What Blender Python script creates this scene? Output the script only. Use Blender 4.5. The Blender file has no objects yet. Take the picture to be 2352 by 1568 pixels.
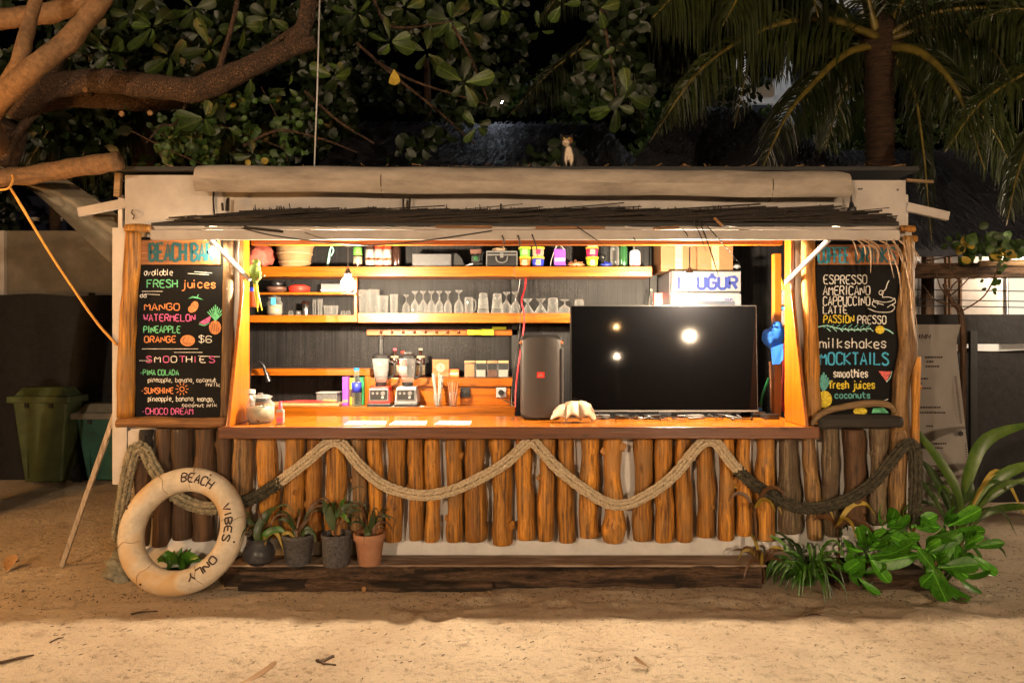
import bpy, bmesh, math, random
from mathutils import Vector, Matrix, Euler, noise
random.seed(11)
R = math.radians
sc = bpy.context.scene
COL = sc.collection
# ---------------- camera ----------------
CAMY, CAMZ, F = -4.7, 1.6, 1568.0        # camera distance from the bar's front wall (Y = 0), eye height
cam = bpy.data.objects.new('camera', bpy.data.cameras.new('camera'))
COL.objects.link(cam)
cam.location = (0, CAMY, CAMZ); cam.rotation_euler = (R(90), 0, 0)
cam.data.lens = 24; cam.data.sensor_width = 36; cam.data.clip_end = 500; cam.data.clip_start = .05
sc.camera = cam
# ---------------- world: night ----------------
w = bpy.data.worlds.new('World'); sc.world = w; w.use_nodes = True
nt = w.node_tree
bgn = nt.nodes['Background']
sky = nt.nodes.new('ShaderNodeTexSky'); sky.sky_type = 'NISHITA'; sky.sun_disc = False
sky.sun_elevation = R(-4); sky.sun_rotation = R(200)
nt.links.new(sky.outputs[0], bgn.inputs[0]); bgn.inputs[1].default_value = 0.02
sc.view_settings.view_transform = 'Standard'; sc.view_settings.look = 'None'
sc.view_settings.exposure = 0.18; sc.view_settings.gamma = 1; sc.view_settings.use_curve_mapping = False
sc.cycles.max_bounces = 8; sc.cycles.diffuse_bounces = 4; sc.cycles.glossy_bounces = 3
sc.cycles.transmission_bounces = 5; sc.cycles.transparent_max_bounces = 24
sc.cycles.caustics_reflective = False; sc.cycles.caustics_refractive = False
sc.cycles.sample_clamp_indirect = 4
# lamp powers (watts) and tints: all are real lamps built further down
P_BULB, C_BULB = 325, (1.0, .79, .54)
P_SIGN = 11
P_POST, C_POST = 1750, (1.0, .73, .47)
P_ORANGE, C_ORANGE = 240, (1.0, .47, .12)

def at(px, py, Y):
    d = Y - CAMY
    return Vector(((px - 1176) * d / F, Y, CAMZ - (py - 784) * d / F))
def xw(px, Y): return (px - 1176) * (Y - CAMY) / F
def zw(py, Y): return CAMZ - (py - 784) * (Y - CAMY) / F
def gnd(px, py):
    d = CAMZ * F / (py - 784)
    return Vector(((px - 1176) * d / F, CAMY + d, 0))

def spline(pts, n=8):
    P = [Vector(p) for p in pts]
    if len(P) < 3: return [P[0].lerp(P[-1], i / n) for i in range(n + 1)]
    P = [P[0] * 2 - P[1]] + P + [P[-1] * 2 - P[-2]]
    out = []
    for i in range(1, len(P) - 2):
        a, b, c, d = P[i - 1:i + 3]
        for k in range(n):
            t = k / n
            out.append(.5 * ((2 * b) + (c - a) * t + (2 * a - 5 * b + 4 * c - d) * t * t + (3 * b - a - 3 * c + d) * t ** 3))
    out.append(P[-2].copy())
    return out

class MB:
    def __init__(s): s.v = []; s.f = []; s.mi = []; s.m = 0
    def add(s, vs, fs):
        o = len(s.v); s.v += [Vector(v) for v in vs]
        for f in fs: s.f.append([o + i for i in f]); s.mi.append(s.m)
        return s
    def box(s, x0, x1, y0, y1, z0, z1, M=None):
        vs = [Vector((x, y, z)) for z in (z0, z1) for y in (y0, y1) for x in (x0, x1)]
        if M is not None: vs = [M @ v for v in vs]
        return s.add(vs, [(0, 2, 3, 1), (4, 5, 7, 6), (0, 1, 5, 4), (1, 3, 7, 5), (3, 2, 6, 7), (2, 0, 4, 6)])
    def cbox(s, c, sx, sy, sz, rot=(0, 0, 0)):
        M = Matrix.Translation(c) @ Euler(rot).to_matrix().to_4x4()
        return s.box(-sx / 2, sx / 2, -sy / 2, sy / 2, -sz / 2, sz / 2, M)
    def bar(s, a, b, wd, th, up=(0, 1, 0)):
        a = Vector(a); b = Vector(b); d = b - a; L = d.length; d.normalize()
        y = Vector(up); x = y.cross(d).normalized(); y = d.cross(x)
        M = Matrix((x, y, d)).transposed().to_4x4(); M.translation = a
        return s.box(-wd / 2, wd / 2, -th / 2, th / 2, 0, L, M)
    def tube(s, pts, r, seg=8, cap=True, wob=0, wf=3, flat=1):
        pts = [Vector(p) for p in pts]; n = len(pts)
        if not hasattr(r, '__len__'): r = [r] * n
        elif len(r) != n:
            q = []
            for i in range(n):
                t = i / (n - 1) * (len(r) - 1); k = min(int(t), len(r) - 2); q.append(r[k] + (r[k + 1] - r[k]) * (t - k))
            r = q
        vs = []; fs = []; prev = None
        for i in range(n):
            t = (pts[min(i + 1, n - 1)] - pts[max(i - 1, 0)])
            t = t.normalized() if t.length > 1e-9 else Vector((0, 0, 1))
            if prev is None:
                u = t.orthogonal().normalized()
            else:
                u = (prev - t * prev.dot(t)); u = u.normalized() if u.length > 1e-6 else t.orthogonal().normalized()
            prev = u; w_ = t.cross(u)
            for k in range(seg):
                a = 2 * math.pi * k / seg
                rr = r[i]
                dv = u * math.cos(a) + w_ * math.sin(a) * flat
                if wob:
                    rr *= 1 + wob * noise.noise((pts[i] + dv * .08) * wf + Vector((0, 0, 7.3 * len(s.v) % 11)))
                vs.append(pts[i] + dv * rr)
        for i in range(n - 1):
            for k in range(seg):
                k2 = (k + 1) % seg
                fs.append((i * seg + k, i * seg + k2, (i + 1) * seg + k2, (i + 1) * seg + k))
        if cap:
            fs.append(tuple(range(seg))[::-1]); fs.append(tuple((n - 1) * seg + k for k in range(seg)))
        return s.add(vs, fs)
    def lathe(s, c, prof, seg=18, M=None, sx=1, sy=1):
        c = Vector(c); vs = []; fs = []
        for (r, z) in prof:
            for k in range(seg):
                a = 2 * math.pi * k / seg
                v = Vector((r * math.cos(a) * sx, r * math.sin(a) * sy, z))
                vs.append((M @ v if M is not None else v) + c)
        n = len(prof)
        for i in range(n - 1):
            for k in range(seg):
                k2 = (k + 1) % seg
                fs.append((i * seg + k, i * seg + k2, (i + 1) * seg + k2, (i + 1) * seg + k))
        if prof[0][0] > 1e-5: fs.append(tuple(range(seg))[::-1])
        if prof[-1][0] > 1e-5: fs.append(tuple((n - 1) * seg + k for k in range(seg)))
        return s.add(vs, fs)
    def ball(s, c, rx, ry=None, rz=None, seg=14, ring=8, rot=(0, 0, 0), wob=0, wf=6):
        ry = ry or rx; rz = rz or rx; E = Euler(rot).to_matrix(); c = Vector(c); vs = []; fs = []
        for i in range(ring + 1):
            ph = math.pi * i / ring
            for k in range(seg):
                a = 2 * math.pi * k / seg
                v = Vector((math.sin(ph) * math.cos(a), math.sin(ph) * math.sin(a), math.cos(ph)))
                q = 1 + (wob * noise.noise(v * wf * .5 + c * 3) if wob else 0)
                vs.append(c + E @ Vector((v.x * rx * q, v.y * ry * q, v.z * rz * q)))
        for i in range(ring):
            for k in range(seg):
                k2 = (k + 1) % seg
                fs.append((i * seg + k, (i + 1) * seg + k, (i + 1) * seg + k2, i * seg + k2))
        return s.add(vs, fs)
    def prism(s, poly, y0, y1):
        """poly: [(x,z)] outline, extruded from y0 (front) to y1"""
        n = len(poly)
        vs = [Vector((x, y0, z)) for x, z in poly] + [Vector((x, y1, z)) for x, z in poly]
        fs = [tuple(range(n)), tuple(range(2 * n - 1, n - 1, -1))] + [(i, i + n, (i + 1) % n + n, (i + 1) % n) for i in range(n)]
        return s.add(vs, fs)
    def rbox(s, x0, x1, y0, y1, z0, z1, r, seg=4):
        """box with rounded corners in the xz outline"""
        P = []
        for cx, cz, a0 in ((x1 - r, z1 - r, 0), (x0 + r, z1 - r, 90), (x0 + r, z0 + r, 180), (x1 - r, z0 + r, 270)):
            for k in range(seg + 1):
                a = R(a0 + 90 * k / seg); P.append((cx + r * math.cos(a), cz + r * math.sin(a)))
        return s.prism(P, y0, y1)
    def strip(s, pts, wd, nrm=(0, -1, 0)):
        """flat ribbon along pts, facing nrm"""
        pts = [Vector(p) for p in pts]; n = len(pts)
        nrm = Vector(nrm); vs = []
        for i in range(n):
            t = pts[min(i + 1, n - 1)] - pts[max(i - 1, 0)]
            if t.length < 1e-9: t = Vector((0, 0, 1))
            sd = t.cross(nrm).normalized()
            ww = wd[i] if hasattr(wd, '__len__') else wd
            vs += [pts[i] - sd * ww / 2, pts[i] + sd * ww / 2]
        return s.add(vs, [(2 * i, 2 * i + 1, 2 * i + 3, 2 * i + 2) for i in range(n - 1)])
    def build(s, name, mat, parent=None, smooth=False, bevel=0, origin=None, label=None, kind=None):
        if not s.v: s.add([(0, 0, 0)] * 3, [(0, 1, 2)])
        if parent is not None: o0 = root_loc(parent)
        elif origin is not None: o0 = Vector(origin)
        else:
            xs = [v.x for v in s.v]; ys = [v.y for v in s.v]; zs = [v.z for v in s.v]
            o0 = Vector(((min(xs) + max(xs)) / 2, (min(ys) + max(ys)) / 2, min(zs)))
        me = bpy.data.meshes.new(name)
        me.from_pydata([tuple(v - o0) for v in s.v], [], s.f)
        mats = mat if isinstance(mat, (list, tuple)) else [mat]
        for m in mats: me.materials.append(m)
        if len(mats) > 1: me.polygons.foreach_set('material_index', s.mi)
        if smooth: me.polygons.foreach_set('use_smooth', [True] * len(me.polygons))
        me.update()
        o = bpy.data.objects.new(name, me); COL.objects.link(o)
        if parent is not None: o.parent = parent
        else: o.location = o0
        if smooth == 'auto':
            try:
                me.polygons.foreach_set('use_smooth', [True] * len(me.polygons)); me.set_sharp_from_angle(angle=R(40))
            except Exception: pass
        if bevel:
            b = o.modifiers.new('bevel', 'BEVEL'); b.width = bevel; b.segments = 2; b.limit_method = 'ANGLE'; b.angle_limit = R(40)
        if label: o['label'] = label
        if kind: o['kind'] = kind
        return o
def root_loc(o):
    while o.parent is not None: o = o.parent
    return o.location.copy()
def tag(o, label=None, cat=None, group=None, kind=None):
    if label: o['label'] = label
    if cat: o['category'] = cat
    if group: o['group'] = group
    if kind: o['kind'] = kind
    return o
def thing(name, label, cat, loc=(0, 0, 0), group=None):
    o = bpy.data.objects.new(name, None); COL.objects.link(o); o.location = loc; o.empty_display_size = .1
    return tag(o, label, cat, group)
CH = {}
def copy_tree(o, parent=None, loc=None, rz=None, scale=None, label=None):
    c = o.copy(); COL.objects.link(c)
    if parent is not None: c.parent = parent
    for ch in [x for x in o.children]: copy_tree(ch, c)
    if loc is not None: c.location = loc
    if rz is not None: c.rotation_euler.z = rz
    if scale is not None: c.scale = scale
    if label: c['label'] = label
    return c

# ---------------- materials ----------------
MT = {}
def _nodes(name):
    m = bpy.data.materials.new(name); m.use_nodes = True; t = m.node_tree; MT[name] = m
    return m, t, t.nodes['Principled BSDF']
def N(t, ty, **kw):
    n = t.nodes.new(ty)
    for k, v in kw.items():
        if k in n.inputs: n.inputs[k].default_value = v
        else: setattr(n, k, v)
    return n
def mix(t, fac, a, b, mode='MIX'):
    n = t.nodes.new('ShaderNodeMix'); n.data_type = 'RGBA'; n.blend_type = mode
    for sock, v in ((0, fac), (6, a), (7, b)):
        if isinstance(v, (int, float)): n.inputs[sock].default_value = v
        elif isinstance(v, tuple): n.inputs[sock].default_value = (*v[:3], 1)
        else: t.links.new(v, n.inputs[sock])
    return n.outputs[2]
def ramp(t, src, *stops):
    n = t.nodes.new('ShaderNodeValToRGB'); e = n.color_ramp.elements
    while len(e) < len(stops): e.new(.5)
    for i, (p, c) in enumerate(stops): e[i].position = p; e[i].color = (*(c if isinstance(c, tuple) else (c, c, c)), 1)
    t.links.new(src, n.inputs[0]); return n.outputs[0]
def coords(t, scale=(1, 1, 1), kind='Object'):
    tc = t.nodes.new('ShaderNodeTexCoord'); mp = t.nodes.new('ShaderNodeMapping'); mp.inputs['Scale'].default_value = scale
    t.links.new(tc.outputs[kind], mp.inputs[0])
    oi = t.nodes.new('ShaderNodeObjectInfo'); mul = t.nodes.new('ShaderNodeMath'); mul.operation = 'MULTIPLY'; mul.inputs[1].default_value = 37.0
    t.links.new(oi.outputs['Random'], mul.inputs[0]); t.links.new(mul.outputs[0], mp.inputs['Location'])
    return mp.outputs[0]
def noiz(t, vec, scale, detail=5, rough=.6, dist=0):
    n = N(t, 'ShaderNodeTexNoise', Scale=scale, Detail=detail, Roughness=rough, Distortion=dist); t.links.new(vec, n.inputs['Vector']); return n.outputs[0]
def bump(t, b, h, strength=.3, dist=.01):
    n = N(t, 'ShaderNodeBump', Strength=strength, Distance=dist); t.links.new(h, n.inputs['Height']); t.links.new(n.outputs[0], b.inputs['Normal'])
def rnd_value(t, col, lo=.75, hi=1.2):
    oi = t.nodes.new('ShaderNodeObjectInfo'); mr = t.nodes.new('ShaderNodeMapRange'); mr.inputs[3].default_value = lo; mr.inputs[4].default_value = hi
    t.links.new(oi.outputs['Random'], mr.inputs[0]); hs = t.nodes.new('ShaderNodeHueSaturation')
    t.links.new(mr.outputs[0], hs.inputs['Value']); t.links.new(col, hs.inputs['Color']); return hs.outputs[0]
def plain(name, c, rough=.5, metal=0, var=.12, sc_=30, bmp=0, spec=.5, coat=0, trans=0, alpha=1):
    m, t, b = _nodes(name)
    v = coords(t); n = noiz(t, v, sc_)
    lo = tuple(x * (1 - var) for x in c); hi = tuple(min(1, x * (1 + var)) for x in c)
    t.links.new(ramp(t, n, (.3, lo), (.7, hi)), b.inputs['Base Color'])
    b.inputs['Roughness'].default_value = rough; b.inputs['Metallic'].default_value = metal
    b.inputs['Specular IOR Level'].default_value = spec; b.inputs['Coat Weight'].default_value = coat
    b.inputs['Transmission Weight'].default_value = trans; b.inputs['Alpha'].default_value = alpha
    if bmp: bump(t, b, n, bmp)
    return m
def wood(name, c1, c2, axis='x', rough=.4, bmp=.25, coat=0, grain=22, c3=None, rnd=(.75, 1.2), knots=True):
    m, t, b = _nodes(name)
    s = {'x': (1.2, grain, grain), 'z': (grain, grain, 1.4), 'y': (grain, 1.2, grain)}[axis]
    v = coords(t, s); n = noiz(t, v, 1.0, 8, .65, 1.2)
    v2 = coords(t, (3, 3, 3)); n2 = noiz(t, v2, 1.0, 4)
    fine = noiz(t, coords(t, tuple(q * 3.4 if q > 2 else q * 1.6 for q in s)), 1.0, 6, .7, .4)
    c = ramp(t, n, (.30, c1), (.52, tuple((a + q) / 2 for a, q in zip(c1, c2))), (.68, c2))
    c = mix(t, ramp(t, fine, (.36, .95), (.55, 0.)), c, tuple(x * .30 for x in c1))
    if c3: c = mix(t, ramp(t, n2, (.5, 0.), (.68, 1.)), c, c3)
    else: c = mix(t, .35, c, mix(t, n2, tuple(x * .6 for x in c1), c2))
    if knots:
        vo = N(t, 'ShaderNodeTexVoronoi', Scale=1.0); t.links.new(coords(t, {'x': (3, 9, 9), 'z': (9, 9, 3), 'y': (9, 3, 9)}[axis]), vo.inputs['Vector'])
        c = mix(t, ramp(t, vo.outputs['Distance'], (.03, .85), (.14, 0.)), c, tuple(x * .35 for x in c1))
    c = rnd_value(t, c, *rnd)
    t.links.new(c, b.inputs['Base Color']); b.inputs['Roughness'].default_value = rough; b.inputs['Coat Weight'].default_value = coat
    b.inputs['Coat Roughness'].default_value = .15
    hh = N(t, 'ShaderNodeMath'); hh.operation = 'ADD'; t.links.new(n, hh.inputs[0]); t.links.new(fine, hh.inputs[1])
    bump(t, b, hh.outputs[0], min(1, bmp * 1.4), .008); return m
def rough_mat(name, c1, c2, scale=8, rough=.85, bmp=.6, dist=.02, scl=(1, 1, 1), c3=None, rnd=None, spec=.3):
    m, t, b = _nodes(name)
    v = coords(t, scl); n = noiz(t, v, scale, 8, .7)
    c = ramp(t, n, (.3, c1), (.7, c2))
    if c3: c = mix(t, ramp(t, noiz(t, v, scale * .25, 3), (.5, 0.), (.6, 1.)), c, c3)
    if rnd: c = rnd_value(t, c, *rnd)
    t.links.new(c, b.inputs['Base Color']); b.inputs['Roughness'].default_value = rough; b.inputs['Specular IOR Level'].default_value = spec
    bump(t, b, n, bmp, dist); return m
def leafm(name, c1, c2, rough=.4, rnd=(.6, 1.35), trans=.25, veins=False):
    m, t, b = _nodes(name)
    v = coords(t, (6, 6, 6)); n = noiz(t, v, 1.5, 4)
    c = ramp(t, n, (.3, c1), (.7, c2))
    if veins:
        tc = t.nodes.new('ShaderNodeTexCoord'); sp = t.nodes.new('ShaderNodeSeparateXYZ'); t.links.new(tc.outputs['Object'], sp.inputs[0])
        ab = N(t, 'ShaderNodeMath', operation='ABSOLUTE'); t.links.new(sp.outputs[0], ab.inputs[0])
        q = N(t, 'ShaderNodeMath', operation='MULTIPLY_ADD'); q.inputs[1].default_value = -.9; t.links.new(ab.outputs[0], q.inputs[0]); t.links.new(sp.outputs[2], q.inputs[2])
        w = N(t, 'ShaderNodeMath', operation='MULTIPLY'); w.inputs[1].default_value = 52; t.links.new(q.outputs[0], w.inputs[0]); sn = N(t, 'ShaderNodeMath', operation='SINE'); t.links.new(w.outputs[0], sn.inputs[0])
        c = mix(t, ramp(t, sn.outputs[0], (.86, 0.), (1., .22)), c, tuple(min(1, x * 1.9) for x in c2))
        c = mix(t, ramp(t, ab.outputs[0], (.010, .8), (.022, 0.)), c, tuple(min(1, x * 2.2) for x in c2))
    c = rnd_value(t, c, *rnd)
    t.links.new(c, b.inputs['Base Color']); b.inputs['Roughness'].default_value = rough
    tr = t.nodes.new('ShaderNodeBsdfTranslucent'); t.links.new(c, tr.inputs[0])
    mx = t.nodes.new('ShaderNodeMixShader'); mx.inputs[0].default_value = trans
    t.links.new(b.outputs[0], mx.inputs[1]); t.links.new(tr.outputs[0], mx.inputs[2]); t.links.new(mx.outputs[0], t.nodes['Material Output'].inputs[0])
    bump(t, b, n, .2); return m
def glass(name, tint=(.96, .98, .97), frost=.14, white=(.42, .42, .42)):
    m, t, b = _nodes(name); t.nodes.remove(b)
    tr = N(t, 'ShaderNodeBsdfTransparent'); tr.inputs[0].default_value = (*tint, 1)
    gl0 = N(t, 'ShaderNodeBsdfGlossy', Roughness=.05); gl0.inputs[0].default_value = (1, 1, 1, 1); rimd = N(t, 'ShaderNodeBsdfDiffuse'); rimd.inputs[0].default_value = (.55, .55, .55, 1); gl = t.nodes.new('ShaderNodeMixShader'); gl.inputs[0].default_value = .5; t.links.new(gl0.outputs[0], gl.inputs[1]); t.links.new(rimd.outputs[0], gl.inputs[2]); df = N(t, 'ShaderNodeBsdfDiffuse'); df.inputs[0].default_value = (*white, 1)  # pale diffuse at glancing edges paints in the bright rims of refraction
    lw = N(t, 'ShaderNodeLayerWeight', Blend=.30)
    v = coords(t, (1, 1, 1)); n = noiz(t, v, 60, 3); bp = N(t, 'ShaderNodeBump', Strength=.25, Distance=.004); t.links.new(n, bp.inputs['Height'])
    t.links.new(bp.outputs[0], gl0.inputs['Normal']); t.links.new(bp.outputs[0], lw.inputs['Normal'])
    m1 = t.nodes.new('ShaderNodeMixShader'); m1.inputs[0].default_value = frost
    t.links.new(tr.outputs[0], m1.inputs[1]); t.links.new(df.outputs[0], m1.inputs[2])
    m2 = t.nodes.new('ShaderNodeMixShader'); t.links.new(lw.outputs['Facing'], m2.inputs[0]); t.links.new(m1.outputs[0], m2.inputs[1]); t.links.new(gl.outputs[0], m2.inputs[2])
    t.links.new(m2.outputs[0], t.nodes['Material Output'].inputs[0]); return m
def glow(name, c, s):
    m, t, b = _nodes(name); t.nodes.remove(b); e = N(t, 'ShaderNodeEmission', Strength=s); e.inputs[0].default_value = (*c, 1)
    t.links.new(e.outputs[0], t.nodes['Material Output'].inputs[0]); return m

def lamp_strength(P, r): return P / (math.pi * 4 * math.pi * r * r)
wood('pine', (.31, .076, .002), (.48, .135, .004), 'x', .32, .12, .35, 16, rnd=(.85, 1.1))
wood('pine_up', (.30, .072, .002), (.46, .128, .004), 'z', .32, .12, .35, 16, rnd=(.85, 1.1))
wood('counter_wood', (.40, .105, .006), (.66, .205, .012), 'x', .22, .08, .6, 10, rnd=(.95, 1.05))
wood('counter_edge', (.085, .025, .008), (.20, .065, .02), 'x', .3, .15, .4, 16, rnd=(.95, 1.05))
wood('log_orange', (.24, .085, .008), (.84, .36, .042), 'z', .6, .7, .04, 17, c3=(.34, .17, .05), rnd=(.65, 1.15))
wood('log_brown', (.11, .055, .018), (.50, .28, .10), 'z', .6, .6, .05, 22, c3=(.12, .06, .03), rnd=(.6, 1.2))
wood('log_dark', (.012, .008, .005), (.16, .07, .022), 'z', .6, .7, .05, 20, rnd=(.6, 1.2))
wood('log_grey', (.10, .065, .035), (.42, .30, .17), 'z', .75, .7, 0, 26, c3=(.10, .06, .035), rnd=(.7, 1.15))
wood('log_side', (.05, .02, .01), (.42, .18, .045), 'x', .5, .6, .1, 24, rnd=(.8, 1.2))
wood('burnt_wood', (.012, .010, .010), (.05, .04, .032), 'x', .7, .7, 0, 30)
wood('drift_wood', (.20, .11, .045), (.50, .33, .16), 'x', .7, .6, 0, 20)
wood('title_wood', (.30, .10, .03), (.46, .19, .06), 'x', .6, .3, 0, 14, rnd=(1, 1))
wood('lid_wood', (.42, .24, .10), (.62, .40, .2), 'x', .5, .1)
wood('stake_wood', (.24, .18, .13), (.46, .37, .28), 'z', .7, .3, 0, 18)
rough_mat('timber_rot', (.010, .007, .005), (.30, .18, .11), 14, .9, 1, .05, (.6, 3, 5), c3=(.035, .024, .018))
rough_mat('weathered_board', (.12, .075, .05), (.30, .20, .14), 10, .9, .6, .01, (.5, 3, 3), c3=(.34, .25, .18))
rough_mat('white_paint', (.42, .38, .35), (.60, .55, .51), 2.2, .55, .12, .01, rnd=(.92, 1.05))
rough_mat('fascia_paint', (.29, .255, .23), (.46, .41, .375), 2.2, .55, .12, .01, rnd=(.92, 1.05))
rough_mat('plaster', (.50, .475, .455), (.68, .65, .62), 5, .8, .4, .01)
rough_mat('canvas', (.18, .15, .125), (.40, .34, .285), 3.5, .85, .3, .02, (.6, 2, 2))
rough_mat('tarp', (.15, .13, .09), (.30, .25, .18), 4, .7, .4, .02)
rough_mat('concrete', (.13, .11, .085), (.24, .20, .15), 3, .9, .3, .01, c3=(.16, .13, .10))
rough_mat('net_cloth', (.006, .006, .006), (.018, .016, .017), 14, .8, .5, .02)
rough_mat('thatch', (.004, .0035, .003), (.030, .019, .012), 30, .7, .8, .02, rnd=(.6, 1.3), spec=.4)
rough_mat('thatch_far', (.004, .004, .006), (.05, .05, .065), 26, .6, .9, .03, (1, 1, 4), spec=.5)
rough_mat('straw', (.22, .13, .07), (.50, .34, .21), 20, .6, .3, .01, (8, 8, 1))
def bark_mat(name, c1, c2, scale):
    m, t, b = _nodes(name); v = coords(t); n = noiz(t, v, scale * .8, 7, .75, 1.5); vo = N(t, 'ShaderNodeTexVoronoi', Scale=scale); vo.feature = 'DISTANCE_TO_EDGE'
    md = N(t, 'ShaderNodeVectorMath', operation='ADD'); t.links.new(v, md.inputs[0]); nn = N(t, 'ShaderNodeTexNoise', Scale=scale * .6, Detail=3); t.links.new(v, nn.inputs['Vector'])
    sc_ = N(t, 'ShaderNodeVectorMath', operation='SCALE'); sc_.inputs[3].default_value = .05; t.links.new(nn.outputs[1], sc_.inputs[0]); t.links.new(sc_.outputs[0], md.inputs[1]); t.links.new(md.outputs[0], vo.inputs['Vector'])
    e = ramp(t, vo.outputs['Distance'], (.0, .35), (.16, 1.)); c = ramp(t, n, (.36, c1), (.62, c2)); c = mix(t, e, tuple(x * .5 for x in c1), c)
    t.links.new(c, b.inputs['Base Color']); b.inputs['Roughness'].default_value = .85; bump(t, b, e, 1, .02); return m
bark_mat('bark', (.022, .011, .006), (.125, .064, .030), 60)
rough_mat('bark_pale', (.10, .054, .026), (.23, .13, .062), 34, .8, .7, .012)
rough_mat('palm_bark', (.007, .004, .003), (.06, .03, .014), 7, .9, 1, .03, (1, 1, 5))
plain('rope_core_shade', (.07, .05, .03), .95)  # dark brown core: crevice shade between the plaits put into the colour
rough_mat('rope_pale', (.30, .23, .14), (.66, .54, .38), 60, .9, .7, .006)
rough_mat('rope_dark', (.012, .013, .010), (.10, .085, .055), 30, .9, .9, .01)
rough_mat('rope_mossy', (.06, .06, .04), (.42, .35, .23), 34, .9, .9, .01)
rough_mat('rope_yellow', (.6, .28, .06), (.8, .42, .1), 60, .8, .5, .004)
rough_mat('rock', (.10, .10, .06), (.42, .37, .27), 9, .9, 1, .03, c3=(.09, .11, .05))
rough_mat('ring_paint', (.40, .33, .24), (.72, .62, .49), 9, .5, .4, .01, c3=(.50, .33, .17))
rough_mat('terracotta', (.26, .12, .065), (.40, .20, .115), 8, .75, .3, .005)
rough_mat('pot_grey', (.025, .025, .027), (.13, .12, .12), 60, .75, .9, .01)
rough_mat('pot_dark', (.02, .02, .024), (.075, .07, .075), 14, .35, .2, .005)
rough_mat('soil', (.012, .008, .005), (.06, .04, .025), 40, .95, .9, .01)
rough_mat('chalkboard', (.004, .004, .0045), (.011, .0105, .0105), 3, .7, .05, .002, spec=.12)
rough_mat('cardboard', (.11, .052, .020), (.15, .08, .034), 4, .75, .1, .004)
rough_mat('basket', (.17, .10, .045), (.36, .23, .11), 50, .8, .8, .01, (.3, .3, 6))
rough_mat('shell', (.16, .09, .05), (.50, .37, .24), 8, .55, .6, .01, c3=(.52, .44, .33))
rough_mat('dry_leaf', (.16, .075, .03), (.42, .24, .10), 12, .7, .4, .01, rnd=(.7, 1.2))
rough_mat('crumpled_bag', (.30, .05, .035), (.52, .15, .11), 12, .45, .8, .02)
rough_mat('cloth_red', (.30, .02, .02), (.48, .05, .04), 14, .8, .4)
leafm('leaf_almond', (.013, .030, .005), (.048, .074, .014), .48, (.25, 1.4), .2, True)
leafm('leaf_vine', (.016, .042, .007), (.06, .115, .02), .5, (.4, 1.6))
leafm('leaf_dark', (.007, .020, .004), (.034, .062, .014), .45, (.3, 1.3))
leafm('leaf_yellow', (.36, .24, .03), (.5, .36, .06), .5)
leafm('leaf_glossy', (.035, .17, .008), (.12, .36, .028), .36, (.5, 1.3), .3, True)
leafm('leaf_strap', (.022, .10, .008), (.09, .22, .022), .35, (.6, 1.3))
leafm('leaf_blade', (.035, .09, .008), (.12, .19, .027), .35, (.7, 1.2), .3)
leafm('leaf_pot', (.018, .04, .010), (.055, .085, .024), .4, (.6, 1.3))
leafm('leaf_ti', (.07, .03, .014), (.17, .085, .035), .45, (.6, 1.2))
leafm('palm_leaf', (.006, .010, .002), (.030, .038, .008), .4, (.45, 1.4), .15)
leafm('palm_leaf_far', (.004, .008, .002), (.020, .026, .007), .45, (.4, 1.4), .1)
leafm('rachis', (.06, .045, .006), (.17, .125, .02), .5, (.7, 1.1), 0)
plain('black_plastic', (.016, .016, .017), .38)
plain('black_matte', (.012, .012, .012), .7)
plain('speaker_grille', (.028, .024, .022), .5, bmp=.3, sc_=300)
plain('white_plastic', (.40, .40, .42), .35)
plain('paper', (.70, .68, .64), .7, bmp=.05)
plain('steel', (.55, .55, .55), .22, 1)
plain('silver_trim', (.22, .22, .22), .35, .5)
plain('copper', (.55, .24, .12), .4, .5)
plain('red_plastic', (.62, .03, .02), .3, coat=.3)
plain('green_plastic', (.02, .32, .12), .4)
plain('blue_cap', (.015, .14, .72), .7, bmp=.3, sc_=12)
plain('blue_plastic', (.02, .22, .70), .35)
plain('pink_plastic', (.80, .10, .16), .35)
plain('purple_card', (.24, .06, .46), .4)
plain('yellow_plastic', (.78, .52, .02), .35)
plain('lime_plastic', (.34, .52, .03), .45)
plain('lime_cloth', (.42, .46, .02), .8, bmp=.4)
plain('orange_label', (.72, .16, .03), .4)
plain('green_label', (.12, .36, .06), .4)
plain('magenta_label', (.62, .02, .10), .4)
plain('blue_label', (.03, .05, .50), .4)
plain('cream_label', (.32, .27, .18), .45)
plain('white_label', (.34, .33, .31), .5)
plain('sauce_red', (.30, .035, .015), .2, coat=.5)
plain('sauce_dark', (.03, .012, .008), .2, coat=.5)
plain('green_glass', (.02, .09, .03), .1, coat=.8)
plain('bin_green', (.055, .075, .03), .55, var=.35, sc_=5)
plain('bin_teal', (.02, .085, .065), .5, var=.35, sc_=5)
plain('bin_lid', (.17, .155, .125), .5, var=.25, sc_=5)
plain('dark_ink', (.03, .012, .008), .7)
plain('banner_cloth', (.20, .18, .165), .7, var=.12, sc_=4, bmp=.4)
plain('tv_frame', (.02, .02, .02), .3)
plain('tray_grey', (.07, .07, .075), .4)
plain('sign_white', (.13, .13, .135), .4)
plain('night_blue', (.004, .006, .03), .6)
plain('tv_screen', (.003, .003, .0035), .045, spec=.12, var=0)
plain('parrot_green', (.12, .19, .02), .7, var=.3, sc_=50, bmp=.3)
plain('parrot_yellow', (.42, .36, .02), .6, var=.2, sc_=50)
plain('beak', (.5, .12, .06), .4)
plain('fridge_white', (.14, .14, .155), .3)
plain('window_glass', (.05, .06, .08), .08)
plain('wire_red', (.55, .02, .03), .45)
plain('metal_dark', (.05, .05, .055), .35, .8)
plain('brown_pan', (.10, .045, .03), .45)
plain('stool', (.3, .2, .12), .6)
plain('building_white', (.62, .62, .62), .6, var=.1, sc_=2)
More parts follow.
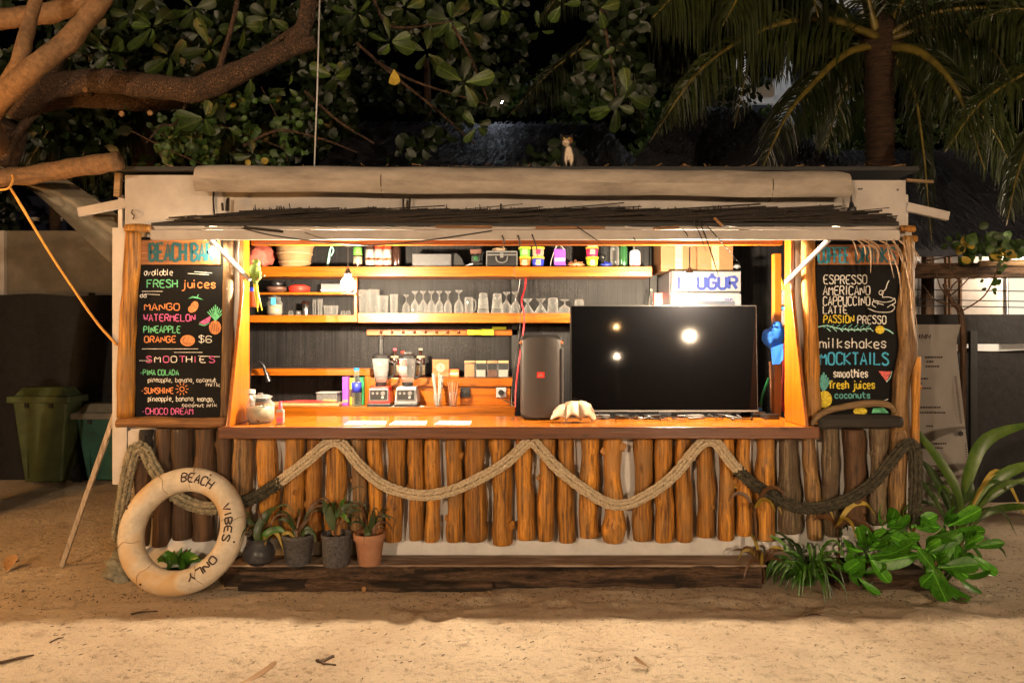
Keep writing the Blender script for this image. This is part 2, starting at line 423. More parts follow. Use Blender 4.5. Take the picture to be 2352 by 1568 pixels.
glass('clear_glass', frost=.04); glass('frosted_glass', frost=.08); glass('bottle_glass', (.80, .95, .84), .06); glass('milky_plastic', frost=.28)
glow('bulb_glow', C_BULB, lamp_strength(P_BULB, .046))
glow('sign_bulb_glow', (1, .78, .5), lamp_strength(P_SIGN, .03))
glow('post_small', C_POST, lamp_strength(160, .03)); glow('post_amber', (1, .55, .2), lamp_strength(110, .04)); glow('post_glow', C_POST, lamp_strength(P_POST, .055))
glow('orange_glow', C_ORANGE, lamp_strength(P_ORANGE, .08))
glow('far_glow', (.85, .92, 1), lamp_strength(150, .10))
glow('side_glow', (1, .78, .55), lamp_strength(230, .07)); glow('porch_glow', (1, .80, .58), lamp_strength(420, .07))
glow('mid_glow', (.8, .88, 1), lamp_strength(9, .04))
glow('lit_window', (1, .88, .62), 1.1)
for nme, c in dict(chalk_white=(.72, .69, .64), chalk_green=(.14, .55, .28), chalk_orange=(.80, .26, .09), chalk_pink=(.62, .12, .34), chalk_blue=(.05, .38, .62), chalk_yellow=(.68, .52, .03),
                   chalk_teal=(.10, .36, .34), chalk_mint=(.35, .72, .62), chalk_red=(.62, .12, .11), sign_teal=(.006, .085, .11), sign_blue=(.03, .28, .42), logo_blue=(.001, .010, .10), logo_red=(.75, .03, .01)).items():
    plain(nme, c, .75, var=.5 if nme.startswith('chalk') else .15, sc_=70)

def sand_material():
    m, t, b = _nodes('sand')
    v = coords(t); a = noiz(t, v, 1.1, 6, .6); f = noiz(t, v, 26, 8, .75); g = noiz(t, v, 160, 3, .7)
    c = ramp(t, a, (.3, (.62, .47, .33)), (.7, (.86, .71, .53)))
    c = mix(t, ramp(t, f, (.33, .85), (.46, 0.)), c, (.26, .17, .10))
    c = mix(t, ramp(t, g, (.30, .9), (.40, 0.)), c, (.16, .10, .06))
    st = noiz(t, coords(t, (.8, 1.8, 1)), 9, 9, .78)
    c = mix(t, ramp(t, st, (.54, 0.), (.66, .7)), c, (.42, .30, .20))
    t.links.new(c, b.inputs['Base Color']); b.inputs['Roughness'].default_value = .95; b.inputs['Specular IOR Level'].default_value = .15
    s = N(t, 'ShaderNodeMath'); s.operation = 'MULTIPLY_ADD'; s.inputs[1].default_value = .35; t.links.new(g, s.inputs[0]); t.links.new(f, s.inputs[2])
    bump(t, b, s.outputs[0], 1, .05)
sand_material()
def wall_material():
    m, t, b = _nodes('black_wall')
    n = noiz(t, coords(t, (60, 60, 1.2)), 1, 4, .7); f = noiz(t, coords(t, (1, 1, 1)), 130, 2, .8); a = noiz(t, coords(t), 1.6, 3)
    c = ramp(t, n, (.35, (.002, .002, .003)), (.7, (.018, .017, .018)))
    sp = mix(t, ramp(t, a, (.45, 0.), (.6, 1.)), (0., 0., 0.), ramp(t, f, (.58, 0.), (.66, .35)))
    c = mix(t, sp, c, (.30, .29, .28))
    t.links.new(c, b.inputs['Base Color']); b.inputs['Roughness'].default_value = .55; b.inputs['Specular IOR Level'].default_value = .22; bump(t, b, n, .5, .006)
wall_material()
def cat_material():
    m, t, b = _nodes('cat_fur')
    tc = t.nodes.new('ShaderNodeTexCoord'); pos = tc.outputs['Object']
    n = noiz(t, pos, 22, 4)
    def blob(c, r, s=(1, 1, 1)):
        sub = N(t, 'ShaderNodeVectorMath', operation='SUBTRACT'); sub.inputs[1].default_value = c; t.links.new(pos, sub.inputs[0])
        mu = N(t, 'ShaderNodeVectorMath', operation='MULTIPLY'); mu.inputs[1].default_value = s; t.links.new(sub.outputs[0], mu.inputs[0])
        ln = N(t, 'ShaderNodeVectorMath', operation='LENGTH'); t.links.new(mu.outputs[0], ln.inputs[0])
        ad = N(t, 'ShaderNodeMath', operation='MULTIPLY_ADD'); ad.inputs[1].default_value = .03; t.links.new(n, ad.inputs[0]); t.links.new(ln.outputs['Value'], ad.inputs[2])
        return ramp(t, ad.outputs[0], (r, 1.), (r + .012, 0.))
    c = mix(t, blob((-.005, -.10, .11), .055, (1.5, 1, .6)), (.010, .009, .010), (.62, .50, .38))
    c = mix(t, blob((-.028, -.12, .200), .038), c, (.62, .50, .38))
    c = mix(t, blob((.012, -.11, .225), .030), c, (.20, .08, .025))
    c = mix(t, blob((-.045, -.12, .232), .022), c, (.012, .01, .01))
    t.links.new(c, b.inputs['Base Color']); b.inputs['Roughness'].default_value = .85; bump(t, b, noiz(t, pos, 150, 3), .6, .004)
cat_material()

# ---------------- single stroke lettering ----------------
G = {k: v.replace(' ', '') for k, v in {
 'A': '022842,1434', 'B': '02082847462505,254443 2202', 'C': '4738180703123243', 'D': '02082846442202', 'E': '480802 42,0535', 'F': '480802,0535',
 'G': '47381807031232434525', 'H': '0208,4248,0545', 'I': '2228', 'J': '3833221203', 'K': '0208,480542', 'L': '080242', 'M': '0208254842', 'N': '02084248',
 'O': '180703123243473818', 'P': '02083847463505', 'R': '02083847463505,2542', 'S': '4738180716354443321203', 'T': '0848,2822', 'U': '080312324348', 'V': '082248',
 'W': '0812263248', 'X': '0248,0842', 'Y': '082548,2522', 'Z': '08480242', 'a': '3526160503122233,3632', 'b': '0802,0516263533221203', 'c': '35261605031222 33',
 'd': '3832,3526160503122233', 'e': '043435261605031232', 'f': '37281712,0626', 'g': '3526160503122233,3631201001', 'h': '0802,0516263532', 'i': '0602,0807',
 'j': '2621100 0,2827', 'k': '0802,360432', 'l': '0802', 'm': '0206,05162522,25364542', 'n': '0206,0516263532', 'o': '160503122233352616', 'p': '0006,0516263533221203',
 'r': '0206,051626', 's': '3526160514243322 1203', 't': '18132232,0636', 'u': '0603122233,3632', 'v': '061236', 'w': '0612243246', 'y': '061333,3600', 'z': '06360232',
 '6': '473818070312324344351504', '$': '4738180716354443321203,2921', ',': '1200', '.': '1213', '*': '1415242514', '-': '1535', "Ğ": '47381807031232434525,193929'}.items()}
NARROW = {'I': 2.2, 'i': 1.2, 'l': 1.2, 'j': 2.4, ',': 1.6, '.': 1.2, 't': 3, 'm': 4, 'w': 4, 'f': 2.6, 'r': 2.4}
def gl_w(ch): return NARROW.get(ch, (4 if ch.isupper() or ch in '6$' else 3))
def strokes(s, smooth=True, gap=1.3):
    out = []; x = 0
    for ch in s:
        if ch == ' ': x += 2.8; continue
        g = G.get(ch)
        if not g: continue
        off = -1.0 if ch == 'I' else 0
        for st in g.split(','):
            P = [(x + off + int(st[i]), int(st[i + 1]) - 2) for i in range(0, len(st) - 1, 2)]
            if smooth and len(P) > 3:
                Q = [P[0]]
                for a, b in zip(P, P[1:]):
                    Q += [(a[0] * .75 + b[0] * .25, a[1] * .75 + b[1] * .25), (a[0] * .25 + b[0] * .75, a[1] * .25 + b[1] * .75)]
                P = Q + [P[-1]]
            out.append(P)
        x += gl_w(ch) + gap
    return out, max(.1, x - gap)
def text_px(mb, s, px0, px1, pbase, ph, Y, wd, jit=.12, smooth=True, tilt=0, gap=1.3):
    """write s between pixel columns px0..px1 on the plane at depth Y"""
    st, W = strokes(s, smooth, gap); k = (px1 - px0) / W
    for P in st:
        jx, jy = random.uniform(-jit, jit), random.uniform(-jit, jit) * 1.5
        yo = Y - random.uniform(0, .002)
        pts = [at(px0 + (x + jx) * k, pbase - (y + jy) * ph / 6 + tilt * (x * k) / (px1 - px0), yo) for x, y in P]
        mb.strip(pts, wd)
    return mb
def line_px(mb, pts, Y, wd, n=6, sp=True):
    Y = Y - random.uniform(0, .002)
    P = [at(x, y, Y) for x, y in pts]
    mb.strip(spline(P, n) if sp and len(P) > 2 else P, wd); return mb
def fill_px(mb, pts, Y):
    Y = Y - random.uniform(0, .002); P = [at(x, y, Y) for x, y in pts]
    return mb.add(P, [tuple(range(len(P)))])
# ---------------- ground ----------------
def axis_pts(lo, hi, n, far):
    c = [lo + (hi - lo) * i / n for i in range(n + 1)]
    return [-far, -far / 3, lo * 2.2] + c + [hi * 2.2 if hi > 2 else 6, far / 3, far]
DIMP = {}
for _ in range(230):
    dx, dy, dr = random.uniform(-3.6, 3.6), random.uniform(-2.3, -.45), random.uniform(.05, .13); dd = random.uniform(.008, .022) * random.choice((1, 1, -.5))
    for ix in range(int((dx - .3) * 4) - 1, int((dx + .3) * 4) + 2):
        for iy in range(int((dy - .3) * 4) - 1, int((dy + .3) * 4) + 2): DIMP.setdefault((ix, iy), []).append((dx, dy, dr, dd))
def ground_h(x, y):
    dim = 0
    for dx, dy, dr, dd in DIMP.get((int(x * 4), int(y * 4)), ()):
        r2 = ((x - dx) ** 2 + ((y - dy) * 1.3) ** 2) / (dr * dr)
        if r2 < 4: dim += dd * (-math.exp(-r2 * 1.6) + .45 * math.exp(-(math.sqrt(r2) - 1.25) ** 2 * 9))
    return dim + _gh(x, y)
def _gh(x, y):
    q = noise.noise(Vector((x * .9, y * .9, 0))) * .022 + noise.noise(Vector((x * 3.1, y * 4.2, 5))) * .012 + noise.noise(Vector((x * 8, y * 11, 9))) * .007
    if abs(x) < 2.6: q += math.exp(-((y + .35) / .07) ** 2) * max(0, .022 + .05 * noise.noise(Vector((x * 2.3, 4, 1))) + .02 * noise.noise(Vector((x * 9, 2, 1))))
    if y > 2.5 or abs(x) > 7: q *= .3
    if -.5 < y < 1.7 and abs(x) < 3: q = q * .3 - .006
    return q
def build_ground():
    xs = axis_pts(-4.6, 4.6, 340, 60); ys = [-40, -15, -7, -4.2, -3.5, -2.9] + [-2.4 + 2.4 * i / 130 for i in range(130)] + [3.5 * i / 70 for i in range(71)] + [6, 14, 40, 60]
    mb = MB(); nx = len(xs)
    vs = [Vector((x, y, ground_h(x, y))) for y in ys for x in xs]
    fs = [(j * nx + i, j * nx + i + 1, (j + 1) * nx + i + 1, (j + 1) * nx + i) for j in range(len(ys) - 1) for i in range(nx - 1)]
    mb.add(vs, fs); tag(mb.build('sand_ground', MT['sand'], smooth=True, origin=(0, 0, 0)), kind='structure')
build_ground()

# ---------------- the bar hut ----------------
hut = thing('beach_bar_hut', 'long white wooden beach bar hut with orange log front, open serving hatch and thatched awning', 'bar hut', (0, 0, 0))
XL, XR = -2.74, 2.755           # outer ends of the front wall
JL, JR = -1.83, 1.90            # hatch jambs
def part(name, mat, parent=None, **k): return lambda mb: mb.build(name, MT[mat], parent or hut, **k)
def hbox(name, mat, *b, bevel=.003, parent=None, label=None): return MB().box(*b).build(name, MT[mat], parent or hut, bevel=bevel, label=label)
# white wall boards
hbox('wall_panel', 'plaster', -2.63, 2.70, 0, .04, .115, 1.0)
hbox('wall_panel', 'white_paint', XL, JL - .03, .004, .044, 1.003, 2.36)
hbox('wall_panel', 'white_paint', JR + .03, XR, .004, .044, 1.003, 2.40)
hbox('corner_board', 'white_paint', XL, XL + .10, -.022, 0, .62, 2.38)
hbox('corner_board', 'white_paint', XL + .105, XL + .28, -.018, -.002, .33, .99)
hbox('corner_board', 'white_paint', XR - .055, XR + .002, -.03, 0, .9, 2.28)
hbox('side_wall', 'white_paint', XL, XL + .03, .046, 1.55, .02, 2.62)
hbox('side_wall', 'white_paint', XR - .03, XR, .046, 1.55, .02, 2.62)
# sand washed against the wall foot on the left, a pale cloth sheet
mb = MB(); pts = []
for i in range(13):
    px = 335 + i * 17; top = 1262 - 30 * math.sin(i / 12 * math.pi) ** .7 + random.uniform(-3, 3)
    pts.append((px, top))
vs = [at(x, y, -.05) for x, y in pts] + [at(x, 1302, -.20) for x, y in pts]
mb.add(vs, [(i, i + 1, 14 + i, 13 + i) for i in range(12)])
mb.build('skirting_sheet', MT['plaster'], hut, smooth=True)
# fascia
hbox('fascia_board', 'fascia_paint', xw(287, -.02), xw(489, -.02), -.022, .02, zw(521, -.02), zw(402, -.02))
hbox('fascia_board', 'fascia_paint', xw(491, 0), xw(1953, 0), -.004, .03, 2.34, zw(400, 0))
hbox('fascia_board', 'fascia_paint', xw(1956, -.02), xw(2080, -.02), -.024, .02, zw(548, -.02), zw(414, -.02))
hbox('roof', 'black_matte', XL - .02, XR + .02, -.05, 1.62, zw(398, 0) + .006, zw(398, 0) + .035)
# inside
hbox('back_wall', 'black_wall', -2.68, 2.70, 1.42, 1.46, .03, 2.60)
hbox('ceiling', 'black_matte', -2.70, 2.72, .05, 1.415, 2.60, 2.63)
hbox('inner_wall', 'black_wall', -2.60, -2.57, .05, 1.415, .03, 2.59)
hbox('inner_wall', 'black_wall', 2.42, 2.45, .05, 1.415, .03, 2.59)
hbox('floor', 'timber_rot', -2.6, 2.6, .05, 1.41, .02, .10)
for px in (1183, 1500): hbox('wall_batten', 'black_matte', xw(px - 8, 1.4), xw(px + 8, 1.4), 1.385, 1.418, 1.1, 2.59)
hbox('header_beam', 'pine', JL - .0, JR + .0, .08, .13, zw(563, .1), 2.40)
hbox('header_beam', 'pine', JL - .2, JR + .2, -.03, -.006, 2.315, 2.36)
# jambs: tapering boards that lean out over the counter
for s, X, x1 in ((-1, JL, JL - .022), (1, JR, JR + .022)):
    mb = MB()
    P = [(.06, 1.05), (.06, 2.335), (-.05, 2.335), (-.045, 1.95), (-.28, 1.05)]
    vs = [Vector((X, y, z)) for y, z in P] + [Vector((x1, y, z)) for y, z in P]
    n = len(P)
    mb.add(vs, [tuple(range(n)), tuple(range(2 * n - 1, n - 1, -1))] + [(i, i + n, (i + 1) % n + n, (i + 1) % n) for i in range(n)])
    mb.build('jamb_board', MT['pine_up'], hut, bevel=.002)
hbox('jamb_trim', 'white_paint', JL - .075, JL - .030, -.04, -.002, 1.05, 2.30)
hbox('jamb_trim', 'white_paint', JR + .032, JR + .09, -.04, -.002, 1.05, 2.30)
hbox('corner_block', 'pine_up', JL + .0, JL + .045, .064, .12, 1.84, 1.95)
# counter
CZ = 1.0475
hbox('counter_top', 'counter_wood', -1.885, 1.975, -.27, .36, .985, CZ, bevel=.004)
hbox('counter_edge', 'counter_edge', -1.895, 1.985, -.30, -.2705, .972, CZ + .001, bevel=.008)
hbox('counter_apron', 'black_matte', -1.80, 1.88, .34, .36, .12, .98)
# back counter and its ledges
BZ = 1.06
hbox('work_top', 'pine', -2.56, xw(1185, .95), .95, 1.415, BZ - .03, BZ)
hbox('work_top_edge', 'pine', -2.56, xw(1183, .94), .925, .949, BZ - .16, BZ + .003)
hbox('work_top_panel', 'black_matte', -2.56, xw(1183, .97), .97, .99, .10, BZ - .031)
zt, zb = zw(868, 1.1), zw(887, 1.1)
hbox('ledge', 'pine', xw(850, 1.1), xw(1178, 1.1), 1.10, 1.415, zb, zt)
hbox('ledge_front', 'pine', xw(853, 1.12), xw(1172, 1.12), 1.125, 1.15, BZ + .001, zb - .001)
hbox('raised_shelf', 'pine', xw(572, 1.15), xw(850, 1.15), 1.15, 1.415, zw(862, 1.15), zw(847, 1.15))
hbox('raised_shelf_leg', 'pine_up', xw(838, 1.16), xw(851, 1.16), 1.16, 1.24, BZ + .001, zw(862, 1.15) - .001)
# wall shelves
S1, S2, S3, S2L = zw(612, 1.12), zw(719, 1.12), zw(671, 1.16), zw(723.5, 1.12)
hbox('shelf', 'pine', xw(567, 1.12), xw(1181, 1.12), 1.12, 1.415, zw(635, 1.12), S1)
hbox('shelf', 'pine', xw(1182, 1.12), xw(1498, 1.12), 1.12, 1.415, zw(635, 1.12), S1)
hbox('shelf', 'pine', xw(573, 1.13), xw(820, 1.13), 1.13, 1.415, zw(740, 1.12), S2L)
hbox('shelf', 'pine', xw(821, 1.12), xw(1520, 1.12), 1.12, 1.415, zw(741, 1.12), S2)
hbox('shelf', 'pine', xw(573, 1.16), xw(818, 1.16), 1.16, 1.415, zw(676.5, 1.16), S3)
hbox('shelf_upright', 'pine_up', xw(813, 1.2), xw(820, 1.2), 1.2, 1.24, S2L + .001, zw(635, 1.12) - .001)
# vertical post on the counter's right, with little shelf for bottles
hbox('inner_post', 'pine_up', xw(1779, .38), xw(1795, .38), .38, .44, CZ + .001, zw(582, .38))
hbox('bottle_shelf', 'pine', xw(1788, .95), xw(1815, .95), .90, 1.05, zw(750, .95), zw(746, .95))

# ---------------- logs on the front ----------------
def log(x0t, x1t, x0b, x1b, yt, yb, mat, Y=-.055, knot=None, flat=.8, name='log'):
    d = Y - CAMY
    n = 24; pts = []; rad = []; ph = random.uniform(0, 9)
    for i in range(n):
        t = i / (n - 1); a = x0t + (x0b - x0t) * t; b = x1t + (x1b - x1t) * t
        c = (a + b) / 2 + 3.2 * math.sin(t * 3.3 + ph) * math.sin(math.pi * t); wdt = (b - a) / 2 * (1 + .05 * math.sin(t * 7 + ph * 2) + .03 * math.sin(t * 17 + ph))
        if knot and abs(t - knot[0]) < knot[2]: wdt *= 1 + knot[1] * (1 - abs(t - knot[0]) / knot[2])
        pts.append(at(c, yt + (yb - yt) * t, Y)); rad.append(wdt * d / F)
    rad = [r * 1.03 for r in rad]
    pts = [pts[0] + Vector((0, 0, .004))] + pts + [pts[-1] - Vector((0, 0, .008))]; rad = [rad[0] * .93] + rad + [rad[-1] * .90]
    mb = MB().tube(pts, rad, 18, wob=.15, wf=8, flat=flat)
    for q in range(random.choice((0, 1, 1, 2))):   # stubs of cut side branches
        i = random.randint(3, n - 4); sg = random.choice((-1, 1, .3)); mb.ball(pts[i] + Vector((sg * rad[i] * .82, -rad[i] * (.3 if abs(sg) == 1 else .62), 0)), rad[i] * .34, rad[i] * .34, rad[i] * .42, 9, 6, wob=.5)
    o = mb.build(name, MT[mat], hut, smooth='auto')
    return o
TOP = 1004
L = [  # x0 top, x1 top, x0 bottom, x1 bottom, y top, y bottom, material
 (536, 582, 534, 580, TOP, 1222, 'log_brown'), (590, 636, 594, 640, TOP, 1231, 'log_orange'), (654, 700, 652, 698, TOP, 1236, 'log_orange'),
 (704, 738, 706, 742, TOP, 1238, 'log_orange'), (747, 796, 750, 800, TOP, 1240, 'log_orange'), (806, 838, 806, 838, TOP, 1231, 'log_brown'),
 (843, 878, 844, 879, TOP, 1229, 'log_orange'), (890, 932, 885, 925, TOP, 1239, 'log_orange'), (935, 972, 939, 973, TOP, 1236, 'log_orange'),
 (975, 1011, 973, 1012, TOP, 1239, 'log_orange'), (1022, 1060, 1024, 1064, TOP, 1239, 'log_orange'), (1066, 1118, 1066, 1121, TOP, 1237, 'log_orange'),
 (1123, 1172, 1130, 1179, TOP, 1246, 'log_orange'), (1182, 1226, 1188, 1231, TOP, 1234, 'log_orange'), (1236, 1276, 1234, 1274, TOP, 1237, 'log_orange'),
 (1279, 1322, 1281, 1325, TOP, 1240, 'log_orange'), (1329, 1378, 1329, 1378, TOP, 1229, 'log_orange'), (1385, 1432, 1385, 1434, TOP, 1240, 'log_orange'),
 (1453, 1500, 1451, 1498, TOP, 1236, 'log_orange'), (1502, 1547, 1502, 1549, TOP, 1239, 'log_orange'), (1549, 1590, 1551, 1592, TOP, 1239, 'log_orange'),
 (1598, 1638, 1596, 1644, TOP, 1228, 'log_orange'), (1648, 1686, 1646, 1688, TOP, 1235, 'log_orange'), (1690, 1726, 1689, 1729, TOP, 1225, 'log_orange'),
 (1734, 1782, 1733, 1784, TOP, 1235, 'log_orange'), (1787, 1832, 1784, 1842, TOP, 1219, 'log_grey'), (1838, 1874, 1852, 1889, TOP, 1235, 'log_brown'),
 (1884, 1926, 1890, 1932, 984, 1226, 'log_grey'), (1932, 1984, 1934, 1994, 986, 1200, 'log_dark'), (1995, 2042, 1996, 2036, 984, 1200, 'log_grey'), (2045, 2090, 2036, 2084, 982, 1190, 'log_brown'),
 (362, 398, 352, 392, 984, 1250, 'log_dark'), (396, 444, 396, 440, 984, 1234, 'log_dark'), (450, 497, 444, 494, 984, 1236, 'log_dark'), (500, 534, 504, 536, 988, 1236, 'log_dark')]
knots = {17: (.86, .22, .13), 16: (.45, .10, .1), 12: (.06, .12, .1), 10: (.93, .12, .1), 30: (.1, .2, .1), 25: (.9, .06, .1)}
for i, a in enumerate(L): log(*a, Y=-.055 - .012 * (i % 3), knot=knots.get(i))
# the short burnt stump end at far left and slanted logs
log(322, 352, 318, 350, 988, 1040, 'burnt_wood', Y=-.09); log(308, 350, 318, 342, 1030, 1250, 'log_dark', Y=-.08)
log(2092, 2114, 2086, 2104, 820, 1215, 'log_orange', Y=-.06, knot=(.03, .25, .1))
# log frames round the two menu boards
def rail(pts, rad, mat, Y, name='frame_log', seg=14, wob=.14):
    P = spline([at(x, y, Y) for x, y in pts], 7)
    return MB().tube(P, rad, seg, wob=wob, wf=8, flat=.85).build(name, MT[mat], hut, smooth=True)
k = 4.65 / F
rail([(308, 533), (304, 600), (298, 680), (293, 760), (290, 860), (289, 958)], [17 * k, 18 * k, 17 * k, 18 * k, 19 * k, 19 * k], 'log_orange', -.07)
rail([(526, 552), (524, 700), (522, 850), (520, 962)], [12 * k, 13 * k, 13 * k, 14 * k], 'log_brown', -.06)
rail([(270, 971), (350, 968), (430, 971), (521, 969)], [11 * k, 13 * k, 12 * k, 13 * k], 'log_side', -.12)
rail([(289, 524), (318, 523), (346, 525)], 10 * k, 'log_orange', -.09)
rail([(1857, 554), (1856, 640), (1862, 760), (1865, 880), (1868, 972)], [17 * k, 18 * k, 19 * k, 20 * k, 21 * k], 'log_orange', -.07)
rail([(2087, 545), (2084, 640), (2078, 720), (2086, 800), (2068, 880), (2066, 985)], [14 * k, 16 * k, 19 * k, 23 * k, 20 * k, 20 * k], 'log_brown', -.07)
rail([(2070, 524), (2100, 526)], 8 * k, 'log_orange', -.09)
rail([(2078, 548), (2104, 548)], 8 * k, 'log_orange', -.08)
rail([(1876, 970), (1960, 966), (2068, 968)], [17 * k, 16 * k, 15 * k], 'burnt_wood', -.11)
rail([(1862, 975), (1890, 948), (1940, 934), (2000, 926), (2040, 930), (2056, 946)], [6 * k, 8 * k, 8 * k, 9 * k, 7 * k, 4 * k], 'drift_wood', -.16, 'branch', 10)
# white rafters poking out at the top corners, small end block
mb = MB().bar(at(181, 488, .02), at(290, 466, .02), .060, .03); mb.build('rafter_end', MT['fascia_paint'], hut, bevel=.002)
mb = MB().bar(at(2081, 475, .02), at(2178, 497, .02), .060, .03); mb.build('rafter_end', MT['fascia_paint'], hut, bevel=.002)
mb = MB().bar(at(273, 398, .0), at(270, 452, .0), .04, .03); mb.build('end_block', MT['drift_wood'], hut)
mb = MB().bar(at(2080, 414, .02), at(2142, 418, .02), .014, .03); mb.build('roof_batten', MT['drift_wood'], hut)

# ---------------- awning ----------------
AY = -.45
ax0, ax1 = xw(345, AY), xw(2067, AY)
zf0, zf1 = zw(550, AY), zw(528, AY)
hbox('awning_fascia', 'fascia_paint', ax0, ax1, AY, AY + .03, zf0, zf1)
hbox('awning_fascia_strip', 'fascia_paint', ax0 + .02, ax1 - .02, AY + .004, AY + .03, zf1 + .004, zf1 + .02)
mb = MB(); zb_, zf_ = 2.452, zf1 + .025
mb.add([(ax0, AY + .01, zf_), (ax1, AY + .01, zf_), (ax1 - .1, -.006, zb_), (ax0 + .3, -.006, zb_), (ax0, AY + .01, zf_ + .02), (ax1, AY + .01, zf_ + .02), (ax1 - .1, -.006, zb_ + .02), (ax0 + .3, -.006, zb_ + .02)],
       [(0, 1, 2, 3), (4, 7, 6, 5), (0, 4, 5, 1), (1, 5, 6, 2), (2, 6, 7, 3), (3, 7, 4, 0)])
mb.build('awning_deck', MT['black_matte'], hut)
mb = MB()
for i in range(1500):
    t = random.random() ** .9; y = AY + .0 + (-.02 - AY) * t; z = zf_ + .02 + (zb_ - zf_) * t + random.uniform(0, .022)
    lo = ax0 + .42 * t ** 1.5; hi = ax1 - .25 * t * t
    x = random.uniform(lo, hi); l = random.uniform(.15, .9); a = random.gauss(0, .035)
    x2 = min(max(x + l, lo), hi)
    if x2 - x < .08: continue
    mb.bar((x, y, z), (x2, y + random.uniform(-.01, .01), z + a * (x2 - x)), random.uniform(.004, .012), .006)
for i in range(700):
    x = random.uniform(ax0 + .45, ax1 - .25); l = abs(random.gauss(0, .02)) + .006
    mb.bar((x, -.03, zb_ + .015), (x + random.gauss(0, .012), -.045, zb_ + .02 + l), .006, .003)
for px, h in ((520, 22), (524, 24), (927, 22), (940, 24), (1150, 10), (1955, 12), (512, 12)):
    mb.bar(at(px, 484, -.06), at(px + random.uniform(-3, 3), 478 - h, -.06), .014, .008)
th = mb.build('thatch', MT['thatch'], hut, kind='stuff')
for (a, b) in (((560, 522), (650, 532)), ((1000, 520), (1130, 521)), ((1230, 523), (1390, 522)), ((1500, 525), (1560, 521)), ((1660, 520), (1640, 500))):
    MB().bar(at(*a, AY - .012), at(*b, AY - .012), .016, .006).build('thatch_stalk', MT['log_side' if a[0] > 600 else 'thatch'], hut)
# underside rafters of the awning
for i in range(7):
    x = ax0 + .3 + i * (ax1 - ax0 - .6) / 6
    MB().bar((x, AY + .035, zf1 - .015), (x, -.03, 2.46), .03, .03, up=(1, 0, 0)).build('awning_rafter', MT['white_paint'], hut)
# dark strands hanging from the thatch
for a, b, wd in (((1153, 540), (1157, 566), .010), ((1190, 540), (1192, 572), .011), ((1222, 538), (1236, 592), .010), ((1325, 520), (1384, 560), .008), ((1590, 500), (1622, 578), .008),
                 ((1604, 500), (1652, 640), .010), ((1618, 512), (1700, 606), .008), ((1455, 545), (1458, 556), .008), ((1568, 525), (1580, 545), .008), ((700, 534), (760, 552), .005)):
    p = spline([at(*a, AY - .02), (at(*a, AY - .02) + at(*b, AY - .03)) / 2 + Vector((.008, 0, -.006)), at(*b, AY - .03)], 5)
    MB().tube(p, [wd / 2, wd / 2.2, wd / 2.4, .001], 5).build('hanging_strand', MT['thatch'], hut)
# black cable sagging along the awning
MB().tube(spline([at(555, 524, AY - .01), at(640, 543, AY - .01), at(790, 560, AY - .01), at(880, 562, AY - .01), at(980, 552, AY - .01), at(1130, 530, AY - .01)], 8), .004, 6).build('cable', MT['black_plastic'], hut)
# pale palm fringe at the right corner
fr = [((2010, 551), (2028, 590)), ((2034, 551), (2040, 628)), ((2040, 556), (2056, 606)), ((2026, 548), (2066, 580)), ((2062, 551), (2080, 640)), ((2070, 551), (2098, 614)), ((2052, 552), (2083, 575)), ((2064, 560), (2096, 700)),
      ((2086, 551), (2098, 660)), ((2090, 551), (2106, 700)), ((2094, 556), (2112, 760)), ((2080, 551), (2092, 590)), ((2100, 574), (2118, 600)), ((2090, 553), (2102, 730)), ((2098, 560), (2104, 625)), ((1998, 552), (2010, 586)),
      ((2072, 548), (2112, 640)), ((2088, 600), (2120, 770)), ((2096, 620), (2108, 780)), ((2014, 549), (2050, 572))]
for i, (a, b) in enumerate(fr):
    sh = 40 - max(0, a[0] - 2040) * .62; a = (a[0] - sh, a[1]); b = (b[0] - sh, b[1])
    q = (at(*a, AY - .01) + at(*b, AY - .02)) / 2 + Vector((random.uniform(-.01, .03), 0, .01))
    MB().tube(spline([at(*a, AY - .01), q, at(*b, AY - .03)], 6), [.006, .009, .007, .001], 5, flat=.4).build('dry_leaflet', MT['straw'], hut)
# white struts holding the awning
for a, b, YA, YB in (((482, 549), (573, 642), AY + .02, -.03), ((1903, 551), (1806, 648), AY + .02, -.03)):
    MB().tube([at(*a, YA), at(*b, YB)], .0165, 12).build('awning_strut', MT['white_plastic'], hut, smooth='auto')
MB().tube([at(568, 640, -.04), at(608, 633, -.06)], .008, 8).build('perch', MT['drift_wood'], hut)
# rolled up canvas above
cr = thing('canvas_roll', 'long rolled up beige canvas blind along the top of the hut', 'canvas blind', (at(455, 440, -.11)))
a, b = at(457, 409, -.11), at(1944, 424, -.11)
n = 60; pts = [a.lerp(b, i / n) for i in range(n + 1)]
MB().tube(pts, [.078] + [.085 + .003 * math.sin(i * .7) for i in range(n - 1)] + [.074], 24, wob=.02, wf=2).build('roll', MT['canvas'], cr, smooth='auto')
vs = []; fs = []
for i in range(n + 1):
    p = pts[i]; vs += [p + Vector((0, -.084, -.02)), p + Vector((0, -.082, -.07)), p + Vector((0, -.055, -.100 - .004 * math.sin(i * .4)))]
for i in range(n):
    for j in range(2): fs.append((i * 3 + j, i * 3 + 3 + j, i * 3 + 4 + j, i * 3 + 1 + j))
for px in (880, 1765): MB().tube([p + Vector((0, 0, 0)) for p in [at(px, 388 + (px - 457) * .0101, -.11) + Vector((0, -.0887 * math.sin(R(q)), .0887 * (math.cos(R(q)) - 1) + .0)) for q in range(0, 181, 15)]], .0035, 5).build('tie_cord', MT['log_dark'], cr)
mb = MB(); mb.add(vs, fs); mb.build('loose_flap', MT['canvas'], cr, smooth=True)
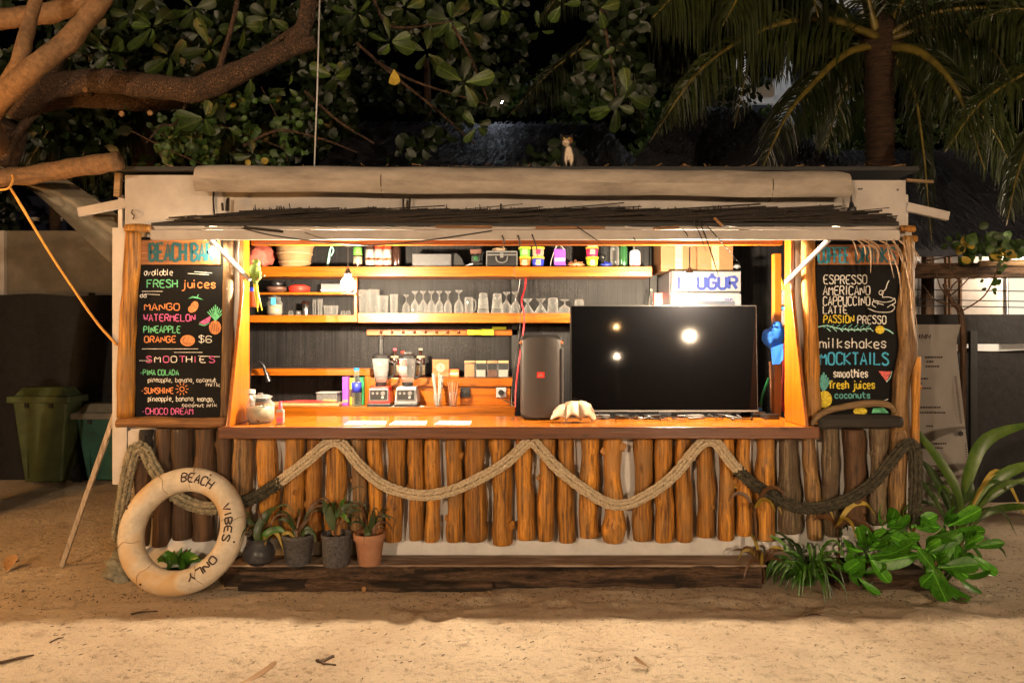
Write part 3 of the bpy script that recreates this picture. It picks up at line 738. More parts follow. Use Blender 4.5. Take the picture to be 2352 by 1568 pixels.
# hanging empty sockets and a hook on the fascia
def socket_drop(px, y0, y1, Y, lab):
    t = thing('bulb_socket', lab, 'lamp socket', at(px, y1, Y))
    MB().tube([at(px, y0, Y), at(px + 1, y1 - 14, Y)], .005, 6).build('cord', MT['black_plastic'], t)
    MB().lathe(at(px + 1, y1, Y), [(.0, 0), (.030, 0), (.030, .02), (.016, .035), (.014, .05), (.006, .07)], 12).build('socket', MT['black_plastic'], t, smooth='auto')
socket_drop(1955, 418, 486, -.09, 'empty black lamp socket hanging on a cord at the right end of the canvas roll')
MB().tube(spline([at(491, 430, -.03), at(490, 460, -.035), at(493, 500, -.04)], 5), .006, 6).build('cord', MT['black_plastic'], hut)
MB().tube(spline([at(305, 482, -.03), at(303, 490, -.05), at(309, 496, -.05), at(306, 503, -.04)], 4), .005, 6).build('hook', MT['steel'], hut)
for px, py in ((1973, 434), (1979, 434), (2062, 436), (2052, 510), (2058, 517), (283, 415)):
    MB().lathe(at(px, py, -.03), [(0, -.004), (.006, -.004), (.006, .004), (0, .004)], 8, M=Matrix.Rotation(R(90), 4, 'X')).build('nail', MT['metal_dark'], hut)
# debris on the roof edge
mb = MB()
for i in range(260):
    x = random.uniform(XL, XR); z = zw(398, 0) + .036
    mb.bar((x, random.uniform(-.04, .3), z + random.uniform(0, .012)), (x + random.uniform(-.12, .12), random.uniform(-.04, .3), z + random.uniform(0, .03)), .006, .005)
mb.build('roof_litter', MT['dry_leaf'], hut, kind='stuff')
# ---------------- lamps in the bar ----------------
def bulb(px, py, Y, ptop, glowm, r, label):
    c = at(px, py, Y); t = thing('hanging_bulb', label, 'light bulb', c)
    g = MB().ball(c, r, r, r * 1.08, 18, 12).build('glass_bulb', MT[glowm], t, smooth=True)
    MB().lathe(c, [(.012, r * .98), (.026, r + .012), (.030, r + .026), (.018, r + .042), (.012, r + .062), (0, r + .064)], 14).build('socket', MT['black_plastic'], t, smooth='auto')
    MB().tube([c + Vector((0, 0, r + .06)), at(px, ptop, Y)], .0045, 6).build('cord', MT['black_plastic'], t)
    MB().lathe(at(px, ptop, Y), [(0, -.02), (.02, -.018), (.042, .0), (.042, .01), (0, .012)], 14).build('ceiling_rose', MT['black_plastic'], t, smooth='auto')
bulb(799, 652, .15, 560, 'bulb_glow', .046, 'glowing white bulb hanging over the counter at the left, below the upper shelf')
bulb(1584, 650, .15, 560, 'bulb_glow', .046, 'glowing bulb hanging in front of the blue lettered fridge sign')
bulb(492, 578, -.16, 545, 'sign_bulb_glow', .03, 'small bright bulb under the awning beside the beach bar title')

# ---------------- menu boards ----------------
def board(px0, px1, py0, py1, Y, label):
    a, b = at(px0, py1, Y), at(px1, py0, Y)
    t = thing('menu_board', label, 'menu board', (a.x, Y, a.z))
    MB().box(a.x, b.x, Y, Y + .018, a.z, b.z).build('board', MT['chalkboard'], t, bevel=.001)
    return t
BY = -.045
mbL = board(307, 513, 545, 960, BY, 'black menu board with chalk drawn fruit and juice names under a blue lettered title')
def title(t, px0, px1, py0, py1, s, col, Y, a, b, base, h, wd, s2=None):
    p, q = at(px0, py1, Y), at(px1, py0, Y)
    tp = MB().box(p.x, q.x, Y - .014, Y - .001, p.z, q.z).build('title_plank', MT['title_wood'], t, bevel=.002)
    mb = MB(); text_px(mb, s, a, b, base, h, Y - .017, wd, .05, False); mb.build('title_lettering', MT[col], tp)
title(mbL, 326, 508, 552, 608, 'BEACH BAR', 'sign_teal', BY, 344, 488, 599, 40, .021)
TY = BY - .003
CK = {}
def ck(col): return CK.setdefault(col, MB())
W_ = .0062
def tx(s, a, b, base, h, col, wd=W_, **k): text_px(ck(col), s, a, b, base, h, TY, wd, **k)
tx('available', 331, 396, 632, 14, 'chalk_white', .005, jit=.35)
tx('FRESH', 338, 407, 660, 17, 'chalk_green', .008); tx('juices', 418, 495, 661, 18, 'chalk_orange', .008)
for a in (((446, 624), (487, 627)), ((431, 628), (480, 631)), ((326, 669), (374, 669)), ((332, 675), (367, 677)), ((326, 801), (455, 801)), ((400, 809), (465, 809)), ((455, 817), (505, 819)), ((320, 828), (345, 828))):
    line_px(ck('chalk_white'), a, TY, .004)
tx('dd', 322, 336, 683, 9, 'chalk_white', .005)
tx('MANGO', 332, 412, 712, 15, 'chalk_orange', .0075); tx('WATERMELON', 330, 448, 737, 15, 'chalk_pink', .0075)
tx('PINEAPPLE', 330, 414, 764, 15, 'chalk_green', .0075); tx('ORANGE', 332, 404, 786, 14, 'chalk_orange', .0075); tx('$6', 456, 486, 786, 15, 'chalk_white', .006)
for ch, x, c in zip('SMOOTHIES', (335, 355, 375, 393, 412, 428, 446, 459, 480), ('pink', 'white') * 5): tx(ch, x, x + (13 if ch != 'I' else 5), 832, 14, 'chalk_' + c, .0065)
tx('*PINA COLADA', 322, 410, 861, 12, 'chalk_green', .0065); tx('pineapple, banana, coconut', 340, 496, 877, 10, 'chalk_white', .0042, jit=.4); tx('milk', 474, 505, 887, 9, 'chalk_white', .0042, jit=.3)
tx('*SUNSHINE', 324, 398, 903, 13, 'chalk_orange', .007); tx('pineapple, banana, mango,', 340, 492, 921, 11, 'chalk_white', .0045, jit=.4); tx('coconut milk', 418, 498, 934, 8, 'chalk_white', .0042, jit=.4)
tx('*CHOCO DREAM', 326, 443, 951, 14, 'chalk_pink', .0068)
def ell(cx, cy, rx, ry, n=16, rot=0):
    return [(cx + rx * math.cos(2 * math.pi * i / n) * math.cos(rot) - ry * math.sin(2 * math.pi * i / n) * math.sin(rot), cy + rx * math.cos(2 * math.pi * i / n) * math.sin(rot) + ry * math.sin(2 * math.pi * i / n) * math.cos(rot)) for i in range(n)]
fill_px(ck('chalk_orange'), ell(446, 704, 9, 13, rot=.4), TY); fill_px(ck('chalk_orange'), ell(440, 710, 8, 8), TY)
fill_px(ck('chalk_green'), [(432, 686), (442, 680), (455, 682), (468, 689), (455, 686), (443, 684)], TY); line_px(ck('chalk_green'), ((452, 683), (456, 676)), TY, .005)
fill_px(ck('chalk_orange'), ell(431, 782, 17, 13), TY); line_px(ck('dark_ink'), ell(431, 782, 11, 8)[2:12], TY - .002, .003)
fill_px(ck('chalk_pink'), [(457, 741), (485, 724), (482, 738), (470, 745)], TY); line_px(ck('chalk_green'), ((457, 744), (470, 747), (481, 741)), TY, .006)
for k in range(9): line_px(ck('chalk_green'), ((495, 736), (495 + (k - 4) * 4.6, 700 + abs(k - 4) * 4)), TY, .007)
fill_px(ck('chalk_orange'), ell(494, 752, 14, 16), TY)
for k in range(5): line_px(ck('dark_ink'), ((484 + k * 4, 742), (486 + k * 4, 763)), TY - .003, .003)
line_px(ck('chalk_orange'), ell(418, 893, 5, 5)[:] + [(423, 893)], TY, .006)
for k in range(10):
    a = k * math.pi / 5; line_px(ck('chalk_orange'), ((418 + 9 * math.cos(a), 893 + 9 * math.sin(a)), (418 + 15 * math.cos(a), 893 + 15 * math.sin(a))), TY, .005)
for c, m in CK.items(): m.build('chalk_lettering', MT[c], mbL, kind='stuff')
CK = {}
mbR = board(1875, 2068, 552, 958, BY, 'black menu board with coffee names, steaming cup drawing and milkshakes, at the right')
title(mbR, 1876, 2062, 562, 608, 'COFFEE', 'sign_blue', BY, 1880, 1950, 603, 34, .016)
m_ = MB(); text_px(m_, 'DRINKS', 1966, 2056, 603, 34, BY - .017, .014, .05, False); m_.build('title_lettering', MT['sign_teal'], [c for c in mbR.children if c.name.startswith('title_plank')][0])
Wd = .0078
tx('ESPRESSO', 1892, 1991, 652, 20, 'chalk_white', Wd); tx('AMERICANO', 1891, 1998, 677, 20, 'chalk_white', Wd); tx('CAPPUCCINO', 1891, 1998, 701, 20, 'chalk_white', Wd)
tx('LATTE', 1891, 1946, 720, 17, 'chalk_white', Wd); tx('PASSION', 1892, 1961, 741, 17, 'chalk_yellow', Wd); tx('PRESSO', 1970, 2035, 743, 18, 'chalk_white', Wd)
line_px(ck('chalk_mint'), ((1877, 751), (1900, 748), (1930, 755), (1970, 757), (2000, 754)), TY, .008); line_px(ck('chalk_mint'), ((2022, 752), (2040, 758), (2052, 766)), TY, .008)
for k in range(16):
    x = 1892 + k * 7; line_px(ck('chalk_mint' if k % 2 else 'chalk_teal'), ((x, 753), (x + 9, 753 + (8 if k % 2 else -8))), TY, .006)
fill_px(ck('chalk_yellow'), ell(2021, 757, 11, 10, 8), TY)
tx('milkshakes', 1883, 2035, 799, 22, 'chalk_white', .0078, jit=.2); tx('MOCKTAILS', 1884, 2040, 837, 27, 'chalk_blue', .012)
tx('smoothies', 1915, 1993, 866, 18, 'chalk_white', .0085); tx('fresh juices', 1905, 2009, 892, 18, 'chalk_yellow', .0088); tx('coconuts', 1918, 1998, 914, 14, 'chalk_teal', .0085)
fill_px(ck('chalk_red'), [(2018, 852), (2048, 853), (2036, 876)], TY); line_px(ck('chalk_mint'), ((2049, 852), (2045, 866), (2036, 877)), TY, .006)
for k in range(7): line_px(ck('chalk_teal'), ((1892, 898), (1892 + (k - 3) * 5, 855 + abs(k - 3) * 6)), TY, .013)
fill_px(ck('chalk_yellow'), ell(1894, 917, 17, 20), TY); fill_px(ck('chalk_yellow'), ell(1976, 944, 16, 9), TY); fill_px(ck('chalk_green'), [(2002, 948), (2006, 936), (2030, 936), (2042, 948)], TY)
c_ = ck('chalk_white')
line_px(c_, ((2011, 690), (2030, 694), (2048, 691), (2052, 686), (2040, 682), (2026, 683)), TY, .005); line_px(c_, ((2006, 686), (2010, 694), (2030, 700)), TY, .005)
line_px(c_, ((1993, 708), (2015, 716), (2045, 716), (2055, 706), (2048, 700), (2038, 706)), TY, .006); line_px(c_, ((2012, 706), (2004, 700), (2006, 692), (2016, 692), (2016, 700)), TY, .006)
line_px(c_, ((2054, 684), (2057, 694), (2048, 700)), TY, .006); line_px(c_, ((2028, 682), (2026, 672), (2034, 664), (2038, 652), (2042, 644)), TY, .006)
line_px(c_, ell(2024, 672, 5, 5) + [(2029, 672)], TY, .005)
line_px(c_, ((2025, 936), (2028, 922), (2040, 916)), TY, .005)
for c, m in CK.items(): m.build('chalk_lettering', MT[c], mbR, kind='stuff')

# ---------------- life ring ----------------
RC = Vector((xw(419, -.30), -.30, .385)); tilt = R(-21)
RM = Matrix.Translation(RC) @ Matrix.Rotation(tilt, 4, 'X')
ring = thing('life_ring', 'weathered cream life ring with BEACH VIBES ONLY written on it, leaning on the log front', 'life ring', (RC.x, RC.y, 0))
R0, R1 = .325, .079
mb = MB(); vs = []; fs = []; n1, n2 = 56, 20
for i in range(n1):
    a = 2 * math.pi * i / n1
    for j in range(n2):
        b = 2 * math.pi * j / n2; q = 1 + .03 * noise.noise(Vector((math.cos(a) * 2, math.sin(a) * 2, b)))
        vs.append(RM @ Vector(((R0 + R1 * q * math.cos(b)) * math.cos(a), -R1 * .92 * q * math.sin(b), (R0 + R1 * q * math.cos(b)) * math.sin(a))))
for i in range(n1):
    for j in range(n2): fs.append((i * n2 + j, ((i + 1) % n1) * n2 + j, ((i + 1) % n1) * n2 + (j + 1) % n2, i * n2 + (j + 1) % n2))
mb.add(vs, fs); mb.build('ring', MT['ring_paint'], ring, smooth=True)
def ring_pt(a, rho): # angle, radial offset
    rho = max(-R1 * .93, min(R1 * .93, rho)); y = -math.sqrt(R1 * R1 - rho * rho) * .92 - .0045
    return RM @ Vector(((R0 + rho) * math.cos(a), y, (R0 + rho) * math.sin(a)))
mb = MB()
def ring_text(s, a0, a1, base, h, flip=False):
    st, W = strokes(s); k = R(a1 - a0) / W
    for P in st:
        Q = []
        for (p, q) in zip(P, P[1:]): Q += [(p[0] + (q[0] - p[0]) * t, p[1] + (q[1] - p[1]) * t) for t in (0, .5)]
        Q.append(P[-1]); pts = [ring_pt(R(a0) + x * k, base + y * h / 6) for x, y in Q]
        mb.strip(pts, .0100, (0, -1, .25))
ring_text('BEACH', 95, 57, -.026, .056); ring_text('VIBES', 28, -13, -.026, .046); ring_text('ONLY', -33, -68, -.032, .048)
mb.build('lettering', MT['dark_ink'], ring, kind='stuff')
for a in (118, 196, 236, 300, 10, 84):   # moulding seams and scuffs across the tube
    MB().tube([ring_pt(R(a) + .03 * math.sin(q), -.072 + .144 * q / 8) + Vector((0, .0035, 0)) for q in range(9)], .0022, 5).build('seam', MT['drift_wood'], ring)
for a in (-118, -12, 66, 160):
    p = ring_pt(R(a), .05); MB().ball(p, .007, .004, .007, 8, 5).build('rivet', MT['dark_ink'], ring)
# ---------------- rope garland ----------------
rp = [(272, 1235), (285, 1140), (303, 1050), (318, 1028), (334, 1034), (352, 1070), (385, 1120), (425, 1150), (480, 1166), (560, 1152), (625, 1118), (700, 1062), (748, 1021), (770, 1012), (790, 1024), (832, 1073), (885, 1115), (960, 1136), (1030, 1128), (1100, 1098),
      (1160, 1063), (1206, 1020), (1222, 1012), (1240, 1030), (1282, 1076), (1335, 1118), (1392, 1153), (1440, 1157), (1500, 1128), (1550, 1088), (1598, 1030), (1622, 1012), (1645, 1018), (1685, 1068), (1735, 1114), (1800, 1152), (1850, 1166), (1905, 1160), (1960, 1138), (2010, 1102), (2052, 1050), (2082, 1020), (2100, 1030), (2104, 1080), (2098, 1200)]
base = [spline([at(x, y, -.165 if 300 < x < 2090 else -.14) for x, y in rp], 12)][0]
px_of = lambda p: 1176 + p.x / (p.y - CAMY) * F
rope = thing('rope_garland', 'thick braided rope draped in swags over the logs, mossy at both ends', 'rope', at(1176, 1000, -.165))
L_ = [0]
for a, b in zip(base, base[1:]): L_.append(L_[-1] + (b - a).length)
def seg_build(lo, hi, mat, rr, label):
    idx = [i for i in range(len(base)) if lo <= px_of(base[i]) <= hi]
    if mat == 'rope_mossy': idx = [i for i in idx if L_[i] < L_[-1] * .5]
    i0, i1 = max(0, idx[0] - 1), min(len(base) - 1, idx[-1] + 1)
    mb = MB(); step = .0215; s = L_[i0]; samples = []
    while s < L_[i1]:
        k = min(max(j for j in range(i0, i1 + 1) if L_[j] <= s), len(base) - 2)
        t = (s - L_[k]) / max(1e-6, L_[k + 1] - L_[k]); samples.append((s, base[k].lerp(base[k + 1], t), (base[k + 1] - base[k]).normalized())); s += step
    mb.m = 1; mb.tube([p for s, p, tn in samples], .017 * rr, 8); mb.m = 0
    for m, (s, p, tn) in enumerate(samples):
        sd = tn.cross(Vector((0, 1, 0))).normalized()
        for sg, off, fy in ((-1, .0105, -.016), (1, .0105, -.016), (-1, .0225, -.004), (1, .0225, -.004)):
            q = p + sd * sg * off * rr + Vector((0, fy * rr, 0)) + tn * (.011 if sg > 0 else 0) + Vector((random.gauss(0, .0012), 0, random.gauss(0, .0012)))
            ax = (tn + sd * sg * (.62 if off < .02 else -.3)).normalized(); h = .0165 * rr
            mb.tube([q - ax * h, q - ax * h * .55, q, q + ax * h * .55, q + ax * h], [.002, .0070 * rr, .0092 * rr, .0070 * rr, .002], 7, wob=.3, wf=50)
    if mat != 'rope_pale':   # frayed, overgrown fibres
        for i in range(int(700 * rr)):
            s, p, tn = random.choice(samples); d = Vector((random.gauss(0, 1), random.gauss(-.4, .6), random.gauss(0, 1))).normalized()
            a = p + d * .022 * rr; mb.bar(a, a + d * random.uniform(.008, .022) + Vector((0, 0, -.004)), .004, .003)
    return mb.build('rope_section', [MT[mat], MT['rope_core_shade']], rope, smooth=True, label=label)
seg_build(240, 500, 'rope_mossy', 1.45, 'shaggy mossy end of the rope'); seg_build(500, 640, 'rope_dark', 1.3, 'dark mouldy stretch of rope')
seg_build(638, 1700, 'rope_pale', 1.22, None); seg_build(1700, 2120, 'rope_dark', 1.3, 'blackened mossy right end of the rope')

# ---------------- timber sleeper, rock ----------------
def timber(px0, px1, y0, y1, z1, mat, name, label, cat, wob=.02):
    mb = MB(); x0, x1 = xw(px0, y0), xw(px1, y0); n = int((x1 - x0) / .03); prof = [(y1, 0), (y1, z1), (y0 + .05, z1 * 1.02), (y0 + .01, z1 * .86), (y0, z1 * .5), (y0 + .02, -.03)]
    vs = []
    for i in range(n + 1):
        x = x0 + (x1 - x0) * i / n
        for j, (y, z) in enumerate(prof):
            q = noise.noise(Vector((x * 3.2, j * 1.7, 3))) * wob + noise.noise(Vector((x * 14, j * 2.3, 8))) * wob * .5
            vs.append(Vector((x, y - q * (j > 1), z + (q * .5 if 0 < j < 5 else 0))))
    m_ = len(prof); fs = [(i * m_ + j, i * m_ + j + 1, (i + 1) * m_ + j + 1, (i + 1) * m_ + j) for i in range(n) for j in range(m_ - 1)]
    fs += [tuple(range(m_)), tuple(n * m_ + j for j in range(m_))[::-1]]
    mb.add(vs, fs); o = mb.build(name, MT[mat], smooth='auto'); return tag(o, label, cat)
timber(512, 1752, -.26, -.005, .115, 'timber_rot', 'timber_sleeper', 'long rotten dark timber beam lying along the foot of the bar', 'timber beam', .055)
tag(MB().box(xw(545, -.1), xw(1745, -.1), -.225, -.012, .1225, .136).build('weathered_board', MT['weathered_board'], bevel=.003), 'flat sandy brown board on top of the timber beam under the pots', 'board')
timber(700, 1130, -.33, -.25, .05, 'timber_rot', 'driftwood_plank', 'low crumbling plank strip in front of the long timber beam', 'plank', .04)
timber(545, 700, -.34, -.27, .06, 'timber_rot', 'driftwood_plank', 'broken reddish plank lying in the sand before the round black pot', 'plank')
timber(1930, 2150, -.30, -.02, .09, 'timber_rot', 'driftwood_log', 'dark log end half buried behind the broad leaved shrubs', 'log', .03)
mb = MB().ball(gnd(262, 1338) + Vector((0, .12, .07)), .12, .12, .11, 24, 14, wob=.5, wf=5)
tag(mb.build('rock', MT['rock'], smooth=True), 'mossy beige rock on the sand at the left foot of the life ring', 'rock')
mb = MB().ball(gnd(330, 1335) + Vector((0, .14, .04)), .13, .1, .07, 20, 12, wob=.6, wf=6)
tag(mb.build('rock', MT['rock'], smooth=True), 'low flat rock in shade behind the life ring', 'rock')
mb = MB().bar(gnd(142, 1300) , at(266, 945, .0), .033, .02); tag(mb.build('wooden_stake', MT['stake_wood'], bevel=.002), 'pale squared wooden stake leaning against the left corner of the bar', 'stake')

# ---------------- wheelie bins ----------------
def bin_(px0, px1, pt, pb, Y, mat, lid, label, wheels=True):
    a, b = xw(px0, Y), xw(px1, Y); zt = zw(pt, Y); c = (a + b) / 2; wd = b - a; t = thing('wheelie_bin', label, 'rubbish bin', (c, Y + .25, 0))
    zl = zt - .17
    mb = MB(); k = .5; t0, t1 = wd * .43, wd * .30
    def ring4(z, hx, y0, y1): return [(c - hx, y0, z), (c + hx, y0, z), (c + hx, y1, z), (c - hx, y1, z)]
    v = ring4(.05, t1, Y + .08, Y + .28) + ring4(zl, t0, Y + .02, Y + .32); mb.add(v, [(0, 1, 5, 4), (1, 2, 6, 5), (2, 3, 7, 6), (3, 0, 4, 7), (3, 2, 1, 0)])
    mb.build('bin_body', MT[mat], t, bevel=.02)
    MB().box(c - t0 * .52, c - t0 * .50, Y + .048, Y + .09, .1, zl * .6).box(c - t0 * .52, c + t0 * .2, Y + .05, Y + .09, zl * .6, zl * .6 + .012).build('moulded_rib', MT[mat], t)
    MB().box(c - wd * .5, c + wd * .5, Y - .01, Y + .34, zl, zl + .075).build('rim', MT[lid], t, bevel=.012)
    v = ring4(zl + .077, wd * .42, Y + .03, Y + .31) + ring4(zt, wd * .34, Y + .09, Y + .27)
    MB().add(v, [(0, 1, 5, 4), (1, 2, 6, 5), (2, 3, 7, 6), (3, 0, 4, 7), (4, 5, 6, 7)]).build('lid', MT[lid], t, bevel=.01)
    for s in (-1, 1): MB().box(c + s * t0 * .45 - .02, c + s * t0 * .45 + .02, Y, Y + .03, zl - .05, zl - .002).build('latch', MT['black_plastic'], t)
    for s in (-1, 1): MB().lathe((c + s * wd * .36, Y + .30, .11), [(0, -.03), (.1, -.03), (.1, .03), (0, .03)], 16, M=Matrix.Rotation(R(90), 4, 'Y')).build('wheel', MT['black_matte'], t, smooth='auto')
bin_(15, 160, 890, 1120, 2.74, 'bin_green', 'bin_green', 'tall olive green wheeled rubbish bin in front of the dark fence')
bin_(162, 300, 928, 1112, 2.85, 'bin_teal', 'bin_lid', 'teal rubbish bin with greyish lid, half hidden by the bar corner')

# ---------------- counter items ----------------
t = thing('speaker', 'tall black loudspeaker with small red badge standing on the counter', 'loudspeaker', (xw(1242, .1), .2, CZ))
a, b = xw(1196, .14), xw(1290, .14); zt_ = zw(768, .14)
mb = MB(); P = []
for cx, s in ((b, 1), (a, -1)): pass
MB().rbox(a, b, .12, .36, CZ + .002, zt_, .035, 5).build('cabinet', MT['black_plastic'], t, bevel=.012)
mb = MB(); n = 20; vs = []; fs = []
for i in range(n + 1):
    an = math.pi * i / n; x = (a + b) / 2 - math.cos(an) * (b - a) / 2 * .97; y = .118 - .045 * math.sin(an)
    cut = .05 * max(0, abs(math.cos(an)) - .55)
    vs += [(x, y, CZ + .02 + cut), (x, y, zt_ - .02 - cut)]
for i in range(n): fs.append((2 * i, 2 * i + 2, 2 * i + 3, 2 * i + 1))
mb.add(vs, fs); mb.build('grille', MT['speaker_grille'], t, smooth=True)
c = at(1242, 861, .065); bd = MB().box(c.x - .026, c.x + .026, .062, .070, c.z - .02, c.z + .02).build('badge', MT['logo_red'], t)
m_ = MB(); text_px(m_, 'JBL', 1235, 1249, 864, 6, .060, .003, 0, False); m_.build('badge_lettering', MT['white_label'], bd)
for s, px in ((-1, 1197), (1, 1289)): MB().cbox(at(px, 786, .13), .03, .05, .02, (0, s * R(40), 0)).build('carry_handle', MT['copper'], t, bevel=.004)
MB().box(b + .004, b + .010, .10, .115, CZ + .05, zt_ - .09).build('side_trim', MT['silver_trim'], t)

t = thing('television', 'large flat black television standing on the bar counter, switched off', 'television', (xw(1526, .25), .27, CZ))
TM = Matrix.Translation((0, .25, zw(945, .25))) @ Matrix.Rotation(R(-2.6), 4, 'X')
x0, x1 = xw(1311, .25), xw(1742, .25); hh = zw(700, .25) - zw(945, .25)
MB().box(x0, x1, .0, .045, 0, hh, TM).build('casing', MT['tv_frame'], t, bevel=.003)
MB().box(x0 + .008, x1 - .008, -.003, -.0005, .014, hh - .008, TM).build('screen', MT['tv_screen'], t)
for x in (x0 + .22, x1 - .22): MB().bar((x, .12, CZ + .008), (x, .27, CZ + .02), .03, .012, up=(0, 0, 1)).bar((x, .27, CZ + .01), (x, .27, zw(945, .25) + .02), .03, .012).build('stand_foot', MT['black_plastic'], t)
MB().box(x0, x1, -.006, -.0035, 0, .010, TM).build('bottom_trim', MT['silver_trim'], t)
# cables under the television
for j in range(9):
    random.seed(100 + j); px = 1375 + j * 36; pts = []
    for i in range(6): pts.append(Vector((xw(px + i * random.uniform(12, 18), .12), random.uniform(.02, .2), CZ + .008 + random.uniform(0, .03))))
    tag(MB().tube(spline(pts, 5), .005, 6).build('cable', MT['black_plastic']), 'black cable in the tangle under the television, ' + ['at its far left end', 'just left of the silver adapter', 'right of the silver adapter', 'left of the media box', 'over the media box', 'right of the media box', 'left of the power strip', 'right of the power strip', 'nearest the power brick'][j], 'cable', 'cables tangled under the television')
for j, (px, wd, m, nm, lab) in enumerate(((1385, 34, 'silver_trim', 'adapter', 'small silver plug adapter under the left end of the television'), (1430, 30, 'black_plastic', 'adapter', 'small black power adapter left of centre under the television'),
        (1600, 36, 'silver_trim', 'power_strip', 'grey metal power strip under the middle of the television'), (1500, 40, 'black_plastic', 'set_top_box', 'slim black media box under the television'), (1772, 36, 'black_plastic', 'power_supply', 'black power brick on the counter in front of the wooden post'), (1745, 30, 'silver_trim', 'switch_box', 'small silver switch box behind the right corner of the television'))):
    Y = .14 if j != 5 else .36; z0 = CZ + (.001 if j != 4 else .001)
    x = xw(px, Y); w2 = wd * .0031 / 2
    tt = MB().box(x - w2, x + w2, Y, Y + .06, z0, z0 + (.03 if j != 4 else .035)).build(nm, MT[m], bevel=.004); tag(tt, lab, 'electrical device')
random.seed(5)
# clam shell: ribbed fan standing on its scalloped rim
def clam(c, wd, h, dp, label):
    vs = []; fs = []; nu, nv = 72, 14
    for i in range(nu + 1):
        u = -1 + 2 * i / nu
        for j in range(nv + 1):
            v = j / nv; rib = .5 + .5 * math.cos(u * math.pi * 3.3 + .6)
            x = u * wd / 2 * (.70 + .30 * v) + .012 * v * math.sin(u * 9)
            z = h * (1 - .25 * u * u + .12 * u) * (1 - v ** 2.0) + v * (.010 + .042 * rib * (1 - .5 * abs(u)))
            y = -dp * (v ** .8) * (1 - .45 * u * u) * (.8 + .35 * rib)
            q = noise.noise(Vector((u * 7, v * 5, 1))) * .010
            vs.append(Vector((c.x + x, c.y + y + q, c.z + max(.001, z + q))))
    for i in range(nu):
        for j in range(nv): k = i * (nv + 1) + j; fs.append((k, k + nv + 1, k + nv + 2, k + 1))
    mb = MB(); mb.add(vs, fs); o = mb.build('clam_shell', MT['shell'], smooth=True)
    s = o.modifiers.new('solid', 'SOLIDIFY'); s.thickness = .012; return tag(o, label, 'seashell')
clam(Vector((xw(1317, .0), .03, CZ + .003)), .30, .125, .10, 'big wavy edged clam shell on the counter between loudspeaker and television')
for k, (a, b) in enumerate(((789, 885), (893, 978), (996, 1080))):
    y0, y1 = -.20, .02
    v = [at(a, 977, y0), at(b, 977, y0), at(b + 3, 966, y1), at(a + 14, 966, y1)]
    v = [Vector((q.x, q.y, CZ + .002)) for q in v] + [Vector((q.x, q.y, CZ + .0045)) for q in v]
    o = MB().add(v, [(0, 1, 2, 3), (4, 5, 6, 7), (0, 1, 5, 4), (1, 2, 6, 5), (2, 3, 7, 6), (3, 0, 4, 7)]).build('menu_sheet', MT['paper'])
    tag(o, ('blank white sheet on the counter, leftmost of three', 'blank white sheet on the counter, middle of three', 'white sheet with small dark print on the counter, nearest the loudspeaker')[k], 'paper sheet')
    if k == 2:
        for q in range(4):
            x = o.location.x - .06 + q * .03; MB().box(x, x + .022, -.10 + .02 * (q % 2), -.09 + .02 * (q % 2), CZ + .0050, CZ + .0062).build('printed_line', MT['dark_ink'], o)
def jar(px, pt, pb, Y, rw, zb, label, cat='jar', name='candy_jar'):
    zt = zw(pt, Y); h = zt - zb; r = rw * (Y - CAMY) / F / 2; c = Vector((xw(px, Y), Y, zb)); t = thing(name, label, cat, c)
    MB().lathe(c, [(r * .8, 0), (r, h * .12), (r, h * .62), (r * .72, h * .78), (r * .72, h * .84)], 24).build('glass_body', MT['clear_glass'], t, smooth=True)
    MB().lathe(c + Vector((0, 0, .005)), [(r * .74, .002), (r * .92, h * .12), (r * .92, h * .5), (0, h * .55)], 18).build('contents', MT['cream_label'], t, smooth=True)
    MB().lathe(c, [(r * .82, h * .84), (r * .84, h * .88), (r * .5, h * .93), (r * .16, h * .94), (r * .22, h), (0, h * 1.01)], 20).build('lid', MT['clear_glass'], t, smooth=True)
    return t
t = jar(598, 902, 968, -.06, 62, CZ + .001, 'large clear glass jar with lid and wrapped sweets on the left end of the counter')
for i in range(34):
    a = random.uniform(0, 6.28); r = random.uniform(.02, .075); z = random.uniform(.01, .11)
    p = t.location + Vector((r * math.cos(a), r * math.sin(a), z))
    MB().cbox(p, .03, .02, .012, (random.random() * 3, random.random() * 3, 0)).build('sweet', MT[random.choice(['white_label', 'cardboard', 'cream_label', 'brown_pan', 'white_label'])], t)
c = Vector((xw(572, .08), .08, CZ + .001)); t = thing('glass_jar', 'narrow glass jar with paper lid behind the sweets jar', 'jar', c)
MB().lathe(c, [(.035, 0), (.04, .02), (.04, .19)], 18).build('glass_body', MT['frosted_glass'], t, smooth=True); MB().lathe(c, [(.043, .19), (.043, .215), (0, .216)], 18).build('lid', MT['white_label'], t, smooth='auto')
c = Vector((xw(644, -.14), -.14, CZ + .001)); t = thing('hand_sanitiser', 'small pink and white bottle with pink flip cap on the counter', 'bottle', c)
MB().box(c.x - .026, c.x + .026, c.y - .016, c.y + .016, c.z, c.z + .10).build('bottle_body', MT['white_label'], t, bevel=.01)
MB().box(c.x - .02, c.x + .02, c.y - .018, c.y - .0165, c.z + .01, c.z + .045).build('label', MT['pink_plastic'], t); MB().box(c.x - .02, c.x + .02, c.y - .018, c.y - .0165, c.z + .05, c.z + .08).build('label', MT['orange_label'], t)
MB().lathe(c, [(.014, .101), (.014, .13), (.011, .135), (.011, .15), (0, .151)], 12).build('cap', MT['pink_plastic'], t, smooth='auto')

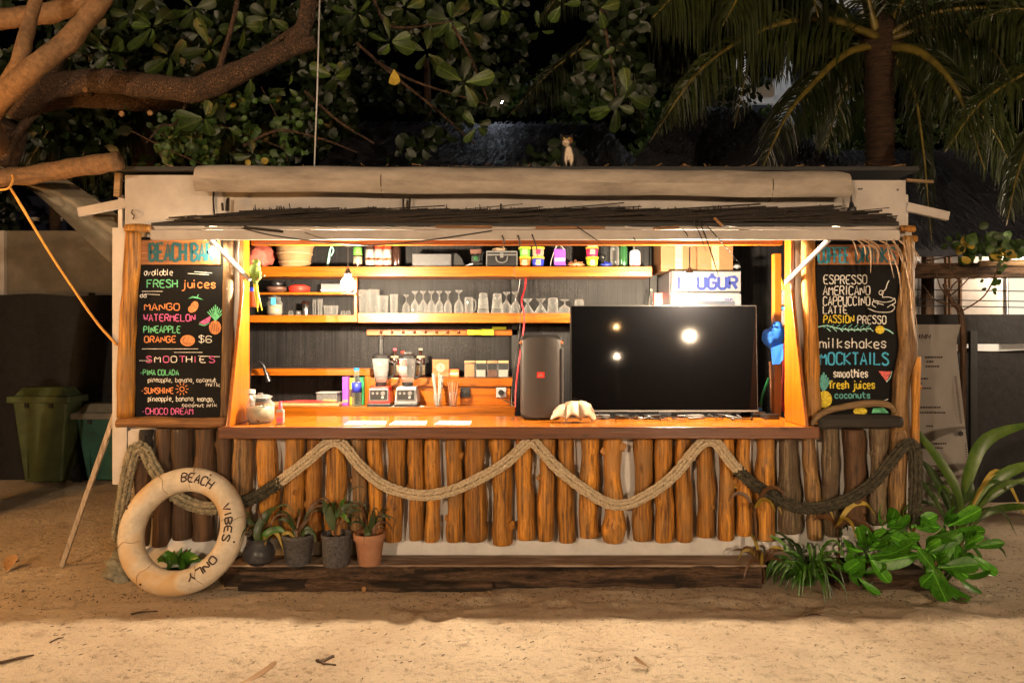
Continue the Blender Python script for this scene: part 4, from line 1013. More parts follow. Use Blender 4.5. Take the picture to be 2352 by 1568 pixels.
# blenders on the back counter
def blender(px, base, label, tall):
    Y = 1.02; c = Vector((xw(px, Y), Y, BZ + .001)); s = (Y - CAMY) / F; t = thing('blender', label, 'blender', c)
    w0 = 26 * s
    v = []
    for z, k, ky in ((.028, 1.0, 1.0), (.115, .93, .92), (.165, .80, .8)):
        v += [(c.x - w0 * k, c.y - .09 * ky, c.z + z), (c.x + w0 * k, c.y - .09 * ky, c.z + z), (c.x + w0 * k, c.y + .09 * ky, c.z + z), (c.x - w0 * k, c.y + .09 * ky, c.z + z)]
    MB().add(v, [(0, 1, 5, 4), (1, 2, 6, 5), (2, 3, 7, 6), (3, 0, 4, 7), (4, 5, 9, 8), (5, 6, 10, 9), (6, 7, 11, 10), (7, 4, 8, 11), (8, 9, 10, 11), (3, 2, 1, 0)]).build('base', MT[base], t, bevel=.008)
    MB().box(c.x - w0 * 1.02, c.x + w0 * 1.02, c.y - .095, c.y + .095, c.z, c.z + .027).build('foot', MT['black_plastic'], t, bevel=.005)
    fp = MB().box(c.x - w0 * .84, c.x + w0 * .84, c.y - .098, c.y - .092, c.z + .05, c.z + .150).build('front_plate', MT['silver_trim'], t, bevel=.004)
    MB().box(c.x - w0 * .74, c.x + w0 * .74, c.y - .101, c.y - .0985, c.z + .06, c.z + .140).build('control_panel', MT['black_plastic'], t, bevel=.002)
    for q, (dx, r) in enumerate(((-.5, .010), (-.12, .010), (.38, .018))):
        MB().lathe((c.x + dx * w0, c.y - .1015, c.z + .112), [(r, 0), (r, .008), (0, .009)], 12, M=Matrix.Rotation(R(90), 4, 'X')).build('knob', MT['silver_trim'], t, smooth='auto')
    MB().lathe((c.x + .35 * w0, c.y - .1015, c.z + .080), [(.011, 0), (.011, .008), (0, .009)], 12, M=Matrix.Rotation(R(90), 4, 'X')).build('knob', MT['white_label'], t, smooth='auto')
    h0 = .166; h1 = .40
    MB().lathe(c, [(.045, h0), (.048, h0 + .03)], 4 * 5).build('jug_collar', MT['black_plastic'], t, smooth='auto')
    MB().lathe(c, [(.050, h0 + .03), (.072, h1)], 20).build('jug', MT['milky_plastic' if tall else 'frosted_glass'], t, smooth=True)
    MB().lathe(c, [(.076, h1), (.076, h1 + .02), (.055, h1 + .035), (.03, h1 + .036)], 20).build('lid', MT['black_plastic'], t, smooth='auto')
    if tall: MB().lathe(c, [(.028, h1 + .03), (.024, h1 + .16), (.030, h1 + .165), (.018, h1 + .19), (0, h1 + .192)], 14).build('tamper', MT['black_plastic'], t, smooth='auto')
    else: MB().lathe(c, [(.03, h1 + .03), (.03, h1 + .048), (0, h1 + .05)], 14).build('filler_cap', MT['frosted_glass'], t, smooth='auto')
    MB().tube(spline([c + Vector((.07, -.01, h1 - .03)), c + Vector((.115, -.02, h1 - .05)), c + Vector((.112, -.02, h0 + .1)), c + Vector((.06, -.01, h0 + .06))], 5), .010, 8).build('handle', MT['black_plastic'], t, smooth=True)
blender(875, 'red_plastic', 'red based blender with clear jug and tall black tamper on the back counter', True)
blender(936, 'white_plastic', 'white based blender with clear jug beside the red one', False)

def bottle(px, pt, Y, wpx, zb, glassm, labels, cap, label, neck=.38, cat='bottle', name='bottle'):
    s = (Y - CAMY) / F; r = wpx * s / 2; h = zw(pt, Y) - zb; c = Vector((xw(px, Y), Y, zb + .001)); t = thing(name, label, cat, c)
    MB().lathe(c, [(r * .9, 0), (r, .008), (r, h * .58), (r * .85, h * .68), (r * neck, h * .78), (r * neck, h * .93)], 18).build('bottle_body', MT[glassm], t, smooth=True)
    MB().lathe(c, [(r * neck * 1.15, h * .93), (r * neck * 1.15, h), (0, h * 1.002)], 14).build('cap', MT[cap], t, smooth='auto')
    for (m, z0, z1) in labels: MB().lathe(c, [(r * 1.02, h * z0), (r * 1.02, h * z1)], 18).build('label', MT[m], t, smooth=True)
    return t
for px, m, l, cp, lab in ((907, 'sauce_dark', 'cream_label', 'pink_plastic', 'dark syrup bottle with white label between the two blenders'), (966, 'sauce_dark', 'cream_label', 'cream_label', 'dark syrup bottle with white label at the right of the white blender'), (925, 'sauce_red', 'white_label', 'red_plastic', 'reddish syrup bottle mostly hidden behind the white blender')):
    bottle(px, 800 if px != 925 else 806, 1.24, 20, zt, m, [(l, .08, .42), (l, .66, .74)], cp, lab)
bottle(819, 845, 1.02, 22, BZ, 'bottle_glass', [('blue_label', .36, .62)], 'blue_plastic', 'plastic water bottle with blue cap and label by the shelf leg', .5)
def carton(px0, px1, pt, Y, zb, m, lab, dp=.07, name='carton', cat='carton', stripe=None):
    a, b = xw(px0, Y), xw(px1, Y); h = zw(pt, Y) - zb
    o = thing(name, lab, cat, ((a + b) / 2, Y, zb))
    MB().box(a, b, Y, Y + dp, zb + .001, zb + h).build('box', MT[m], o, bevel=.003)
    if stripe: MB().box(a + .003, b - .003, Y - .003, Y - .001, zb + h * stripe[1], zb + h * stripe[2]).build('label', MT[stripe[0]], o)
    return o
carton(786, 800, 865, 1.08, BZ, 'purple_card', 'tall narrow purple carton standing left of the water bottle', stripe=('cream_label', .1, .2))
carton(803, 814, 868, 1.10, BZ, 'yellow_plastic', 'yellow carton squeezed behind the water bottle', stripe=('dark_ink', .3, .6)); carton(826, 835, 866, 1.10, BZ, 'green_plastic', 'thin dark green carton by the shelf leg')
t = carton(727, 774, 903, 1.02, BZ, 'milky_plastic', 'open clear plastic tub with yellow sponge on the back counter', .12, 'plastic_tub', 'tub'); 
MB().box(xw(740, 1.05), xw(772, 1.05), 1.04, 1.10, BZ + .004, BZ + .05).build('sponge', MT['yellow_plastic'], t, bevel=.008)
MB().box(xw(725, 1.01), xw(776, 1.01), 1.012, 1.15, BZ + .108, BZ + .114).build('rim', MT['white_plastic'], t)
o = MB().cbox((xw(700, 1.05), 1.06, BZ + .014), .62, .2, .022).build('cutting_board', MT['lid_wood'], bevel=.004); tag(o, 'pale wooden cutting board lying by the sink', 'cutting board')
o = MB().tube(spline([(xw(640, 1.0), 1.0, BZ + .034), (xw(700, 1.0), 1.02, BZ + .040), (xw(775, 1.0), 1.0, BZ + .036)], 6), [.006, .015, .014, .004], 8, wob=.4, flat=.5).build('tea_towel', MT['cloth_red']); tag(o, 'crumpled dark red cloth on the cutting board', 'cloth')
t = thing('sink_tap', 'black curved kitchen tap with pull-out spray head at the left end', 'tap', (xw(574, 1.05), 1.05, BZ))
Y = 1.05
MB().tube(spline([at(573, 930, Y), at(572, 875, Y), at(576, 845, Y), at(590, 831, Y), at(604, 838, Y), at(611, 858, Y)], 8), .012, 10).build('spout', MT['metal_dark'], t, smooth=True)
MB().tube([at(611, 855, Y), at(617, 876, Y)], [.016, .026], 12).build('spray_head', MT['metal_dark'], t, smooth='auto')
# papers on the back counter
o = MB().box(xw(858, .99), xw(975, .99), .97, 1.0, BZ + .001, BZ + .004).build('menu_sheet', MT['paper']); tag(o, 'white paper strip lying in front of the blenders', 'paper sheet')
# straws, stirrers
def tumbler(px, Y, zb, w_, h, name, lab, cat, sticks, sm, sh, slant=.2):
    c = Vector((xw(px, Y), Y, zb)); t = thing(name, lab, cat, c); MB().lathe(c, [(w_ * .8, 0.001), (w_, h)], 16).build('glass', MT['clear_glass'], t, smooth=True)
    for i in range(sticks):
        a = random.uniform(0, 6.28); r = random.uniform(.2, .8) * w_; d = Vector((math.cos(a) * slant, math.sin(a) * slant * .3, 1)).normalized()
        p = c + Vector((r * .5 * math.cos(a), r * .5 * math.sin(a), .006)); MB().tube([p, p + d * sh * random.uniform(.9, 1.05)], .0045, 6).build('straw' if 'straw' in name else 'stirrer', MT[sm], t)
tumbler(1006, .98, BZ, .038, .10, 'straw_glass', 'glass packed with long white paper straws on the back counter', 'glass of straws', 26, 'white_label', .26, .14)
tumbler(1041, 1.0, BZ, .036, .12, 'stirrer_glass', 'glass holding thin brown stirrers beside the white straws', 'glass of stirrers', 12, 'copper', .20, .18)
t = thing('square_clock', 'small square wooden clock with white round face on the back ledge', 'clock', (xw(1012, 1.2), 1.2, zt)); x = xw(1012, 1.2)
MB().box(x - .072, x + .072, 1.2, 1.23, zt + .001, zt + .155).build('case', MT['title_wood'], t, bevel=.004)
MB().lathe((x, 1.198, zt + .085), [(.038, 0), (.038, .004), (0, .005)], 20, M=Matrix.Rotation(R(90), 4, 'X')).build('dial', MT['cream_label'], t, smooth='auto')
MB().box(x - .002, x + .002, 1.190, 1.192, zt + .085, zt + .11).box(x - .002, x + .02, 1.188, 1.190, zt + .083, zt + .087).build('hand', MT['black_plastic'], t)
carton(1030, 1054, 848, 1.22, zt, 'orange_label', 'little orange and white packet on the back ledge right of the clock', .05, 'packet', 'packet', ('white_label', .3, .6))
for k, (px, fill, lab) in enumerate(((1079, 'copper', 'storage jar with amber contents, leftmost of four on the back ledge'), (1105, 'white_label', 'storage jar half full of white powder, second of four on the back ledge'), (1131, 'brown_pan', 'storage jar with coffee coloured contents, third of four on the back ledge'), (1156, 'white_label', 'storage jar of white sugar, rightmost of four on the back ledge'))):
    Y = 1.22; c = Vector((xw(px, Y), Y, zt)); h = zw(828, Y) - zt; t = thing('storage_jar', lab, 'jar', c, 'storage jars in a row on the back ledge'); w2 = .045
    MB().box(c.x - w2, c.x + w2, Y - w2, Y + w2, zt + .001, zt + h - .022).build('glass_body', MT['clear_glass'], t, bevel=.008)
    MB().box(c.x - w2 + .006, c.x + w2 - .006, Y - w2 + .006, Y + w2 - .006, zt + .006, zt + h * (.8 if k == 0 else .45)).build('contents', MT[fill], t)
    MB().box(c.x - w2, c.x + w2, Y - w2, Y + w2, zt + h - .02, zt + h).build('lid', MT['lid_wood'], t, bevel=.004)
for px, m, lab, plug in ((1069, 'black_plastic', 'black square wall socket on the orange ledge front', 0), (1151, 'white_plastic', 'white wall socket with a black plug in it', 1)):
    c = at(px, 901, 1.12); t = thing('wall_socket', lab, 'wall socket', c); MB().box(c.x - .042, c.x + .042, 1.11, 1.124, c.z - .042, c.z + .042).build('socket_plate', MT[m], t, bevel=.003)
    MB().lathe((c.x, 1.109, c.z), [(.026, 0), (.024, .03 * plug + .002), (0, .03 * plug + .003)], 14, M=Matrix.Rotation(R(90), 4, 'X')).build('plug' if plug else 'socket_well', MT['black_plastic'], t, smooth='auto')
    if plug: MB().tube(spline([(c.x, 1.08, c.z), (c.x + .01, 1.07, c.z - .05), (c.x + .09, 1.06, c.z - .09), (c.x + .2, 1.05, c.z - .17)], 6), .004, 6).build('cord', MT['black_plastic'], t)
# knife rack and cloths
t = thing('hook_rail', 'orange wooden hook rail with dark round pegs under the lower shelf', 'hook rail', (xw(1016, 1.38), 1.4, zw(770, 1.38)))
MB().box(xw(842, 1.385), xw(1190, 1.385), 1.385, 1.41, zw(770, 1.38), zw(756, 1.38)).build('board', MT['pine'], t, bevel=.003)
for k in range(11):
    c = at(875 + k * 25.5, 763, 1.38); MB().ball(c, .014, .02, .014, 10, 6).build('peg', MT['counter_edge'], t, smooth=True)
for a, b, y0, y1, lab in ((1074, 1106, 757, 769, 'lime cloth folded over the hook rail, left one'), (1106, 1134, 755, 770, 'lime green cloth folded over the hook rail, larger middle one'), (1130, 1163, 750, 757, 'small yellow green sponge cloth on top of the hook rail')):
    p, q = at(a, y1, 1.36), at(b, y0, 1.36); tag(MB().box(p.x, q.x, 1.352, 1.372, p.z, q.z).build('cleaning_cloth', MT['lime_cloth'], bevel=.006), lab, 'cloth')
# red and black wires down the wall
for dx, m, lab in ((0, 'wire_red', 'red wire running down the back wall behind the loudspeaker'), (-9, 'black_plastic', 'black wire running down the back wall beside the red one'), (-14, 'white_plastic', 'thin white wire hanging below the upper shelf')):
    pts = [at(1208 + dx, 637, 1.34), at(1206 + dx, 660, 1.34), at(1198 + dx, 690, 1.06), at(1204 + dx, 725, 1.06), at(1201 + dx, 770, 1.06), at(1192 + dx, 830, 1.0), at(1185 + dx, 890, 1.0), at(1184 + dx, 945, .95)]
    if dx == -14: pts = pts[:3]
    tag(MB().tube(spline(pts, 6), .007 if dx == 0 else .004, 6).build('wire', MT[m]), lab, 'wire')

# ---------------- glasses on the lower shelves ----------------
YG = 1.24; sG = (YG - CAMY) / F
def px_h(pt, zb): return zw(pt, YG) - zb
def wine(h, r, cone=False):
    if cone: return [(r, 0), (r * .16, h * .62), (r * .12, h * .66), (r * .62, h * .96), (r * .62, h), (0, h * .99)]
    return [(r * .9, 0), (r, h * .12), (r * .95, h * .38), (r * .35, h * .56), (r * .12, h * .62), (r * .10, h * .86), (r * .75, h * .975), (r * .75, h), (0, h)]
def place_glass(px, pt, wpx, prof, mat, zb, name, label, cat='glass', group=None, Y=YG):
    s = (Y - CAMY) / F; h = zw(pt, Y) - zb; r = wpx * s / 2; c = Vector((xw(px, Y), Y, zb + .001))
    mb = MB()
    if prof == 'wine': mb.lathe(c, wine(h, r), 18)
    elif prof == 'cone': mb.lathe(c, wine(h, r, True), 18)
    elif prof == 'tall': mb.lathe(c, [(r * .8, 0), (r * .82, .004), (r * .86, h * .3), (r, h), (r * .96, h)], 18); mb.f.pop()
    elif prof == 'down': mb.lathe(c, [(r, 0), (r * .84, h * .94), (r * .7, h), (0, h * .99)], 18)
    elif prof == 'mug':
        mb.lathe(c, [(r * .8, 0), (r * .84, h * .92), (r * .7, h), (0, h * .99)], 18); mb.tube(spline([c + Vector((r * .7, -.01, h * .9)), c + Vector((r * 1.25, -.01, h * .75)), c + Vector((r * 1.25, -.01, h * .3)), c + Vector((r * .78, -.01, h * .1))], 4), .006, 6)
    o = mb.build(name, MT[mat], smooth=True, origin=c); return tag(o, label, cat, group)
OR = ['first', 'second', 'third', 'fourth', 'fifth', 'sixth', 'seventh', 'eighth', 'ninth']
gs = 'drinking glasses lined up on the long lower shelf'
for i, px in enumerate((836, 859)): place_glass(px, 665 + (i == 0), 26, 'tall', 'frosted_glass', S2, 'highball_glass', 'tall cut glass tumbler at the left end of the lower shelf, %s one' % OR[i], group=gs)
place_glass(880, 679, 26, 'tall', 'frosted_glass', S2, 'tumbler_glass', 'plain wide tumbler right of the tall cut glasses', group=gs); place_glass(905, 676, 20, 'tall', 'frosted_glass', S2, 'highball_glass', 'slim cut tumbler right of the plain wide tumbler', group=gs)
place_glass(933, 677, 18, 'wine', 'clear_glass', S2, 'stemmed_glass', 'small reddish stemmed glass upside down, left of the five goblets', group=gs)
for i, px in enumerate((953, 972, 991, 1009, 1029)): place_glass(px, 669, 19, 'wine', 'frosted_glass', S2, 'stemmed_glass', 'upside down goblet, %s of five alike on the lower shelf' % OR[i], group=gs)
place_glass(1054, 667, 22, 'wine', 'frosted_glass', S2, 'stemmed_glass', 'taller round goblet upside down, right of the five alike', group=gs)
place_glass(1077, 683, 24, 'mug', 'frosted_glass', S2, 'glass_mug', 'upside down glass mug in the middle of the lower shelf', 'mug', gs)
for i, (px, dy) in enumerate(((1110, 0), (1142, 1))):
    for k in range(3): place_glass(px, 697 - k * 12 + dy, 28 - k * 3, 'down', 'frosted_glass', S2 + k * .045 + .001, 'stacked_tumbler', '%s tumbler of the %s stack on the lower shelf' % (('bottom', 'middle', 'top')[k], ('left', 'right')[i]), group=gs)
for i, px in enumerate((1163, 1184)): place_glass(px, 671, 22, 'wine', 'frosted_glass', S2, 'stemmed_glass', 'upside down goblet, %s of the pair right of the stacked tumblers' % ('left', 'right')[i], group=gs)
for i, px in enumerate((1212, 1242)): place_glass(px, 686, 34, 'cone', 'frosted_glass', S2, 'cocktail_glass', 'upside down cocktail glass, %s of two' % ('left', 'right')[i], group=gs)
place_glass(1270, 684, 26, 'down', 'frosted_glass', S2, 'tumbler_glass', 'upside down tumbler right of the cocktail glasses', group=gs); place_glass(1297, 688, 28, 'wine', 'frosted_glass', S2, 'stemmed_glass', 'low bowl glass upside down above the television corner', group=gs)
place_glass(1330, 688, 24, 'down', 'frosted_glass', S2, 'tumbler_glass', 'tumbler peeping over the left corner of the television', group=gs)
g2 = 'glasses on the short left shelf'
place_glass(702, 692, 16, 'tall', 'steel', S2L, 'cocktail_shaker', 'slim steel shaker on the short left shelf', 'shaker'); MB().lathe(Vector((xw(702, YG), YG, S2L)) + Vector((0, 0, zw(692, YG) - S2L)), [(.026, 0), (.012, .02), (.012, .035), (0, .036)], 12)
place_glass(722, 688, 9, 'tall', 'clear_glass', S2L, 'tall_glass', 'narrow tall glass, left of two behind the steel shaker', group=g2); place_glass(735, 687, 12, 'tall', 'frosted_glass', S2L, 'tall_glass', 'narrow tall glass right of the steel shaker', group=g2)
for i, px in enumerate((752, 768)): place_glass(px, 702, 18, 'tall', 'frosted_glass', S2L, 'short_glass', 'short cut glass, %s of two on the short left shelf' % ('left', 'right')[i], group=g2)
for i, px in enumerate((668, 686, 788, 800)): place_glass(px, 714, 11, 'down', 'clear_glass', S2L, 'shot_glass', 'tiny shot glass on the short left shelf, %s from the left' % OR[i], group=g2)
t = jar(631, 678, 722, YG, 34, S2L, 'squat glass jar with blue sticker on the short left shelf'); c = t.location
MB().box(c.x - .005, c.x + .035, c.y - .078, c.y - .072, c.z + .09, c.z + .15).build('sticker', MT['chalk_blue'], t)
# bowl and boxes on the thin shelf
c = Vector((xw(636, YG), YG, S3)); t = thing('frying_pan', 'brown pan with stacked bowls on the thin shelf', 'pan', c)
MB().lathe(c, [(.05, .001), (.085, .02), (.095, .05), (.09, .05), (.05, .012), (0, .01)], 20).build('pan_body', MT['brown_pan'], t, smooth=True); MB().tube([c + Vector((.07, -.02, .04)), c + Vector((.16, -.03, .085))], .008, 8).build('handle', MT['black_plastic'], t)
MB().lathe(c, [(.05, .05), (.058, .10), (.052, .10), (0, .06)], 16).build('bowl', MT['metal_dark'], t, smooth=True)
c = Vector((xw(687, YG), YG, S3)); t = thing('lunch_box', 'round red plastic food box on the thin shelf', 'food box', c)
MB().lathe(c, [(.082, .001), (.092, .03), (.092, .038)], 22).build('tub', MT['red_plastic'], t, smooth=True); MB().lathe(c, [(.094, .038), (.094, .05), (.06, .068), (0, .07)], 22).build('lid', MT['red_plastic'], t, smooth=True)
t = carton(737, 806, 652, 1.22, S3, 'milky_plastic', 'clear plastic food box behind the left hanging bulb', .12, 'food_box', 'food box'); MB().box(xw(735, 1.22), xw(808, 1.22), 1.215, 1.345, S3 + .018, S3 + .026).build('rim', MT['white_plastic'], t)
place_glass(581, 660, 20, 'down', 'blue_label', S3, 'spice_tin', 'small dark blue tin at the left end of the thin shelf', 'tin')

# ---------------- upper shelf ----------------
YU = 1.24
def cxu(px): return Vector((xw(px, YU), YU, S1))
c = cxu(597); mb = MB().ball(c + Vector((0, 0, .095)), .12, .10, .11, 28, 16, wob=.35, wf=7); tag(mb.build('plastic_bag', MT['crumpled_bag'], smooth=True), 'crumpled pink red plastic bag on the left end of the upper shelf', 'bag')
c = cxu(677); t = thing('woven_basket', 'large round woven straw basket on the upper shelf', 'basket', c)
mb = MB(); prof = []
for i in range(26):
    z = i / 25 * .235; r = .118 + .045 * (z / .235) ** .8; prof.append((r + (.004 if i % 2 else 0), z + .001))
mb.lathe(c, prof + [(.15, .235), (.11, .03), (0, .02)], 30); mb.build('basket_body', MT['basket'], t, smooth=True)
for i in range(3): MB().lathe(c, [(.121 + .045 * ((.04 + i * .075) / .235) ** .8 + .004, .04 + i * .075), (.121 + .045 * ((.05 + i * .075) / .235) ** .8 + .006, .05 + i * .075)], 30).build('basket_band', MT['straw'], t, smooth=True)
MB().lathe(c, [(.162, .232), (.170, .240), (.162, .248), (.154, .240), (.162, .232)], 30).build('rim', MT['straw'], t, smooth=True)
t = thing('scrubbing_brush', 'pale blue handled brush leaning on the wall between basket and bottles', 'brush', cxu(755)); MB().tube(spline([at(752, 612, 1.35), at(755, 595, 1.35), at(758, 575, 1.37), at(762, 565, 1.38)], 4), [.010, .012, .008, .008], 8).build('handle', MT['chalk_mint'], t, smooth=True); MB().tube(spline([at(762, 566, 1.37), at(766, 576, 1.36), at(760, 588, 1.35)], 4), .007, 8).build('brush_loop', MT['chalk_mint'], t, smooth=True)
bottle(822, 540, YU, 20, S1, 'sauce_dark', [('cream_label', .12, .34), ('green_label', .38, .62)], 'green_plastic', 'dark bottle with green and white label on the upper shelf')
for i, (px, m) in enumerate(((850, 'sauce_dark'), (870, 'sauce_red'), (889, 'sauce_red'))): 
    t = bottle(px, 535, YU, 20, S1, m, [('white_label', .08, .52), ('orange_label', .20, .28)], 'sauce_red', '%s sauce bottle with white label, one of three on the upper shelf' % ('dark brown leftmost', 'red middle', 'red rightmost')[i], .55)
bottle(910, 548, YU + .05, 22, S1, 'sauce_dark', [], 'black_plastic', 'plain black bottle in shade right of the three sauce bottles', .6)
t = carton(947, 1036, 583, 1.20, S1 + .004, 'tray_grey', 'long silver grey box like tray on the upper shelf', .18, 'metal_tray', 'tray'); MB().box(xw(942, 1.19), xw(1036, 1.19), 1.185, 1.198, S1 + .001, S1 + .014).build('tray_lip', MT['white_plastic'], t)
t = thing('dustpan', 'small black wedge shaped dustpan on the upper shelf', 'dustpan', cxu(1050)); MB().prism([(xw(1036, YU), S1 + .001), (xw(1070, YU), S1 + .001), (xw(1060, YU), S1 + .09), (xw(1050, YU), S1 + .13), (xw(1036, YU), S1 + .132)], YU, YU + .08).build('pan', MT['black_plastic'], t, bevel=.004); MB().tube([at(1070, 610, YU), at(1086, 606, YU - .03)], .006, 6).build('handle', MT['white_plastic'], t)
t = thing('credit_card_reader', 'black bracket device with brown top standing left of the black case', 'device', cxu(1093)); x = xw(1093, YU)
MB().box(x - .06, x + .06, YU, YU + .08, S1 + .001, S1 + .05).build('device_base', MT['black_plastic'], t, bevel=.006); MB().box(x - .04, x + .04, YU - .01, YU + .06, S1 + .052, S1 + .11).build('device_body', MT['black_matte'], t, bevel=.01); MB().box(x - .05, x + .05, YU, YU + .07, S1 + .125, S1 + .165).build('device_top', MT['brown_pan'], t, bevel=.004); MB().tube([(x, YU + .03, S1 + .10), (x, YU + .03, S1 + .13)], .012, 8).build('neck', MT['black_plastic'], t)
MB().ball((x, YU - .015, S1 + .082), .022, .012, .022, 12, 8).build('lens', MT['green_glass'], t, smooth=True)
t = thing('black_case', 'black box case with silver edges and curved handle on the upper shelf', 'case', cxu(1152)); a, b = xw(1117, 1.2), xw(1188, 1.2); zt2 = zw(577, 1.2)
MB().box(a, b, 1.20, 1.36, S1 + .001, zt2).build('case_body', MT['black_plastic'], t, bevel=.003)
for z0, z1 in ((S1 + .002, S1 + .010), (zt2 - .010, zt2 + .002), (zt2 - .036, zt2 - .026)): MB().box(a - .001, b + .001, 1.194, 1.199, z0, z1).build('metal_edge', MT['silver_trim'], t)
for x in (a - .001, b - .007): MB().box(x, x + .009, 1.1925, 1.1975, S1 + .011, zt2 - .011).build('metal_edge', MT['silver_trim'], t)
c = Vector(((a + b) / 2, 1.19, S1 + .075)); MB().tube(spline([c + Vector((-.05, 0, .02)), c + Vector((-.04, -.012, -.02)), c + Vector((0, -.016, -.035)), c + Vector((.04, -.012, -.02)), c + Vector((.05, 0, .02))], 5), .006, 8).build('handle', MT['silver_trim'], t, smooth=True); MB().box(c.x - .014, c.x + .014, 1.186, 1.193, S1 + .085, S1 + .125).build('latch', MT['silver_trim'], t, bevel=.002)
c = Vector((c.x - .02, 1.27, zt2 + .001)); tag(MB().ball(c + Vector((0, 0, .012)), .06, .05, .03, 22, 12, wob=.5, wf=9).build('shell', MT['shell'], smooth=True), 'pale rough shell lying on top of the black case', 'seashell')
def tin(px, z0, z1, m, label, m2='cream_label', wpx=29):
    c = Vector((xw(px, YU), YU, z0)); r = wpx * (YU - CAMY) / F / 2; h = z1 - z0; t = thing('food_tub', label, 'food tub', c, 'small lidded food tubs stacked on the upper shelf')
    MB().lathe(c, [(r * .82, .001), (r * .95, h * .84)], 20).build('tub', MT[m], t, smooth=True); MB().lathe(c, [(r, h * .82), (r, h * .98), (0, h * .985)], 20).build('lid', MT['yellow_plastic'], t, smooth='auto')
    MB().box(c.x - r * .4, c.x + r * .35, c.y - r * 1.0, c.y - r * .93, z0 + h * .2, z0 + h * .7).build('label', MT[m2], t)
zA = zw(590, YU); zB = zw(568, YU)
tin(1205, S1, zA, 'orange_label', 'orange tub under the green one on the upper shelf'); tin(1205, zA, zB, 'green_label', 'green tub with yellow lid stacked on the orange one')
tin(1236, S1, zA, 'blue_label', 'blue tub under the cream one on the upper shelf'); tin(1236, zA, zB, 'cream_label', 'cream tub with yellow lid stacked on the blue one', 'magenta_label')
tin(1360, S1, zA, 'lime_plastic', 'lime green tub at the bottom of the right stack'); tin(1360, zA, zB, 'magenta_label', 'magenta and orange tub in the right stack'); tin(1361, zB, zw(556, YU), 'white_plastic', 'white tub on top of the right stack', 'chalk_mint', 27)
t = carton(1273, 1299, 572, 1.22, S1, 'purple_card', 'purple gift box with white ribbon on the upper shelf', .08, 'gift_box', 'gift box', ('white_label', .34, .52))
MB().tube(spline([at(1275, 572, 1.21), at(1282, 560, 1.21), at(1290, 566, 1.21), at(1297, 574, 1.21)], 4), .005, 6).tube(spline([at(1272, 580, 1.21), at(1266, 600, 1.21), at(1264, 611, 1.21)], 4), .004, 6).build('ribbon', MT['white_label'], t)
tag(MB().ball(cxu(1322) + Vector((0, 0, .026)), .07, .05, .03, 22, 12, wob=.8, wf=9).build('crumpled_packet', MT['copper'], smooth=True), 'crumpled brownish packet on the upper shelf right of the purple box', 'packet')
tag(MB().ball(cxu(1392) + Vector((0, 0, .022)), .05, .04, .025, 20, 10, wob=.8, wf=9).build('crumpled_packet', MT['blue_label'], smooth=True), 'crumpled blue and silver packet left of the clear bottle', 'packet')
c = cxu(1386); t = thing('black_spoon', 'black ladle leaning against the speckled wall over the blue packet', 'ladle', c); MB().tube([at(1383, 552, 1.38), at(1384, 585, 1.37)], .007, 8).build('handle', MT['black_plastic'], t); MB().ball(at(1384, 590, 1.36), .028, .012, .022, 12, 8).build('ladle_bowl', MT['black_plastic'], t, smooth=True)
bottle(1412, 546, YU, 20, S1, 'clear_glass', [], 'yellow_plastic', 'clear bottle with yellow cap near the right end of the upper shelf', .4)
bottle(1432, 540, YU + .03, 19, S1, 'green_glass', [], 'red_plastic', 'dark green bottle with red cap near the right end of the upper shelf', .55)
c = cxu(1457); t = thing('white_bottle', 'white and pink rounded plastic bottle at the right end of the upper shelf', 'bottle', c); MB().rbox(xw(1446, YU), xw(1470, YU), YU - .02, YU + .03, S1 + .001, S1 + .155, .03, 4).build('bottle_body', MT['white_plastic'], t, bevel=.006); MB().lathe(c + Vector((0, 0, .156)), [(.015, 0), (.015, .03), (0, .031)], 12).build('cap', MT['steel'], t, smooth='auto')
MB().box(xw(1450, YU), xw(1468, YU), YU - .024, YU - .0215, S1 + .02, S1 + .06).build('label', MT['pink_plastic'], t)
# things over the TV on the lower shelf, right side
tag(MB().cbox((xw(1425, YU), YU, S2 + .018), .34, .16, .02, (0, R(2), 0)).build('wooden_tray', MT['lid_wood'], bevel=.004), 'flat pale wooden tray on the shelf above the television', 'tray')
t = carton(1503, 1522, 672, 1.2, S2, 'red_plastic', 'red packet with white print beside the fridge', .05, 'packet', 'packet', ('white_label', .45, .7)); bottle(1496, 664, 1.25, 12, S2, 'clear_glass', [], 'cream_label', 'thin clear bottle left of the red packet')
# ---------------- fridge with boxes ----------------
fx0, fx1 = 1.30, 1.885; t = thing('fridge', 'white upright fridge with blue lettered sign panel behind the television', 'fridge', ((fx0 + fx1) / 2, 1.15, .1)); zs0, zs1 = zw(672, .9), zw(621, .9)
MB().box(fx0, fx1, .93, 1.38, .101, zs1 - .002).build('cabinet', MT['fridge_white'], t, bevel=.01)
sg = MB().box(fx0 + .005, fx1 - .005, .90, .928, zs0, zs1).build('sign_frame', MT['black_plastic'], t, bevel=.004)
MB().box(fx0 + .03, fx1 - .012, .892, .899, zs0 + .012, zs1 - .012).build('sign_panel', MT['sign_white'], sg)
m_ = MB(); text_px(m_, 'UĞUR', 1603, 1692, 663, 27, .888, .026, 0, False, gap=1.5); m_.build('sign_lettering', MT['logo_blue'], sg)
m_ = MB()
for k in range(7): q = at(1553, 638 + k * 4, .888); m_.box(q.x, q.x + .075 - .004 * k, .886, .889, q.z, q.z + .006)
m_.box(xw(1556, .888), xw(1562, .888), .8845, .8858, zw(664, .888), zw(636, .888)); m_.build('sign_logo', MT['logo_blue'], sg)
d_ = MB().box(fx0 + .003, fx1 - .003, .90, .928, 1.0, zs0 - .012).build('door', MT['fridge_white'], t, bevel=.006)
